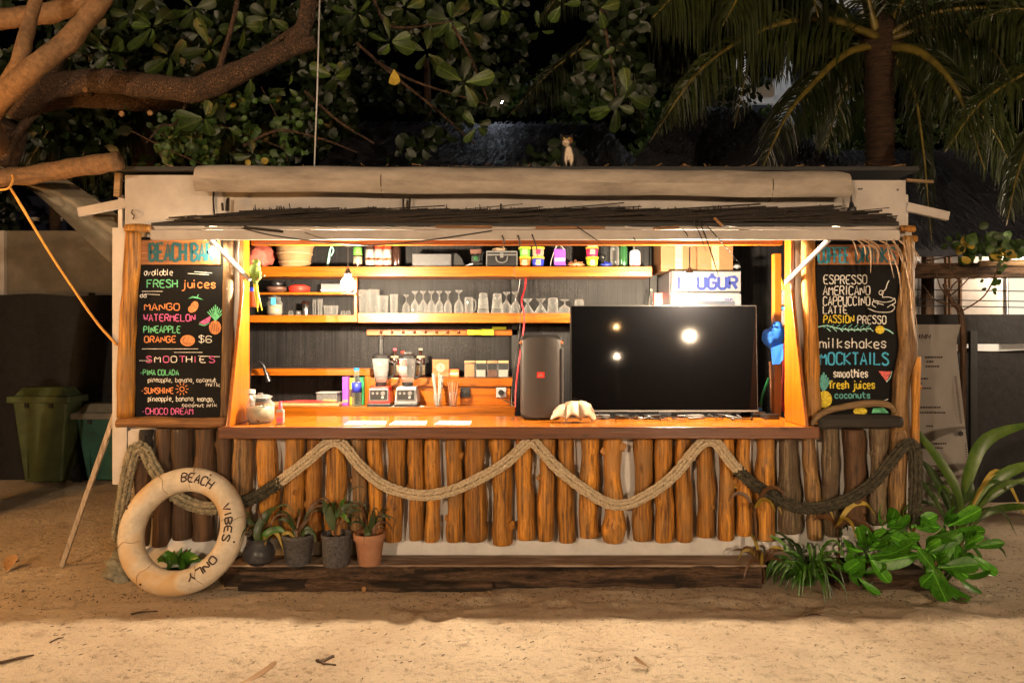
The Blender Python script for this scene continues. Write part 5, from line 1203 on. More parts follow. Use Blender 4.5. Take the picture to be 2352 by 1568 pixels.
MB().box(fx0 + .07, fx1 - .06, .894, .899, 1.05, zs0 - .07).build('door_glass', MT['window_glass'], d_)
m_ = MB(); text_px(m_, 'UGUR', 1664, 1682, 690, 5, .896, .004, 0, False); m_.build('small_logo', MT['logo_blue'], d_)
for a, b, y, zz, lab in ((1518, 1600, 1.0, .30, 'large brown cardboard box standing on the fridge, left one'), (1602, 1684, .95, .285, 'brown cardboard box on the fridge, right one')):
    x0, x1 = xw(a, y), xw(b, y); t2 = thing('cardboard_box', lab, 'cardboard box', ((x0 + x1) / 2, y, zs1)); MB().box(x0, x1, y, y + .34, zs1 + .002, zs1 + zz).build('box', MT['cardboard'], t2, bevel=.003)
    MB().box((x0 + x1) / 2 - .03, (x0 + x1) / 2 + .03, y - .003, y - .001, zs1 + .01, zs1 + zz - .01).build('tape', MT['lid_wood'], t2)
    m_ = MB(); m_.box(x0 + .03, x0 + .10, y - .003, y - .001, zs1 + .05, zs1 + .056).box(x0 + .03, x0 + .08, y - .003, y - .001, zs1 + .035, zs1 + .04); m_.build('printed_line', MT['brown_pan'], t2)
c = at(1693, 612, .93); tag(MB().ball(c + Vector((0, 0, .0)), .03, .03, .018, 12, 8, wob=.5).build('cable_clamp', MT['silver_trim'], smooth=True), 'small silver clamp on top of the fridge sign at the right', 'clamp')
# blue cap on the post
c = at(1775, 780, .36); t = thing('baseball_cap', 'blue baseball cap hanging from the wooden post', 'cap', c)
blob_cap = MB().ball(at(1779, 772, .35), .068, .05, .098, 18, 12, rot=(0, R(16), 0), wob=.2).ball(at(1768, 778, .34), .055, .045, .075, 18, 12, rot=(0, R(-22), 0), wob=.2).ball(at(1785, 752, .35), .04, .04, .05)
o_ = blob_cap.build('crown', MT['blue_cap'], t, smooth=True); r_ = o_.modifiers.new('skin', 'REMESH'); r_.mode = 'VOXEL'; r_.voxel_size = .007; r_.use_smooth_shade = True; o_.modifiers.new('soft', 'SMOOTH').iterations = 5
MB().ball(at(1778, 748, .31), .008).build('button', MT['blue_cap'], t, smooth=True)
mb = MB(); P_ = [at(1772, 800, .30), at(1798, 790, .30), at(1798, 825, .28), at(1790, 835, .28), at(1776, 836, .28)]
mb.add([p for p in P_] + [p + Vector((0, .008, 0)) for p in P_], [(0, 1, 2, 3, 4), (9, 8, 7, 6, 5)] + [(i, (i + 1) % 5, (i + 1) % 5 + 5, i + 5) for i in range(5)]); mb.build('brim', MT['blue_cap'], t, bevel=.003)
# items around the post
for k, (pb, pt) in enumerate(((746, 705), (700, 652))):
    Y = .96; c = Vector((xw(1804, Y), Y, zw(pb, Y) + .001)); t = thing('water_bottle', ('lower', 'upper')[k] + ' clear bottle with blue cap on the narrow shelf by the right jamb', 'bottle', c); h = zw(pt, Y) - c.z
    MB().lathe(c, [(.035, 0), (.035, h * .75), (.02, h * .85)], 14).build('bottle_body', MT['milky_plastic'], t, smooth=True); MB().lathe(c, [(.03, h * .85), (.03, h), (0, h)], 14).build('cap', MT['blue_plastic'], t, smooth='auto')
MB_ = MB().box(xw(1786, .95), xw(1815, .95), .92, 1.0, zw(702, .96), zw(700, .96)).build('bottle_shelf', MT['pine'], hut)
for pts, r, m, nm, lab in (([(1766, 868, .5), (1752, 905, .48), (1746, 935, .46), (1742, 950, .44)], .010, 'green_plastic', 'hose', 'green hose hanging right of the television'), ([(1769, 830, .55), (1771, 880, .55), (1772, 930, .5), (1776, 950, .46)], .010, 'copper', 'hose', 'copper coloured pipe beside the wooden post'),
        ([(1797, 790, .7), (1800, 850, .7), (1796, 900, .7), (1800, 945, .7)], .012, 'wire_red', 'hose', 'dark red hose behind the wooden post'), ([(1806, 780, .8), (1808, 850, .8), (1804, 940, .8)], .010, 'black_plastic', 'hose', 'black hose behind the wooden post'), ([(1786, 620, .6), (1796, 650, .6), (1800, 665, .6)], .012, 'yellow_plastic', 'strap', 'yellow strap hanging at the top of the wooden post')):
    tag(MB().tube(spline([at(*p) for p in pts], 6), r, 8).build(nm, MT[m], smooth=True), lab, nm)
c = Vector((xw(1745, .42), .42, CZ + .001)); t = thing('spray_bottle', 'small blue bottle at the foot of the green hose', 'bottle', c); MB().lathe(c, [(.018, 0), (.018, .05), (.008, .06)], 12).build('bottle_body', MT['blue_plastic'], t, smooth=True); MB().lathe(c, [(.012, .06), (.012, .08), (0, .081)], 12).build('cap', MT['black_plastic'], t)

# ---------------- parrot ----------------
def blob_body(name, balls, mat, parent, vox=.006, smooth=4):
    mb = MB()
    for b in balls:
        if b[0] == 't': mb.tube([Vector(p) for p in b[1]], b[2], 12)
        else: mb.ball(*b)
    o = mb.build(name, MT[mat], parent, smooth=True); r = o.modifiers.new('skin', 'REMESH'); r.mode = 'VOXEL'; r.voxel_size = vox; r.use_smooth_shade = True
    s = o.modifiers.new('soft', 'SMOOTH'); s.iterations = smooth; return o
pc = at(586, 638, -.06); t = thing('parrot', 'green parakeet figure with long yellow tail perched on the awning strut end', 'parrot', pc)
hd = at(588, 604, -.06)
blob_body('body', [(at(585, 622, -.06), .040, .036, .058, 16, 10, (0, R(8), 0)), (hd, .030, .028, .028), (at(592, 630, -.065), .028, .02, .045, 14, 8, (0, R(-6), 0)), ('t', [at(584, 640, -.06), at(589, 652, -.06)], [.024, .012])], 'parrot_green', t, .005, 3)
MB().tube([at(587, 650, -.06), at(593, 680, -.06), at(602, 713, -.06)], [.013, .010, .003], 8, flat=.4).build('tail', MT['parrot_yellow'], t, smooth=True)
MB().tube([at(585, 650, -.062), at(589, 690, -.065), at(592, 716, -.065)], [.012, .009, .003], 8, flat=.4).build('tail', MT['parrot_yellow'], t, smooth=True)
MB().ball(hd + Vector((-.018, -.018, -.006)), .009, .012, .011, 10, 6).build('beak', MT['beak'], t, smooth=True)
for s in (-1, 1): MB().ball(hd + Vector((s * .022, -.016, .006)), .0045).build('eye', MT['black_plastic'], t, smooth=True)
MB().tube([at(584, 643, -.075), at(583, 637, -.07)], .005, 6).tube([at(592, 643, -.075), at(592, 636, -.07)], .005, 6).build('foot', MT['beak'], t)
# ---------------- cat ----------------
cz = zw(398, 0) + .036; cc = Vector((xw(1306, .22), .22, cz)); t = thing('cat', 'black, white and ginger cat sitting on the roof edge above the canvas roll', 'cat', cc)
C = lambda x, y, z: cc + Vector((x, y, z))
blob_body('body', [(C(.06, .04, .085), .085, .10, .085), (C(.03, -.01, .12), .06, .065, .09), (C(-.01, -.05, .17), .045, .045, .05), (C(-.02, -.08, .225), .046, .045, .042), (C(-.026, -.118, .212), .022, .022, .018),
   ('t', [C(-.035, -.05, .14), C(-.035, -.09, .06), C(-.038, -.10, .012)], [.026, .017, .016]), ('t', [C(.025, -.05, .14), C(.02, -.09, .06), C(.018, -.10, .012)], [.026, .017, .016]), (C(-.036, -.112, .012), .018, .024, .012), (C(.02, -.112, .012), .018, .024, .012),
   (C(.115, .0, .04), .05, .075, .04), ('t', [C(-.05, -.07, .25), C(-.062, -.075, .285)], [.022, .004]), ('t', [C(.008, -.07, .25), C(.024, -.072, .283)], [.022, .004]), ('t', [C(.1, .12, .03), C(.19, .06, .02), C(.2, -.02, .018), C(.13, -.08, .015)], [.02, .018, .016, .010])], 'cat_fur', t, .007, 3)
for s in (-1, 1): MB().ball(C(-.024 + s * .017, -.121, .232), .0055, .004, .0065).build('eye', MT['chalk_yellow'], t, smooth=True)
MB().ball(C(-.027, -.140, .214), .005).build('nose', MT['beak'], t, smooth=True)
# ---------------- leaf builders ----------------
def leaf_mesh(name, mat, shape='obovate', fold=.18, curl=.25):
    """unit leaf: stalk at origin, blade along +Z to 1, face towards -Y"""
    prof = {'obovate': [(0, .03), (.15, .10), (.4, .24), (.62, .29), (.8, .30), (.92, .21), (1, .05)], 'round': [(0, .08), (.15, .32), (.4, .46), (.65, .44), (.85, .3), (1, .04)],
            'lance': [(0, .03), (.2, .09), (.5, .12), (.8, .07), (1, .005)]}[shape]
    vs = []; fs = []
    for z, w_ in prof:
        y = -curl * z * z
        vs += [(-w_, y - fold * w_, z - curl * .3 * z * z), (-w_ * .5, y - fold * w_ * .2, z - curl * .3 * z * z), (0, y + .01, z - curl * .3 * z * z), (w_ * .5, y - fold * w_ * .2, z - curl * .3 * z * z), (w_, y - fold * w_, z - curl * .3 * z * z)]
    for i in range(len(prof) - 1):
        for k in range(4): a = i * 5 + k; fs.append((a, a + 1, a + 6, a + 5))
    me = bpy.data.meshes.new(name); me.from_pydata(vs, [], fs); me.materials.append(MT[mat]); me.polygons.foreach_set('use_smooth', [True] * len(fs)); return me
GLOSSY = [leaf_mesh('leaf', 'leaf_glossy', 'obovate', f, c) for f, c in ((.15, .10), (.3, .38), (.1, .60), (.35, .75), (.2, -.15))]
LM = {(k, s): leaf_mesh('leaf', k, s) for k, s in (('leaf_almond', 'obovate'), ('leaf_yellow', 'obovate'), ('leaf_vine', 'round'), ('leaf_glossy', 'obovate'), ('leaf_yellow', 'round'), ('leaf_dark', 'obovate'), ('dry_leaf', 'obovate'), ('straw', 'obovate'))}
def orient(d, face=(0, -1, 0), roll=0):
    z = Vector(d).normalized(); y = -Vector(face); x = y.cross(z)
    x = x.normalized() if x.length > 1e-4 else z.orthogonal(); y = z.cross(x)
    return Matrix((x, y, z)).transposed() @ Matrix.Rotation(roll, 3, 'Z')
def leaf_obj(parent, p, d, size, key, face=(0, -1, 0), roll=0, name='leaf', wide=1):
    o = bpy.data.objects.new(name, random.choice(GLOSSY) if key[0] == 'leaf_glossy' else LM[key]); COL.objects.link(o); o.parent = parent
    o.matrix_local = Matrix.Translation(Vector(p) - root_loc(parent)) @ orient(d, face, roll).to_4x4() @ Matrix.Diagonal((size * wide, size, size, 1)); return o
def leaf_into(mb, p, d, size, face=(0, -1, 0), w_=.3):
    M = orient(d, face, random.uniform(-.6, .6)); p = Vector(p)
    P = [(0, 0, 0), (-w_, -.04, .45), (-w_ * .8, -.10, .8), (0, -.16, 1), (w_ * .8, -.10, .8), (w_, -.04, .45), (0, .02, .5)]
    mb.add([p + M @ (Vector(q) * size) for q in P], [(0, 6, 1), (1, 6, 3, 2), (3, 6, 5, 4), (0, 5, 6)])
def blade(path, wd, fold=.25, n=7, face=(0, -1, .3), prof=(.35, .8, 1, 1, .85, .5, .05)):
    P = spline(path, max(2, n // (len(path) - 1) + 1)); vs = []; fs = []; N_ = len(P)
    for i, p in enumerate(P):
        t = i / (N_ - 1) * (len(prof) - 1); k = min(int(t), len(prof) - 2); w_ = wd / 2 * (prof[k] + (prof[k + 1] - prof[k]) * (t - k))
        tn = (P[min(i + 1, N_ - 1)] - P[max(i - 1, 0)]).normalized(); s = tn.cross(Vector(face)); s = s.normalized() if s.length > 1e-3 else Vector((1, 0, 0)); nn = s.cross(tn).normalized()
        vs += [p - s * w_ + nn * w_ * fold, p, p + s * w_ + nn * w_ * fold]
    for i in range(N_ - 1): fs += [(3 * i, 3 * i + 1, 3 * i + 4, 3 * i + 3), (3 * i + 1, 3 * i + 2, 3 * i + 5, 3 * i + 4)]
    return vs, fs
def blade_obj(parent, path, wd, mat, name='leaf', **k):
    mb = MB(); mb.add(*blade(path, wd, **k)); return mb.build(name, MT[mat], parent, smooth=True)
def arch(base, az, l, up, droop):
    b = Vector(base); d = Vector((math.cos(az), math.sin(az), 0))
    return [b, b + d * l * .35 + Vector((0, 0, l * up * .7)), b + d * l * .75 + Vector((0, 0, l * (up - droop * .35))), b + d * l + Vector((0, 0, l * (up - droop)))]

# ---------------- pots with plants ----------------
def pot(px, pb, pt, w_top, w_bot, mat, style, label, Y=-.17):
    s = (Y - CAMY) / F; z0 = .137; h = (pb - pt) * s; rt = w_top * s / 2; rb = w_bot * s / 2; c = Vector((xw(px, Y), Y, z0)); t = thing('plant_pot', label, 'plant pot', c)
    if style == 'round': prof = [(rb * .6, 0), (rb, h * .18), (rb * 1.08, h * .42), (rb * .92, h * .66), (rt * .86, h * .78), (rt * .84, h * .86), (rt, h), (rt * .92, h), (rt * .78, h * .85), (rt * .7, h * .7)]
    elif style == 'rim': prof = [(rb, 0), (rt * .88, h * .78), (rt, h * .80), (rt * 1.02, h * .97), (rt * .98, h), (rt * .88, h), (rt * .82, h * .8)]
    else: prof = [(rb, 0), (rb * 1.04, .01), (rt * .96, h * .88), (rt, h * .9), (rt, h), (rt * .93, h), (rt * .88, h * .75)]
    MB().lathe(c, prof, 28).build('pot_body', MT[mat], t, smooth='auto'); MB().lathe(c, [(rt * .88, h * .8), (0, h * .84)], 20).build('soil', MT['soil'], t, smooth=True); return t, c + Vector((0, 0, h * .82))
def seedling(t, c, leaves, label=None, stem=None):
    top = c if not stem else at(*stem[-1], c.y)
    for i in range(11): blade_obj(t, arch(top + Vector((0, 0, .01)), random.uniform(0, 6.28), random.uniform(.12, .24), random.uniform(.5, 1.4), random.uniform(.3, 1.0)), random.uniform(.006, .014), random.choice(('leaf_pot', 'leaf_pot', 'leaf_ti')))
    if stem: MB().tube(spline([c] + [at(*p, c.y - .01) for p in stem], 5), [.008, .006, .004], 7).build('stem', MT['leaf_ti'], t, smooth=True)
    for pts, wd, m in leaves: blade_obj(t, [at(*p, c.y - .02 - .01 * random.random()) + Vector((0, random.uniform(-.03, .01), 0)) for p in pts], wd * .0031, m)
t, c = pot(596, 1308, 1248, 56, 66, 'pot_dark', 'round', 'round dark glazed pot with arching green leaved plant, leftmost of four', -.20)
plant = lambda lab, c: thing('potted_plant', lab, 'plant', c)
p = plant('green strap leaved seedling growing in the round dark pot', c)
seedling(p, c, [([(598, 1255), (595, 1215), (612, 1180), (642, 1160)], 17, 'leaf_pot'), ([(598, 1255), (590, 1220), (572, 1200), (545, 1222)], 14, 'leaf_pot'), ([(600, 1255), (612, 1225), (640, 1215), (660, 1228)], 15, 'leaf_strap'), ([(598, 1250), (602, 1210), (596, 1180), (590, 1165)], 9, 'leaf_ti'),
  ([(598, 1255), (616, 1228), (636, 1224), (652, 1262)], 10, 'leaf_yellow'), ([(598, 1250), (586, 1210), (570, 1190), (556, 1186)], 10, 'leaf_pot'), ([(598, 1255), (608, 1232), (612, 1240), (611, 1258)], 7, 'leaf_yellow')])
t, c = pot(685, 1305, 1236, 74, 54, 'pot_grey', 'plain', 'grey speckled stone pot, second from the left, with thin dry stems', -.19)
p = plant('half dried seedling with brown stems growing in the grey speckled pot', c)
seedling(p, c, [([(682, 1245), (676, 1215), (660, 1190), (640, 1192)], 9, 'leaf_pot'), ([(684, 1245), (690, 1215), (706, 1195), (718, 1178)], 8, 'leaf_ti'), ([(684, 1245), (684, 1205), (690, 1180), (698, 1160)], 5, 'leaf_ti'), ([(686, 1245), (700, 1222), (720, 1222), (728, 1248)], 9, 'leaf_pot'),
  ([(682, 1245), (668, 1222), (652, 1225), (646, 1240)], 7, 'leaf_yellow'), ([(684, 1245), (694, 1215), (712, 1214), (724, 1222)], 9, 'leaf_pot')])
t, c = pot(773, 1312, 1240, 70, 58, 'pot_grey', 'plain', 'dark grey cylindrical pot, third from the left, holding the tallest seedling', -.21)
p = plant('tallest seedling with broad dark leaves in the third pot', c)
seedling(p, c, [([(768, 1215), (762, 1190), (752, 1165), (744, 1145)], 20, 'leaf_pot'), ([(772, 1190), (778, 1172), (788, 1152), (796, 1140)], 10, 'leaf_strap'), ([(776, 1178), (790, 1164), (815, 1158), (836, 1166)], 11, 'leaf_pot'), ([(778, 1180), (796, 1174), (815, 1172), (835, 1170)], 9, 'leaf_pot'),
  ([(776, 1182), (788, 1180), (798, 1188), (806, 1200)], 10, 'leaf_strap'), ([(770, 1250), (768, 1215), (772, 1190), (780, 1165)], 6, 'leaf_ti'), ([(772, 1250), (772, 1220), (780, 1198), (796, 1192)], 4, 'leaf_ti')], stem=[(770, 1225), (772, 1190)])
t, c = pot(849, 1308, 1236, 74, 50, 'terracotta', 'rim', 'light terracotta pot with rounded rim, rightmost of four', -.20)
p = plant('small upright seedling growing in the terracotta pot', c)
seedling(p, c, [([(850, 1245), (852, 1215), (858, 1185), (860, 1160)], 13, 'leaf_pot'), ([(848, 1245), (846, 1225), (842, 1212), (840, 1205)], 13, 'leaf_pot'), ([(850, 1245), (858, 1215), (870, 1200), (884, 1190)], 5, 'leaf_ti'), ([(850, 1245), (862, 1222), (874, 1206), (888, 1212)], 5, 'leaf_ti')])
# bromeliad seen through the life ring
c = Vector((xw(415, -.12), -.12, .0)); t = thing('bromeliad', 'low green strap leaved plant seen through the life ring', 'plant', c)
MB().lathe(c, [(.09, 0), (.12, .09), (.11, .09), (0, .08)], 18).build('pot_body', MT['pot_dark'], t, smooth=True)
for i, (x, y, wd) in enumerate(((355, 1302, 26), (372, 1275, 26), (400, 1262, 20), (418, 1255, 18), (440, 1258, 20), (458, 1280, 26), (476, 1306, 26), (385, 1305, 22), (425, 1312, 26), (360, 1285, 20), (470, 1290, 20))):
    tip = at(x, y, -.16 - .05 * (i % 3)); b = c + Vector((0, -.02, .08)); blade_obj(t, [b, (b + tip) / 2 + Vector((0, -.02, .05 if y > 1262 else .0)), tip], wd * .003, 'leaf_strap', prof=(.7, 1, 1, .9, .7, .4, .03))
# ---------------- corner planting on the right ----------------
c = gnd(1855, 1345); t = thing('spider_plant', 'spider plant with many thin arching green leaves at the right foot of the bar', 'plant', c)
for i in range(84):
    az = random.uniform(0, 6.283); l = random.uniform(.22, .36); blade_obj(t, arch(c + Vector((random.uniform(-.03, .03), random.uniform(-.03, .03), .01)), az, l * random.uniform(.5, 1), random.uniform(.5, 1.25), random.uniform(.4, 1.3)), random.uniform(.014, .022), 'leaf_strap' if i % 5 else 'leaf_pot', prof=(.8, 1, 1, .9, .7, .4, .03))
def shrub(c, heads, label, stems=True):
    t = thing('broad_leaved_shrub', label, 'shrub', c)
    for (px, py, Y, n, size, spread) in heads:
        h = at(px, py, Y)
        MB().tube(spline([c + Vector((random.uniform(-.04, .04), 0, 0)), (c + h) / 2 + Vector((random.uniform(-.04, .04), .02, 0)), h], 5), [.013, .010, .007], 8).build('stem', MT['leaf_pot'], t, smooth=True)
        a0 = random.uniform(0, 6.28)
        for i in range(n):
            a = a0 + 2 * math.pi * i / n + random.uniform(-.3, .3)
            d = Vector((math.cos(a) * spread, -random.uniform(-.2, .55), math.sin(a) * .85 + .08)).normalized(); leaf_obj(t, h + d * .02 - Vector((0, 0, random.uniform(0, .05))), d, size * random.uniform(.8, 1.12), ('leaf_glossy', 'obovate'), face=(random.uniform(-.7, .7), -1, random.uniform(.0, 1.2)), wide=random.uniform(.55, .8))
        for i in range(n):
            a = 2 * math.pi * i / n + random.uniform(-.4, .4); d = Vector((math.cos(a) * .55, -.55, math.sin(a) * .45 + .5)).normalized(); leaf_obj(t, h + Vector((0, -.015, .02)), d, size * random.uniform(.38, .68), ('leaf_glossy', 'obovate'), face=(-math.cos(a), -.6, .8), wide=random.uniform(.5, .75))
    return t
shrub(gnd(1995, 1352), [(1990, 1262, -.33, 8, .25, 1), (2035, 1215, -.22, 7, .20, 1), (1965, 1300, -.30, 6, .17, 1)], 'bright green broad leaved shrub, left one of the two in the corner planting')
shrub(gnd(2150, 1362), [(2125, 1262, -.36, 6, .24, 1), (2170, 1205, -.15, 6, .22, 1), (2225, 1252, -.22, 5, .17, 1), (2150, 1300, -.40, 5, .20, 1), (2085, 1200, -.1, 5, .18, 1), (2195, 1300, -.3, 6, .17, 1)], 'bright green broad leaved shrub, right one below the coconut seedling')
c = gnd(2205, 1330) + Vector((0, .25, 0)); t = thing('coconut_seedling', 'young coconut palm with long arching blades at the right corner of the bar', 'palm seedling', c)
YC = c.y; k = .0031
for pts, wd, m in (([(2200, 1260), (2192, 1150), (2150, 1050), (2052, 920)], 30, 'leaf_blade'), ([(2205, 1260), (2225, 1110), (2270, 1010), (2400, 965)], 40, 'leaf_blade'), ([(2208, 1260), (2245, 1150), (2320, 1080), (2420, 1060)], 34, 'leaf_blade'), ([(2210, 1260), (2250, 1130), (2300, 1085), (2352, 1190)], 16, 'leaf_yellow'),
  ([(2195, 1260), (2180, 1160), (2150, 1090), (2120, 1052)], 26, 'leaf_pot'), ([(2200, 1260), (2202, 1180), (2214, 1130), (2222, 1100)], 24, 'leaf_pot'), ([(2205, 1255), (2238, 1180), (2290, 1130), (2380, 1080)], 24, 'leaf_blade'), ([(2190, 1250), (2150, 1160), (2120, 1120), (2090, 1080)], 18, 'leaf_pot'),
  ([(2205, 1260), (2250, 1180), (2320, 1160), (2400, 1172)], 22, 'leaf_blade'), ([(2200, 1300), (2230, 1250), (2255, 1280), (2262, 1320)], 12, 'leaf_strap'), ([(2200, 1262), (2250, 1230), (2290, 1255), (2310, 1280)], 9, 'leaf_pot')):
    P = [Vector((xw(x, YC), YC + random.uniform(-.06, .06), zw(y, YC))) for x, y in pts]; blade_obj(t, P, wd * k * .78, m, fold=.3, n=14, prof=(.2, .3, .7, 1, .95, .6, .04))
for i in range(9): blade_obj(t, arch(at(2202, 1255, YC), random.uniform(-1.4, 4.4), random.uniform(.3, .55), random.uniform(.9, 1.6), random.uniform(.3, .9)), random.uniform(.018, .034), random.choice(('leaf_blade', 'leaf_pot')), n=10, prof=(.3, .6, 1, 1, .8, .5, .04))
MB().tube(spline([c, at(2200, 1290, YC), at(2204, 1235, YC)], 5), [.035, .028, .016], 10, wob=.2).build('stem', MT['bark_pale'], t, smooth=True); MB().ball(c + Vector((0, 0, .05)), .1, .08, .07, 16, 10, wob=.3).build('husk', MT['palm_bark'], t, smooth=True)
for i in range(12): a = random.uniform(3.3, 6.1); MB().tube(spline([c + Vector((0, -.05, .10)), c + Vector((math.cos(a) * .08, -.1, .06)), c + Vector((math.cos(a) * .14, -.12, -.01))], 4), .005, 5).build('root', MT['dry_leaf'], t)
def ti_plant(base, tip, n, ln, wd, label, az0=0):
    t = thing('ti_plant', label, 'plant', base); MB().tube(spline([base, (base + tip) / 2 + Vector((.015, 0, 0)), tip], 5), [.010, .008, .005], 8).build('stem', MT['leaf_ti'], t, smooth=True)
    for i in range(n):
        a = az0 + 2 * math.pi * i / n + random.uniform(-.3, .3); blade_obj(t, arch(tip - Vector((0, 0, .03 * random.random())), a, ln * random.uniform(.7, 1.1), random.uniform(.3, .9), random.uniform(.1, .8)), wd, 'leaf_ti' if i % 3 else 'leaf_yellow', prof=(.4, .9, 1, .9, .7, .4, .03))
    return t
ti_plant(gnd(1752, 1338), at(1748, 1290, -.22), 12, .19, .022, 'dried reddish tuft plant at the right end of the timber beam'); ti_plant(gnd(1742, 1342) + Vector((0, .08, 0)), at(1732, 1165, -.16), 8, .22, .028, 'tall thin dried plant with brown leaves in front of the logs'); ti_plant(at(1925, 1300, -.12), at(1920, 1205, -.16), 8, .27, .034, 'dark reddish ti plant standing behind the spider plant')
mb = MB().bar(gnd(2170, 1355), gnd(2215, 1392) + Vector((0, 0, .03)), .035, .03, up=(0, 0, 1)); tag(mb.build('driftwood', MT['timber_rot']), 'short dark stick lying in the sand under the right shrub', 'stick')

# ---------------- litter on the sand ----------------
def lay(p, rz, s, key, lab):
    t = bpy.data.objects.new('fallen_leaf', LM[key]); COL.objects.link(t); t.location = p + Vector((0, 0, .012 + ground_h(p.x, p.y))); t.rotation_euler = (R(-78), 0, rz); t.scale = (s * .8, s, s); tag(t, lab, 'fallen leaf')
lay(gnd(1492, 1537), 1.3, .09, ('dry_leaf', 'obovate'), 'small curled orange brown leaf on the lit sand, right of centre'); lay(gnd(15, 1318), .4, .16, ('dry_leaf', 'obovate'), 'crumpled brown leaf at the left edge of the sand')
lay(gnd(548, 1580), -1.5, .2, ('straw', 'obovate'), 'pale yellow leaf at the very bottom of the picture'); lay(gnd(1130, 1376), .9, .05, ('dry_leaf', 'obovate'), 'tiny brown leaf in the shade before the timber beam'); lay(gnd(835, 1366), .2, .06, ('dry_leaf', 'obovate'), 'small dark dry leaf in the shade left of centre')
def twig(pts, r, lab):
    P = [gnd(*p) for p in pts]; P = [p + Vector((0, 0, ground_h(p.x, p.y) + r + (.03 if i == 2 and len(pts) > 3 else .002))) for i, p in enumerate(P)]; tag(MB().tube(spline(P, 5), [r * 1.1, r, r * .5], 6, wob=.4, wf=30).build('twig', MT['log_dark'], smooth=True), lab, 'twig')
twig([(0, 1523), (40, 1515), (78, 1506)], .008, 'dark curved twig at the lower left corner of the sand'); twig([(728, 1520), (738, 1510), (765, 1512), (740, 1524), (772, 1526)], .008, 'looped dark dry pod lying on the lit sand'); twig([(115, 1478), (130, 1470), (146, 1467)], .004, 'thin dark twig on the lit sand at the left')
twig([(302, 1412), (325, 1406), (362, 1402)], .006, 'small dark twig in the shade below the life ring'); twig([(1850, 1418), (1868, 1412), (1885, 1417)], .005, 'little twig just inside the shadow edge at right'); twig([(10, 1305), (28, 1298), (44, 1290)], .006, 'twig beside the crumpled leaf at the left edge')
mb = MB()
for i in range(3000):
    x = random.uniform(-4, 4); y = random.uniform(-2.2, 2.2) if i % 5 else random.gauss(-.42, .14)
    if y > -.3 and abs(x) < 2.9: continue
    a = random.uniform(0, 3.14); l = abs(random.gauss(0, .011)) + .003
    if y < -.5 and noise.noise(Vector((x * 1.1, y * 5, 4))) < .12: continue
    a *= .35 if y < -.8 else 1; z = ground_h(x, y) + .003
    mb.bar((x, y, z), (x + l * math.cos(a), y + l * math.sin(a), z + random.uniform(0, .004)), random.uniform(.002, .005), .0025, up=(0, 0, 1))
tag(mb.build('leaf_litter', MT['log_dark']), kind='stuff')

# ---------------- sea almond tree, left ----------------
tr = thing('sea_almond_tree', 'spreading tree on the left with thick bent branches and large rounded leaves over the bar', 'tree', (-4.35, 1.2, 0))
def limb(pts, rad, mat='bark', name='branch', wob=.16, Y0=None):
    P = spline([at(*p) for p in pts], 7); MB().tube(P, [r * .88 * (P[0].y - CAMY) / F for r in rad], 18, wob=wob * 1.4, wf=11).build(name, MT[mat], tr, smooth=True)
MB().tube(spline([(-5.0, 1.2, -.1), (-4.75, 1.1, .8), at(-75, 520, .9), at(-5, 380, .75), at(28, 290, .6)], 7), [.2, .17, .14, .12, .11], 16, wob=.18, wf=6).build('trunk', MT['bark'], tr, smooth=True)
limb([(40, 250, .5), (110, 205, .3), (210, 186, .2), (320, 196, .15), (440, 206, .1), (505, 186, .1), (600, 144, .1), (670, 112, .1), (725, 96, .1)], [32, 30, 27, 28, 29, 27, 24, 20, 14])
limb([(672, 108, .1), (695, 70, .1), (706, 30, .1), (712, -40, .1), (740, -260, .2)], [24, 22, 21, 22]); limb([(50, 240, .62), (180, 222, .6), (330, 236, .6), (440, 232, .55)], [28, 26, 22, 15])
limb([(5, 330, .5), (-20, 258, -.1), (40, 150, -.5), (68, 50, -.5), (90, -40, -.5), (130, -260, -.5)], [16, 16, 14, 12, 12], 'bark_pale'); limb([(0, 340, .55), (-30, 275, -.1), (60, 172, -.5), (150, 100, -.5), (200, 40, -.5), (250, -40, -.5), (330, -280, -.4)], [24, 22, 20, 19, 18], 'bark_pale')
limb([(-150, 330, .5), (-120, 140, .1), (-60, 60, -.2), (40, 40, -.2), (150, 20, -.2), (260, -50, -.2), (420, -220, -.1)], [26, 22, 20, 18], 'bark_pale'); limb([(8, 372, .5), (45, 300, .5), (110, 240, .5), (212, 214, .45)], [12, 10, 9, 7])
limb([(495, 190, .12), (515, 120, .1), (535, 50, .1), (550, -20, .1)], [9, 7, 6, 5]); limb([(520, 180, .14), (600, 120, .2), (680, 60, .2), (740, 0, .2)], [8, 7, 5, 5]); limb([(120, 180, .4), (160, 80, .4), (190, 0, .4)], [14, 12, 10])
cl = limb([(-90, 440, .8), (-90, 424, .1), (-40, 412, -.25), (60, 402, -.22), (160, 388, -.2), (275, 370, -.2)], [19, 19, 19, 20], 'bark_pale', 'sawn_limb')
for pts in ([(437, 228, .3), (425, 245, .25), (400, 285, .2), (370, 290, .2), (335, 330, .2)], [(560, 335, .3), (640, 300, .3), (740, 320, .3), (820, 350, .3)], [(700, 210, .4), (780, 280, .4), (860, 330, .4)], [(820, 100, .6), (900, 170, .6), (1000, 250, .6), (1090, 330, .6)], [(860, 140, .6), (960, 190, .7), (1120, 240, .7)],
            [(1040, 60, .2), (1080, 130, .25), (1120, 230, .3)], [(1380, 20, .3), (1400, 120, .3), (1415, 220, .3)], [(850, -20, .3), (900, 60, .3), (1040, 50, .3)]): limb(pts, [4, 3.5, 3, 2], 'bark', 'twig')
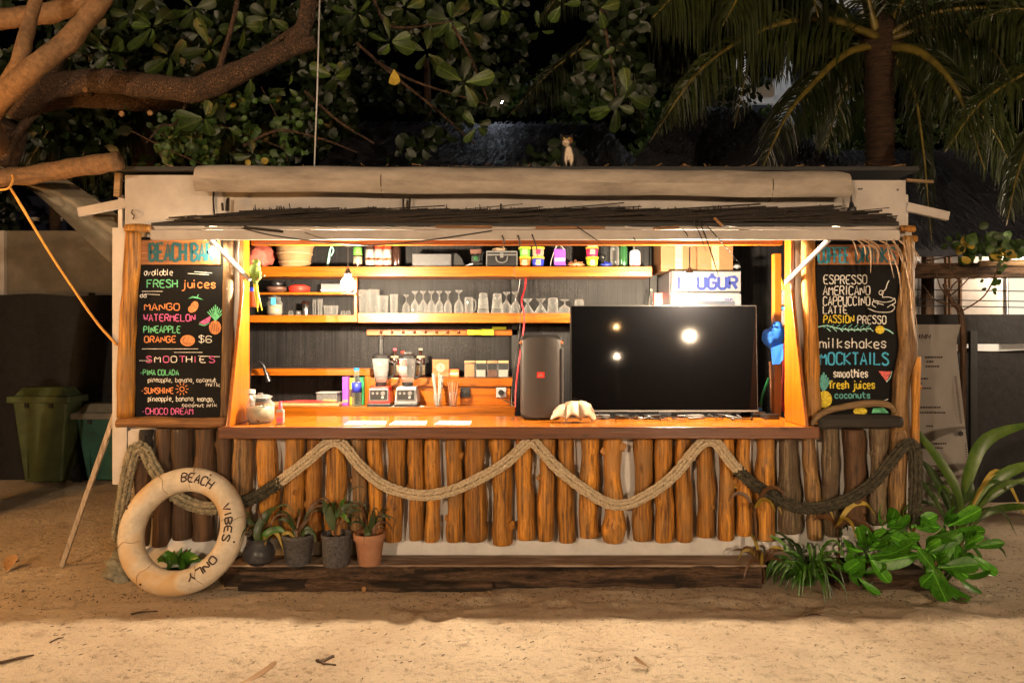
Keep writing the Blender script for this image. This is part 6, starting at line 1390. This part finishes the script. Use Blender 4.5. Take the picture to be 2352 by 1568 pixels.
for (x, y) in ((196, 206), (345, 260), (280, 262)): MB().lathe(at(x, y, .05), [(.020, 0), (.018, .008), (0, .009)], 12, M=Matrix.Rotation(R(90), 4, 'X')).build('cut_scar', MT['bark_pale'], tr, smooth='auto')
def rosette(px, py, Y, n, size, dirz=-.2, key=('leaf_almond', 'obovate')):
    h = at(px, py, Y)
    n = max(3, n - 1); a0 = random.uniform(0, 6.28)
    for i in range(n):
        a = a0 + 2 * math.pi * i / n + random.uniform(-.35, .35); d = Vector((math.cos(a), random.uniform(-.5, .35), math.sin(a) * .9 + dirz)).normalized(); leaf_obj(tr, h + d * .02, d, size * random.uniform(.55, 1.15), key, face=(random.uniform(-.7, .7), -1, random.uniform(-.7, .5)), wide=random.uniform(.7, 1.0))
for px, py, n, s in ((895, 95, 7, .19), (1035, 45, 7, .19), (1065, 190, 6, .19), (1075, 60, 4, .17), (1095, 290, 5, .17), (1380, 130, 6, .17), (1375, 20, 5, .16), (1415, 240, 6, .19), (1440, 215, 3, .17), (765, 175, 7, .17), (745, 140, 4, .15), (350, 60, 7, .21), (445, 20, 6, .21), (480, 110, 6, .2), (250, 120, 5, .2), (300, 35, 5, .19),
                     (390, 130, 6, .19), (190, 50, 5, .19), (620, 40, 6, .17), (560, 60, 5, .16), (930, 20, 6, .18), (1150, 20, 5, .17), (1240, 70, 4, .14), (470, 270, 6, .17), (520, 290, 5, .17), (440, 310, 4, .15), (580, 360, 4, .14), (980, 120, 5, .15), (820, 30, 6, .16), (660, 200, 4, .13), (1290, 10, 4, .15)):
    rosette(px, py, random.uniform(.0, .5), n, s)
leaf_obj(tr, at(905, 420 - 370, .1), (0, 0, -1), .01, ('leaf_yellow', 'obovate'))
for px, py, key in ((1038, 78, 'leaf_yellow'), (575, 182, 'leaf_yellow'), (905, 160, 'leaf_yellow')): leaf_obj(tr, at(px, py, -.05), (.1, -.1, -1), .14, ('leaf_yellow' if px > 700 and px < 1000 else 'leaf_almond', 'obovate'), wide=.9)
# joined mass of further leaves in the same crown
mb = MB()
for i in range(7500):
    px = random.uniform(-60, 1500) ; py = random.uniform(-120, 380 if i % 3 else 260)
    if noise.noise(Vector((px * .006, py * .008, 2))) < -.12 + (.28 if px > 820 else 0): continue
    Y = random.uniform(.7, 2.2); a = random.uniform(0, 6.28); leaf_into(mb, at(px, py, Y), (math.cos(a), random.uniform(-.5, .5), math.sin(a) - .4), random.uniform(.05, .14))
mb.build('foliage', MT['leaf_dark'], tr, smooth=True, kind='stuff')
# creeper with small round leaves
vn = thing('climbing_vine', 'creeper with small round yellow green leaves hanging behind the left top of the bar', 'vine', at(480, 390, .35))
for pts in ([(300, 300, .4), (380, 340, .4), (470, 380, .4)], [(420, 260, .4), (540, 300, .45), (650, 340, .4)], [(600, 200, .5), (640, 280, .5), (660, 370, .4)]): MB().tube(spline([at(*p) for p in pts], 5), .006, 6).build('vine_stem', MT['bark'], vn)
cnt = 0
mb = MB()
for i in range(900):
    px = random.gauss(500, 120); py = random.uniform(215, 385)
    if px < 290 or px > 760 or noise.noise(Vector((px * .014, py * .018, 7))) < -.02: continue
    a = random.uniform(0, 6.28); Y = random.uniform(.3, .7); s = random.uniform(.035, .075)
    if cnt < 150: leaf_obj(vn, at(px, py, Y), (math.cos(a), random.uniform(-.6, .2), math.sin(a)), s, ('leaf_yellow' if random.random() < .06 else 'leaf_vine', 'round')); cnt += 1
    else: leaf_into(mb, at(px, py, Y + .2), (math.cos(a), random.uniform(-.6, .2), math.sin(a)), s, w_=.45)
mb.build('foliage', MT['leaf_vine'], vn, smooth=True, kind='stuff')

# ---------------- coconut palms ----------------
def frond(parent, path, Ys, leaf, n, mat='palm_leaf', rmat='rachis', r0=9, hang=.75, back=.2, name='frond', spread=1):
    P = spline([at(x, y, Y) for (x, y), Y in zip(path, Ys)], 10); s = (P[0].y - CAMY) / F
    fr = MB().tube(P, [r0 * s, r0 * s * .7, r0 * s * .35, .004], 7, flat=.7).build(name, MT[rmat], parent, smooth=True)
    mb = MB(); N_ = len(P) - 1; n = int(n * 2.1)
    for i in range(n):
        t = .10 + .88 * i / (n - 1); q = t * N_; k = min(int(q), N_ - 1); p = P[k].lerp(P[k + 1], q - k); tn = (P[k + 1] - P[k]).normalized(); L_ = leaf * (math.sin(math.pi * min(1, t * .85 + .18)) ** .6) * random.uniform(.8, 1.1)
        sd = tn.cross(Vector((0, -1, 0))); sd = sd.normalized() if sd.length > .1 else Vector((1, 0, 0))
        for sg in (-1, 1):
            d = (tn * .55 + sd * sg * .7 * spread + Vector((0, random.uniform(-.5, .5) + back * sg, 0)) + Vector((random.gauss(0, .06), 0, random.gauss(0, .06)))).normalized()
            g = Vector((0, 0, -1)); a = p; b = a + (d * (1 - hang * .45) + g * hang * .45).normalized() * L_ * .4; c_ = b + (d * (1 - hang) + g * hang).normalized() * L_ * .6
            f = Vector((random.uniform(-.5, .5), -1, random.uniform(-.2, .4)))
            mb.add(*blade([a, b, c_], L_ * .026 + .005, .25, 3, tuple(f), (.6, 1, .8, .05)))
    mb.build('leaflets', MT[mat], fr, smooth=True, kind='stuff'); return fr
pa = thing('coconut_palm', 'coconut palm with ringed trunk behind the right end of the bar', 'palm tree', (xw(2021, 2.2), 2.2, 0))
P = [Vector((xw(2021, 2.2), 2.2, -.1)), at(2021, 700, 2.2), at(2022, 415, 2.2), at(2020, 250, 2.2), at(2018, 90, 2.2)]
MB().tube(spline(P, 26), [.15, .14, .13, .13, .14], 18, wob=.12, wf=12).build('trunk', MT['palm_bark'], pa, smooth=True)
for i in range(34):
    z = 1.2 + i * .1; MB().lathe((xw(2021, 2.2), 2.2, z), [(.131, 0), (.145, .012), (.132, .03)], 18).build('leaf_scar', MT['palm_bark'], pa, smooth=True)
MB().ball(at(2019, 95, 2.2), .19, .19, .24, 18, 12, wob=.4, wf=6).build('crown_shaft', MT['palm_bark'], pa, smooth=True)
for path, Ys, lf, n, h in (([(2015, 85), (1900, 45), (1760, 65), (1610, 160), (1490, 330)], [2.1, 1.9, 1.7, 1.5, 1.4], .62, 58, .72), ([(2020, 95), (1930, 70), (1800, 25), (1640, 10), (1500, 50)], [2.2, 2.3, 2.4, 2.5, 2.6], .75, 56, .9), ([(2020, 100), (1940, 125), (1870, 190), (1805, 270), (1745, 400)], [2.2, 2.0, 1.8, 1.6, 1.5], .55, 50, .6),
    ([(2012, 70), (1995, 0), (1985, -90)], [2.1, 2.0, 1.9], .5, 24, .5), ([(2035, 85), (2120, 35), (2280, 18), (2420, 60)], [2.1, 1.9, 1.7, 1.6], .62, 50, .85), ([(2035, 90), (2160, 60), (2270, 105), (2350, 230)], [2.1, 1.9, 1.8, 1.7], .6, 48, .8), ([(2040, 105), (2120, 125), (2200, 215), (2262, 390)], [2.1, 1.8, 1.5, 1.3], .5, 50, .6),
    ([(2010, 105), (1960, 170), (1920, 260), (1895, 350)], [2.3, 2.5, 2.6, 2.7], .5, 36, .7), ([(2045, 120), (2095, 200), (2120, 340), (2140, 560)], [2.3, 2.3, 2.2, 2.1], .38, 46, .8), ([(2025, 80), (2070, 10), (2110, -80)], [2.2, 2.2, 2.2], .5, 24, .6), ([(2000, 100), (1960, 60), (1900, 130), (1850, 240)], [2.5, 2.8, 3.0, 3.1], .6, 40, .8),
    ([(2040, 100), (2160, 160), (2280, 300), (2340, 420)], [2.4, 2.8, 3.1, 3.3], .7, 44, .8), ([(2030, 100), (2080, 60), (2200, 140), (2300, 160)], [2.5, 2.9, 3.2, 3.4], .7, 44, .9)):
    frond(pa, path, Ys, lf, n, r0=13 if Ys[1] < 2.25 else 9, hang=h)
pb = thing('coconut_palm', 'coconut palm whose long hanging fronds fill the top middle, its crown above the picture', 'palm tree', (xw(1630, 3.2), 3.2, 0))
MB().tube(spline([(xw(2021, 3.2), 3.2, -.1), at(2021, 400, 3.2), at(2018, 60, 3.2), at(1930, -120, 3.0), at(1630, -230, 2.6)], 16), .11, 14, wob=.15).build('trunk', MT['palm_bark'], pb, smooth=True)
for path, Ys, lf, n, h in (([(1615, -200), (1540, -90), (1450, -20), (1360, 90), (1265, 165), (1165, 270)], [2.6, 2.3, 2.1, 2.0, 2.0, 2.0], .72, 70, .95), ([(1615, -200), (1640, -90), (1580, -40), (1500, 40)], [2.6, 2.0, 1.6, 1.4], .85, 46, .95), ([(1615, -200), (1720, -110), (1700, -20), (1660, 60)], [2.6, 2.0, 1.5, 1.3], .85, 40, .95),
    ([(1615, -200), (1780, -140), (1850, -60), (1880, 40)], [2.6, 2.2, 1.8, 1.6], .8, 40, .95), ([(1615, -200), (1500, -160), (1330, -60), (1230, 60)], [3.4, 3.6, 3.7, 3.8], .7, 44, .9)): frond(pb, path, Ys, lf, n, 'palm_leaf', r0=8, hang=h)
for path, Ys, lf, n, h in (([(1640, -210), (1700, -60), (1740, 60), (1760, 180)], [2.6, 2.9, 3.0, 3.0], .8, 44, .9), ([(1640, -210), (1560, -40), (1480, 90), (1440, 220)], [2.6, 2.9, 3.0, 3.0], .8, 44, .9), ([(1640, -210), (1800, -60), (1930, 60), (1960, 220)], [2.6, 3.4, 3.6, 3.7], .9, 50, .85), ([(1640, -210), (1640, 0), (1600, 160), (1540, 300)], [2.6, 3.0, 3.1, 3.1], .7, 48, .7)): frond(pb, path, Ys, lf, n, 'palm_leaf_far', r0=8, hang=h)
for k in range(12):
    x1 = 1450 + k * 44 + random.uniform(-15, 15); y1 = random.uniform(140, 300); Yk = random.uniform(2.4, 3.2)
    frond(pb, [(1640, -210), ((1640 + x1) / 2 + random.uniform(-30, 30), -60), (x1, y1 * .35), (x1 + random.uniform(-40, 20), y1)], [2.6, Yk, Yk, Yk], random.uniform(.55, .8), 34, 'palm_leaf' if k % 2 else 'palm_leaf_far', r0=6, hang=.88)
pc_ = thing('coconut_palm', 'palm with drooping green fronds behind the left tree branch', 'palm tree', (xw(330, 2.6), 2.6, 0))
MB().tube(spline([(xw(330, 2.6), 2.6, -.1), at(330, 300, 2.6), at(320, 150, 2.6)], 10), .12, 12, wob=.15).build('trunk', MT['palm_bark'], pc_, smooth=True)
for path, Ys, lf, n, h in (([(320, 160), (240, 190), (150, 250), (60, 380)], [2.5, 2.2, 2.0, 1.9], .8, 56, .75), ([(320, 160), (280, 220), (220, 300), (160, 420)], [2.5, 2.2, 2.0, 1.9], .7, 50, .75), ([(320, 160), (380, 200), (460, 280), (560, 360)], [2.5, 2.5, 2.5, 2.5], .6, 44, .8), ([(320, 160), (200, 130), (100, 160), (20, 260)], [2.6, 2.6, 2.6, 2.6], .7, 44, .8)): frond(pc_, path, Ys, lf, n, 'palm_leaf', r0=7, hang=h)
pd = thing('coconut_palm', 'palm outside the right edge reaching in with drooping olive fronds', 'palm tree', (xw(2560, 1.2), 1.2, 0))
MB().tube(spline([(xw(2560, 1.2), 1.2, -.1), at(2540, 400, 1.2), at(2500, 150, 1.2)], 10), .12, 12, wob=.15).build('trunk', MT['palm_bark'], pd, smooth=True)
for path, Ys, lf, n, h in (([(2500, 160), (2420, 250), (2350, 360), (2310, 520)], [1.2, 1.1, 1.0, .9], .45, 50, .8), ([(2500, 150), (2400, 150), (2260, 230), (2170, 350)], [1.2, 1.2, 1.1, 1.0], .5, 54, .75), ([(2500, 150), (2440, 60), (2330, 20), (2220, 60)], [1.2, 1.3, 1.4, 1.5], .6, 44, .9)): frond(pd, path, Ys, lf, n, 'palm_leaf', r0=8, hang=h)
# ---------------- left side: wall, net fence, tarp ----------------
t = thing('concrete_wall', 'stained grey concrete wall rising behind the dark net fence on the left', 'wall', (xw(150, 4.4), 4.4, 0)); MB().box(xw(-400, 4.4), xw(330, 4.4), 4.4, 4.6, -.1, zw(530, 4.4)).build('wall_face', MT['concrete'], t)
MB().box(xw(-10, 4.35), xw(12, 4.35), 4.33, 4.39, 1.5, zw(530, 4.35)).build('wall_edge', MT['white_paint'], t)
def net_fence(label, x0, x1, Y, top, posts, sag=.05, low=0):
    t = thing('net_fence', label, 'fence', ((x0 + x1) / 2, Y, 0)); mb = MB(); n = 60; vs = []; m = 10
    for i in range(n + 1):
        x = x0 + (x1 - x0) * i / n
        for j in range(m + 1):
            z = low + (top - low + noise.noise(Vector((x * 1.7, 0, 3))) * sag) * j / m; vs.append(Vector((x, Y + .05 * noise.noise(Vector((x * 2.2, z * 1.2, 1))), z)))
    mb.add(vs, [(i * (m + 1) + j, (i + 1) * (m + 1) + j, (i + 1) * (m + 1) + j + 1, i * (m + 1) + j + 1) for i in range(n) for j in range(m)]); mb.build('net', MT['net_cloth'], t, smooth=True)
    for x in posts: MB().tube([(x, Y + .09, -.1), (x, Y + .09, top + .03)], .035, 8).build('post', MT['black_matte'], t, smooth=True)
    return t
net_fence('dark shade net fence behind the rubbish bins on the left', xw(-500, 3.2), xw(330, 3.2), 3.2, zw(677, 3.2), [xw(p, 3.2) for p in (-300, -60, 200, 320)])
t = net_fence('dark shade net fence behind the printed banner on the right', xw(2060, 2.1), xw(2800, 2.1), 2.1, zw(806, 2.1), [xw(p, 2.1) for p in (2090, 2232, 2500)])
mb = MB().box(xw(2060, 2.0), xw(2800, 2.0), 1.98, 2.03, zw(790, 2.0), zw(722, 2.0)); mb.build('top_band', MT['net_cloth'], t)
MB().box(xw(2228, 1.95), xw(2244, 1.95), 1.94, 1.975, 0, zw(760, 1.95)).build('post', MT['black_matte'], t)
tag(MB().box(xw(2150, 3.2), xw(2900, 3.2), 3.1, 3.9, zw(842, 3.1) - .04, zw(842, 3.1)).build('table_top', MT['thatch_far']), 'grey table top glimpsed through the gap in the right fence', 'table')
# tarp sail
mb = MB(); A = [at(-20, 372, .1), at(60, 408, .12), at(130, 402, .2), at(282, 505, .3)]; B = [at(-40, 400, .1), at(60, 430, .1), at(130, 470, .15), at(282, 590, .2)]; C2 = [at(40, 420, .0), at(90, 450, .05), at(170, 520, .1), at(270, 612, .15)]
a, b, c = spline(A, 6), spline(B, 6), spline(C2, 6); vs = []; n = len(a)
for i in range(n):
    for j in range(9):
        u = j / 8; p = a[i].lerp(c[i], u) + Vector((0, .05 * math.sin(u * 9 + i * .1), -.0)); vs.append(p)
mb.add(vs, [(i * 9 + j, (i + 1) * 9 + j, (i + 1) * 9 + j + 1, i * 9 + j + 1) for i in range(n - 1) for j in range(8)])
o = mb.build('tarp_sail', MT['tarp'], smooth=True); tag(o, 'tan canvas sail stretched from the sawn branch to the left corner of the bar', 'canvas sail')
tag(MB().tube(spline([at(22, 428, -.22), at(120, 590, -.1), at(215, 730, -.05), at(268, 792, -.03)], 6), .0085, 7, wob=.3, wf=60).build('guy_rope', MT['rope_yellow'], smooth=True), 'thin yellow rope slanting from the sawn branch to the bar corner', 'rope')
tag(MB().tube(spline([at(-20, 430, -.3), at(0, 436, -.36), at(22, 430, -.36), at(30, 405, -.3), at(10, 398, -.2)], 5), .007, 7).build('rope_loop', MT['rope_yellow'], smooth=True), 'yellow rope wound round the sawn branch at the left edge', 'rope')
tag(MB().tube([at(735, -30, -.15), at(729, 200, -.15), at(722, 388, -.1)], .0055, 6).build('hanging_wire', MT['white_plastic'], smooth=True), 'thin pale wire dropping from above to the canvas roll', 'wire')

# ---------------- printed banner ----------------
t = thing('printed_banner', 'tall grey cloth banner with blurred black print hanging at the right of the bar', 'banner', (xw(2160, .9), .9, zw(1162, .9))); Y = .9
mb = MB(); vs = []; n, m = 10, 26; lf = lambda u: 2085; 
def rx(v): return 2207 - 12 * min(1, v / .08) + (2235 - 2195) * v if v < .08 else 2195 + 42 * (v - .08) / .92
for j in range(m + 1):
    v = j / m
    for i in range(n + 1):
        u = i / n; px = 2085 + (rx(v) - 2085) * u; vs.append(at(px, 745 + 417 * v, Y + .02 * math.sin(u * 5 + v * 8) + .015 * noise.noise(Vector((u * 3, v * 9, 2)))))
mb.add(vs, [(j * (n + 1) + i, j * (n + 1) + i + 1, (j + 1) * (n + 1) + i + 1, (j + 1) * (n + 1) + i) for j in range(m) for i in range(n)]); mb.build('cloth', MT['banner_cloth'], t, smooth=True)
mb = MB(); text_px(mb, 'INN', 2110, 2137, 777, 9, Y - .04, .012, 0, False); mb.build('print_heading', MT['dark_ink'], t)
mb = MB()
for (x, y, ws) in ((2125, 822, 38), (2128, 832, 14), (2126, 843, 30), (2112, 871, 20), (2110, 882, 8), (2108, 893, 32), (2114, 937, 44), (2112, 949, 56), (2128, 980, 12), (2124, 1020, 50), (2124, 1030, 42), (2135, 1072, 34), (2140, 1083, 26), (2144, 1094, 30)):
    k = 0
    while k < ws:
        w2 = random.uniform(2, 6); p = at(x + k, y, Y - .035); mb.box(p.x, p.x + w2 * .0035, Y - .036, Y - .034, p.z, p.z + .013); k += w2 + 1.5
mb.build('print_lines', MT['dark_ink'], t, kind='stuff')
mb = MB()
for i in range(22): p = at(2192 + i * .6, 866 + i * 5, Y - .035); mb.box(p.x, p.x + .018, Y - .036, Y - .034, p.z, p.z + .008)
for i in range(18): p = at(2216 + i * .6, 1020 + i * 6, Y - .035); mb.box(p.x, p.x + .012, Y - .036, Y - .034, p.z, p.z + .008)
mb.build('print_side', MT['dark_ink'], t, kind='stuff'); MB().lathe(at(2206, 995, Y - .035), [(.022, 0), (.022, .002), (0, .0025)], 16, M=Matrix.Rotation(R(90), 4, 'X')).build('print_dot', MT['black_matte'], t)

# ---------------- right background: house, timber rail, vines, bare shrub ----------------
t = thing('white_house', 'pale house wall with windows lit at night behind the right fence', 'house', (xw(2500, 5.5), 5.5, 0)); Y = 5.5
MB().box(xw(2040, Y), xw(3300, Y), Y, Y + .3, -.1, zw(470, Y)).build('wall', MT['building_white'], t)
for a, b in ((2112, 2138), (2312, 2420)):
    f = MB().box(xw(a - 5, Y), xw(b + 5, Y), Y - .05, Y - .001, zw(780, Y), zw(600, Y)).build('window', MT['white_plastic'], t); MB().box(xw(a, Y), xw(b, Y), Y - .06, Y - .051, zw(772, Y), zw(608, Y)).build('pane', MT['lit_window' if a > 2200 else 'window_glass'], f)
for px in (2168, 2176, 2200): MB().box(xw(px, Y), xw(px + 4, Y), Y - .06, Y - .001, 0, zw(560, Y)).build('pipe', MT['cardboard'], t)
MB().box(xw(2205, Y), xw(2300, Y), Y - .03, Y - .001, zw(760, Y), zw(560, Y)).build('shutter', MT['fascia_paint'], t)
for k, z in enumerate((702, 688, 665)): tag(MB().tube([at(2100, z, 3.2), at(2600, z + 8, 3.2)], .006, 6).build('power_line', MT['black_plastic']), 'dark wire crossing before the pale house wall, %s one' % ('lowest', 'middle', 'topmost')[k], 'wire')
o = MB().bar(at(2080, 622, 1.9), at(2700, 620, 1.9), .14, .12, up=(0, 1, 0)).build('timber_rail', MT['timber_rot'], bevel=.01); tag(o, 'heavy dark timber rail running right from the bar corner', 'timber rail')
for x in (2082, 2640): tag(MB().tube([(xw(x, 1.95), 1.95, -.1), (xw(x, 1.95), 1.95, zw(640, 1.95))], .05, 10).build('timber_post', MT['log_dark'], smooth=True), 'dark post carrying the timber rail, %s' % ('near the bar' if x < 2200 else 'outside the picture'), 'post')
o = MB().tube(spline([at(2250, 606, 1.8), at(2320, 603, 1.8), at(2420, 606, 1.8)], 4), .03, 8, wob=.2).build('branch', MT['drift_wood'], smooth=True); tag(o, 'pale branch lying on the timber rail', 'branch')
vn = thing('climbing_vine', 'creeper with yellow green round leaves growing over the timber rail', 'vine', at(2270, 600, 1.75)); MB().tube(spline([at(2120, 600, 1.7), at(2200, 585, 1.7), at(2290, 560, 1.7), at(2400, 590, 1.7)], 6), .007, 6).build('vine_stem', MT['bark'], vn)
for i in range(90):
    px = random.choice((random.gauss(2215, 25), random.gauss(2260, 30), random.gauss(2320, 30))); py = random.gauss(570, 16); a = random.uniform(0, 6.28); leaf_obj(vn, at(px, py, random.uniform(1.5, 1.85)), (math.cos(a), -.2, math.sin(a)), random.uniform(.06, .11), ('leaf_yellow' if random.random() < .12 else 'leaf_vine', 'round'))
sh = thing('bare_shrub', 'nearly leafless dark shrub standing before the pale house wall', 'shrub', at(2205, 750, 1.6) - Vector((0, 0, 1.6)))
MB().tube(spline([sh.location, at(2212, 760, 1.6), at(2185, 690, 1.6), at(2168, 652, 1.6)], 6), [.03, .028, .022, .018], 9, wob=.2).build('stem', MT['log_dark'], sh, smooth=True)
for pts in ([(2190, 700), (2150, 690), (2120, 655)], [(2182, 680), (2215, 650), (2260, 600)], [(2200, 720), (2260, 680), (2290, 620), (2300, 560)], [(2178, 670), (2200, 645), (2240, 640)], [(2186, 690), (2160, 660), (2150, 620)], [(2210, 650), (2190, 630), (2180, 600)]): MB().tube(spline([at(*p, 1.55) for p in pts], 5), [.008, .006, .003], 6).build('branch', MT['log_dark'], sh)
for i in range(26): px, py = random.choice(((2290, 620), (2300, 590), (2270, 670), (2285, 650))); leaf_obj(sh, at(px + random.gauss(0, 8), py + random.gauss(0, 10), 1.5), (random.gauss(0, 1), -.3, random.gauss(0, 1)), random.uniform(.03, .06), ('leaf_vine', 'round'))

# ---------------- roofs behind ----------------
def thatch_roof(x0, x1, y0, y1, z0, z1, label, tilt=0, gable=None):
    t = thing('thatched_roof', label, 'thatched roof', ((x0 + x1) / 2, y0, 0)); mb = MB()
    v = [Vector((x0, y0, z0)), Vector((x1, y0, z0)), Vector((x1 - tilt, y1, z1)), Vector((x0 + tilt, y1, z1))]; mb.add(v + [p - Vector((0, 0, .15)) for p in v], [(0, 1, 2, 3), (7, 6, 5, 4), (0, 4, 5, 1), (1, 5, 6, 2), (2, 6, 7, 3), (3, 7, 4, 0)]); mb.build('roof_deck', MT['thatch_far'], t)
    mb = MB()
    for i in range(5200):
        u, s = random.random(), random.random(); p = v[0].lerp(v[1], u).lerp(v[3].lerp(v[2], u), s); d = (v[0] - v[3]).normalized(); p = p + Vector((0, -.01, random.uniform(0, .05))); mb.bar(p, p + d * random.uniform(.12, .3) + Vector((random.gauss(0, .03), 0, random.uniform(-.02, .05))), .008, .005)
    mb.build('thatch', MT['thatch_far'], t, kind='stuff')
    for x in (x0 + .3, x1 - .3): MB().tube([(x, y0 + .15, -.1), (x, y0 + .15, z0 - .1)], .07, 8).build('post', MT['log_dark'], t)
    return t
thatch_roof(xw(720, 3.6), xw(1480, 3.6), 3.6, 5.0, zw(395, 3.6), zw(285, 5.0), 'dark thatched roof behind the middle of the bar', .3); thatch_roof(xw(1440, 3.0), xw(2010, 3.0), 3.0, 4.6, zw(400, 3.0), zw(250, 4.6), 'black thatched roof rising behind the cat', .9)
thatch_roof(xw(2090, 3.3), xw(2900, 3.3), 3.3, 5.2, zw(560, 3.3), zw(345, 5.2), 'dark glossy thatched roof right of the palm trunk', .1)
# tall pale building behind the palms
t = thing('pale_building', 'tall pale building lit by a lamp, glimpsed through the palm fronds', 'building', (xw(1800, 11), 11, 0)); Y = 11
MB().box(xw(1690, Y), xw(2020, Y), Y, Y + 3, -.1, zw(-200, Y)).build('wall', MT['building_white'], t)
for i in range(3):
    for j in range(4): f = MB().box(xw(1720 + i * 100, Y), xw(1775 + i * 100, Y), Y - .06, Y - .001, zw(90 + j * 110, Y), zw(20 + j * 110, Y)).build('window', MT['white_plastic'], t); MB().box(xw(1725 + i * 100, Y), xw(1770 + i * 100, Y), Y - .08, Y - .061, zw(86 + j * 110, Y), zw(24 + j * 110, Y)).build('pane', MT['window_glass'], f)
t = thing('blue_hut', 'dark blue hut wall with pale slats behind the left net fence', 'hut', (xw(120, 6), 6, 0)); MB().box(xw(-300, 6), xw(500, 6), 6, 6.3, -.1, zw(450, 6)).build('wall', MT['night_blue'], t)
for i in range(9): MB().box(xw(-100 + i * 55, 5.95), xw(-80 + i * 55, 5.95), 5.96, 5.999, zw(508, 6), zw(500, 6)).build('slat', MT['white_paint'], t)
# dark trees filling the back
def back_tree(px, Y, py0, py1, wpx, n, label, mat='leaf_dark'):
    x = xw(px, Y); t = thing('background_tree', label, 'tree', (x, Y, 0), 'dark trees filling the night behind the bar'); MB().tube(spline([(x, Y, -.1), (x + .1, Y, 1.5), (x, Y, zw((py0 + py1) / 2, Y))], 6), [.12, .1, .05], 9, wob=.2).build('trunk', MT['bark'], t, smooth=True); mb = MB(); s = (Y - CAMY) / F
    for i in range(n):
        a = random.uniform(0, 6.28); r = random.random() ** .5; qx = px + wpx * .5 * r * math.cos(a); qy = (py0 + py1) / 2 + (py1 - py0) * .5 * r * math.sin(a)
        if noise.noise(Vector((qx * .01, qy * .012, Y))) < -.12: continue
        b = random.uniform(0, 6.28); leaf_into(mb, at(qx, qy, Y + random.uniform(-.7, .7)), (math.cos(b), random.uniform(-.6, .6), math.sin(b) - .3), random.uniform(.08, .17))
    mb.build('crown', MT[mat], t, smooth=True, kind='stuff')
back_tree(120, 5.4, 120, 560, 520, 2600, 'dark leafy tree behind the far left tarp'); back_tree(560, 5.2, 40, 400, 560, 3000, 'dark tree behind the creeper, left of centre', 'leaf_dark'); back_tree(980, 6.0, -60, 330, 620, 2800, 'dark tree behind the middle almond leaves')
back_tree(1330, 6.2, 160, 380, 420, 2400, 'low dark tree behind the cat', 'leaf_vine'); back_tree(1560, 7.2, -80, 330, 420, 1800, 'dark tree left of the pale building'); back_tree(2230, 7.0, -60, 360, 560, 2800, 'dark tree behind the palm at the right'); back_tree(1880, 7.4, 200, 400, 300, 1400, 'green tree lit from behind, left of the palm trunk', 'leaf_vine')

# ---------------- lamps outside ----------------
def lamp_post(x, y, z, mat, r, label):
    t = thing('garden_lamp', label, 'lamp post', (x, y, 0)); MB().tube([(x, y, -.1), (x, y, z - r)], .03, 10).build('pole', MT['metal_dark'], t, smooth=True)
    MB().ball((x, y, z), r, r, r, 18, 12).build('lamp_globe', MT[mat], t, smooth=True); MB().lathe((x, y, z - r - .02), [(.06, 0), (.05, .04)], 12).build('collar', MT['metal_dark'], t)
lamp_post(2.25, -9.4, 2.15, 'post_small', .03, 'lower small garden lamp across the beach path, mirrored in the television')
lamp_post(2.4, -10.4, 2.9, 'post_amber', .04, 'amber garden lamp across the beach path, mirrored in the television')
lamp_post(3.77, -9.2, 2.57, 'post_glow', .055, 'garden lamp on a pole across the beach path, right one, mirrored in the television')
lamp_post(-3.4, -8.6, 2.75, 'post_glow', .055, 'garden lamp on a pole across the beach path, left one')
lamp_post(-4.6, -1.3, 1.7, 'orange_glow', .08, 'low orange garden lamp standing just left of the view')
lamp_post(5.6, 1.0, 2.3, 'side_glow', .07, 'warm garden lamp standing right of the view beyond the seedling')
def wall_lamp(p, mat, r, label):
    t = thing('wall_lamp', label, 'wall lamp', p); MB().ball(p, r, r, r, 14, 10).build('lamp_globe', MT[mat], t, smooth=True); MB().box(p[0] - .03, p[0] + .03, p[1] + r, p[1] + r + .3, p[2] - .03, p[2] + .03).build('bracket', MT['metal_dark'], t)
wall_lamp((xw(1760, 10.4), 10.4, zw(-30, 10.4)), 'far_glow', .10, 'cold white lamp on the pale building behind the palm fronds')
wall_lamp((xw(1149, 4.9), 4.9, zw(232, 4.9)), 'mid_glow', .04, 'small white lamp shining through the trees in the top middle')
wall_lamp((xw(2450, 5.1), 5.1, zw(600, 5.1)), 'porch_glow', .07, 'porch lamp on the pale house beyond the right edge')
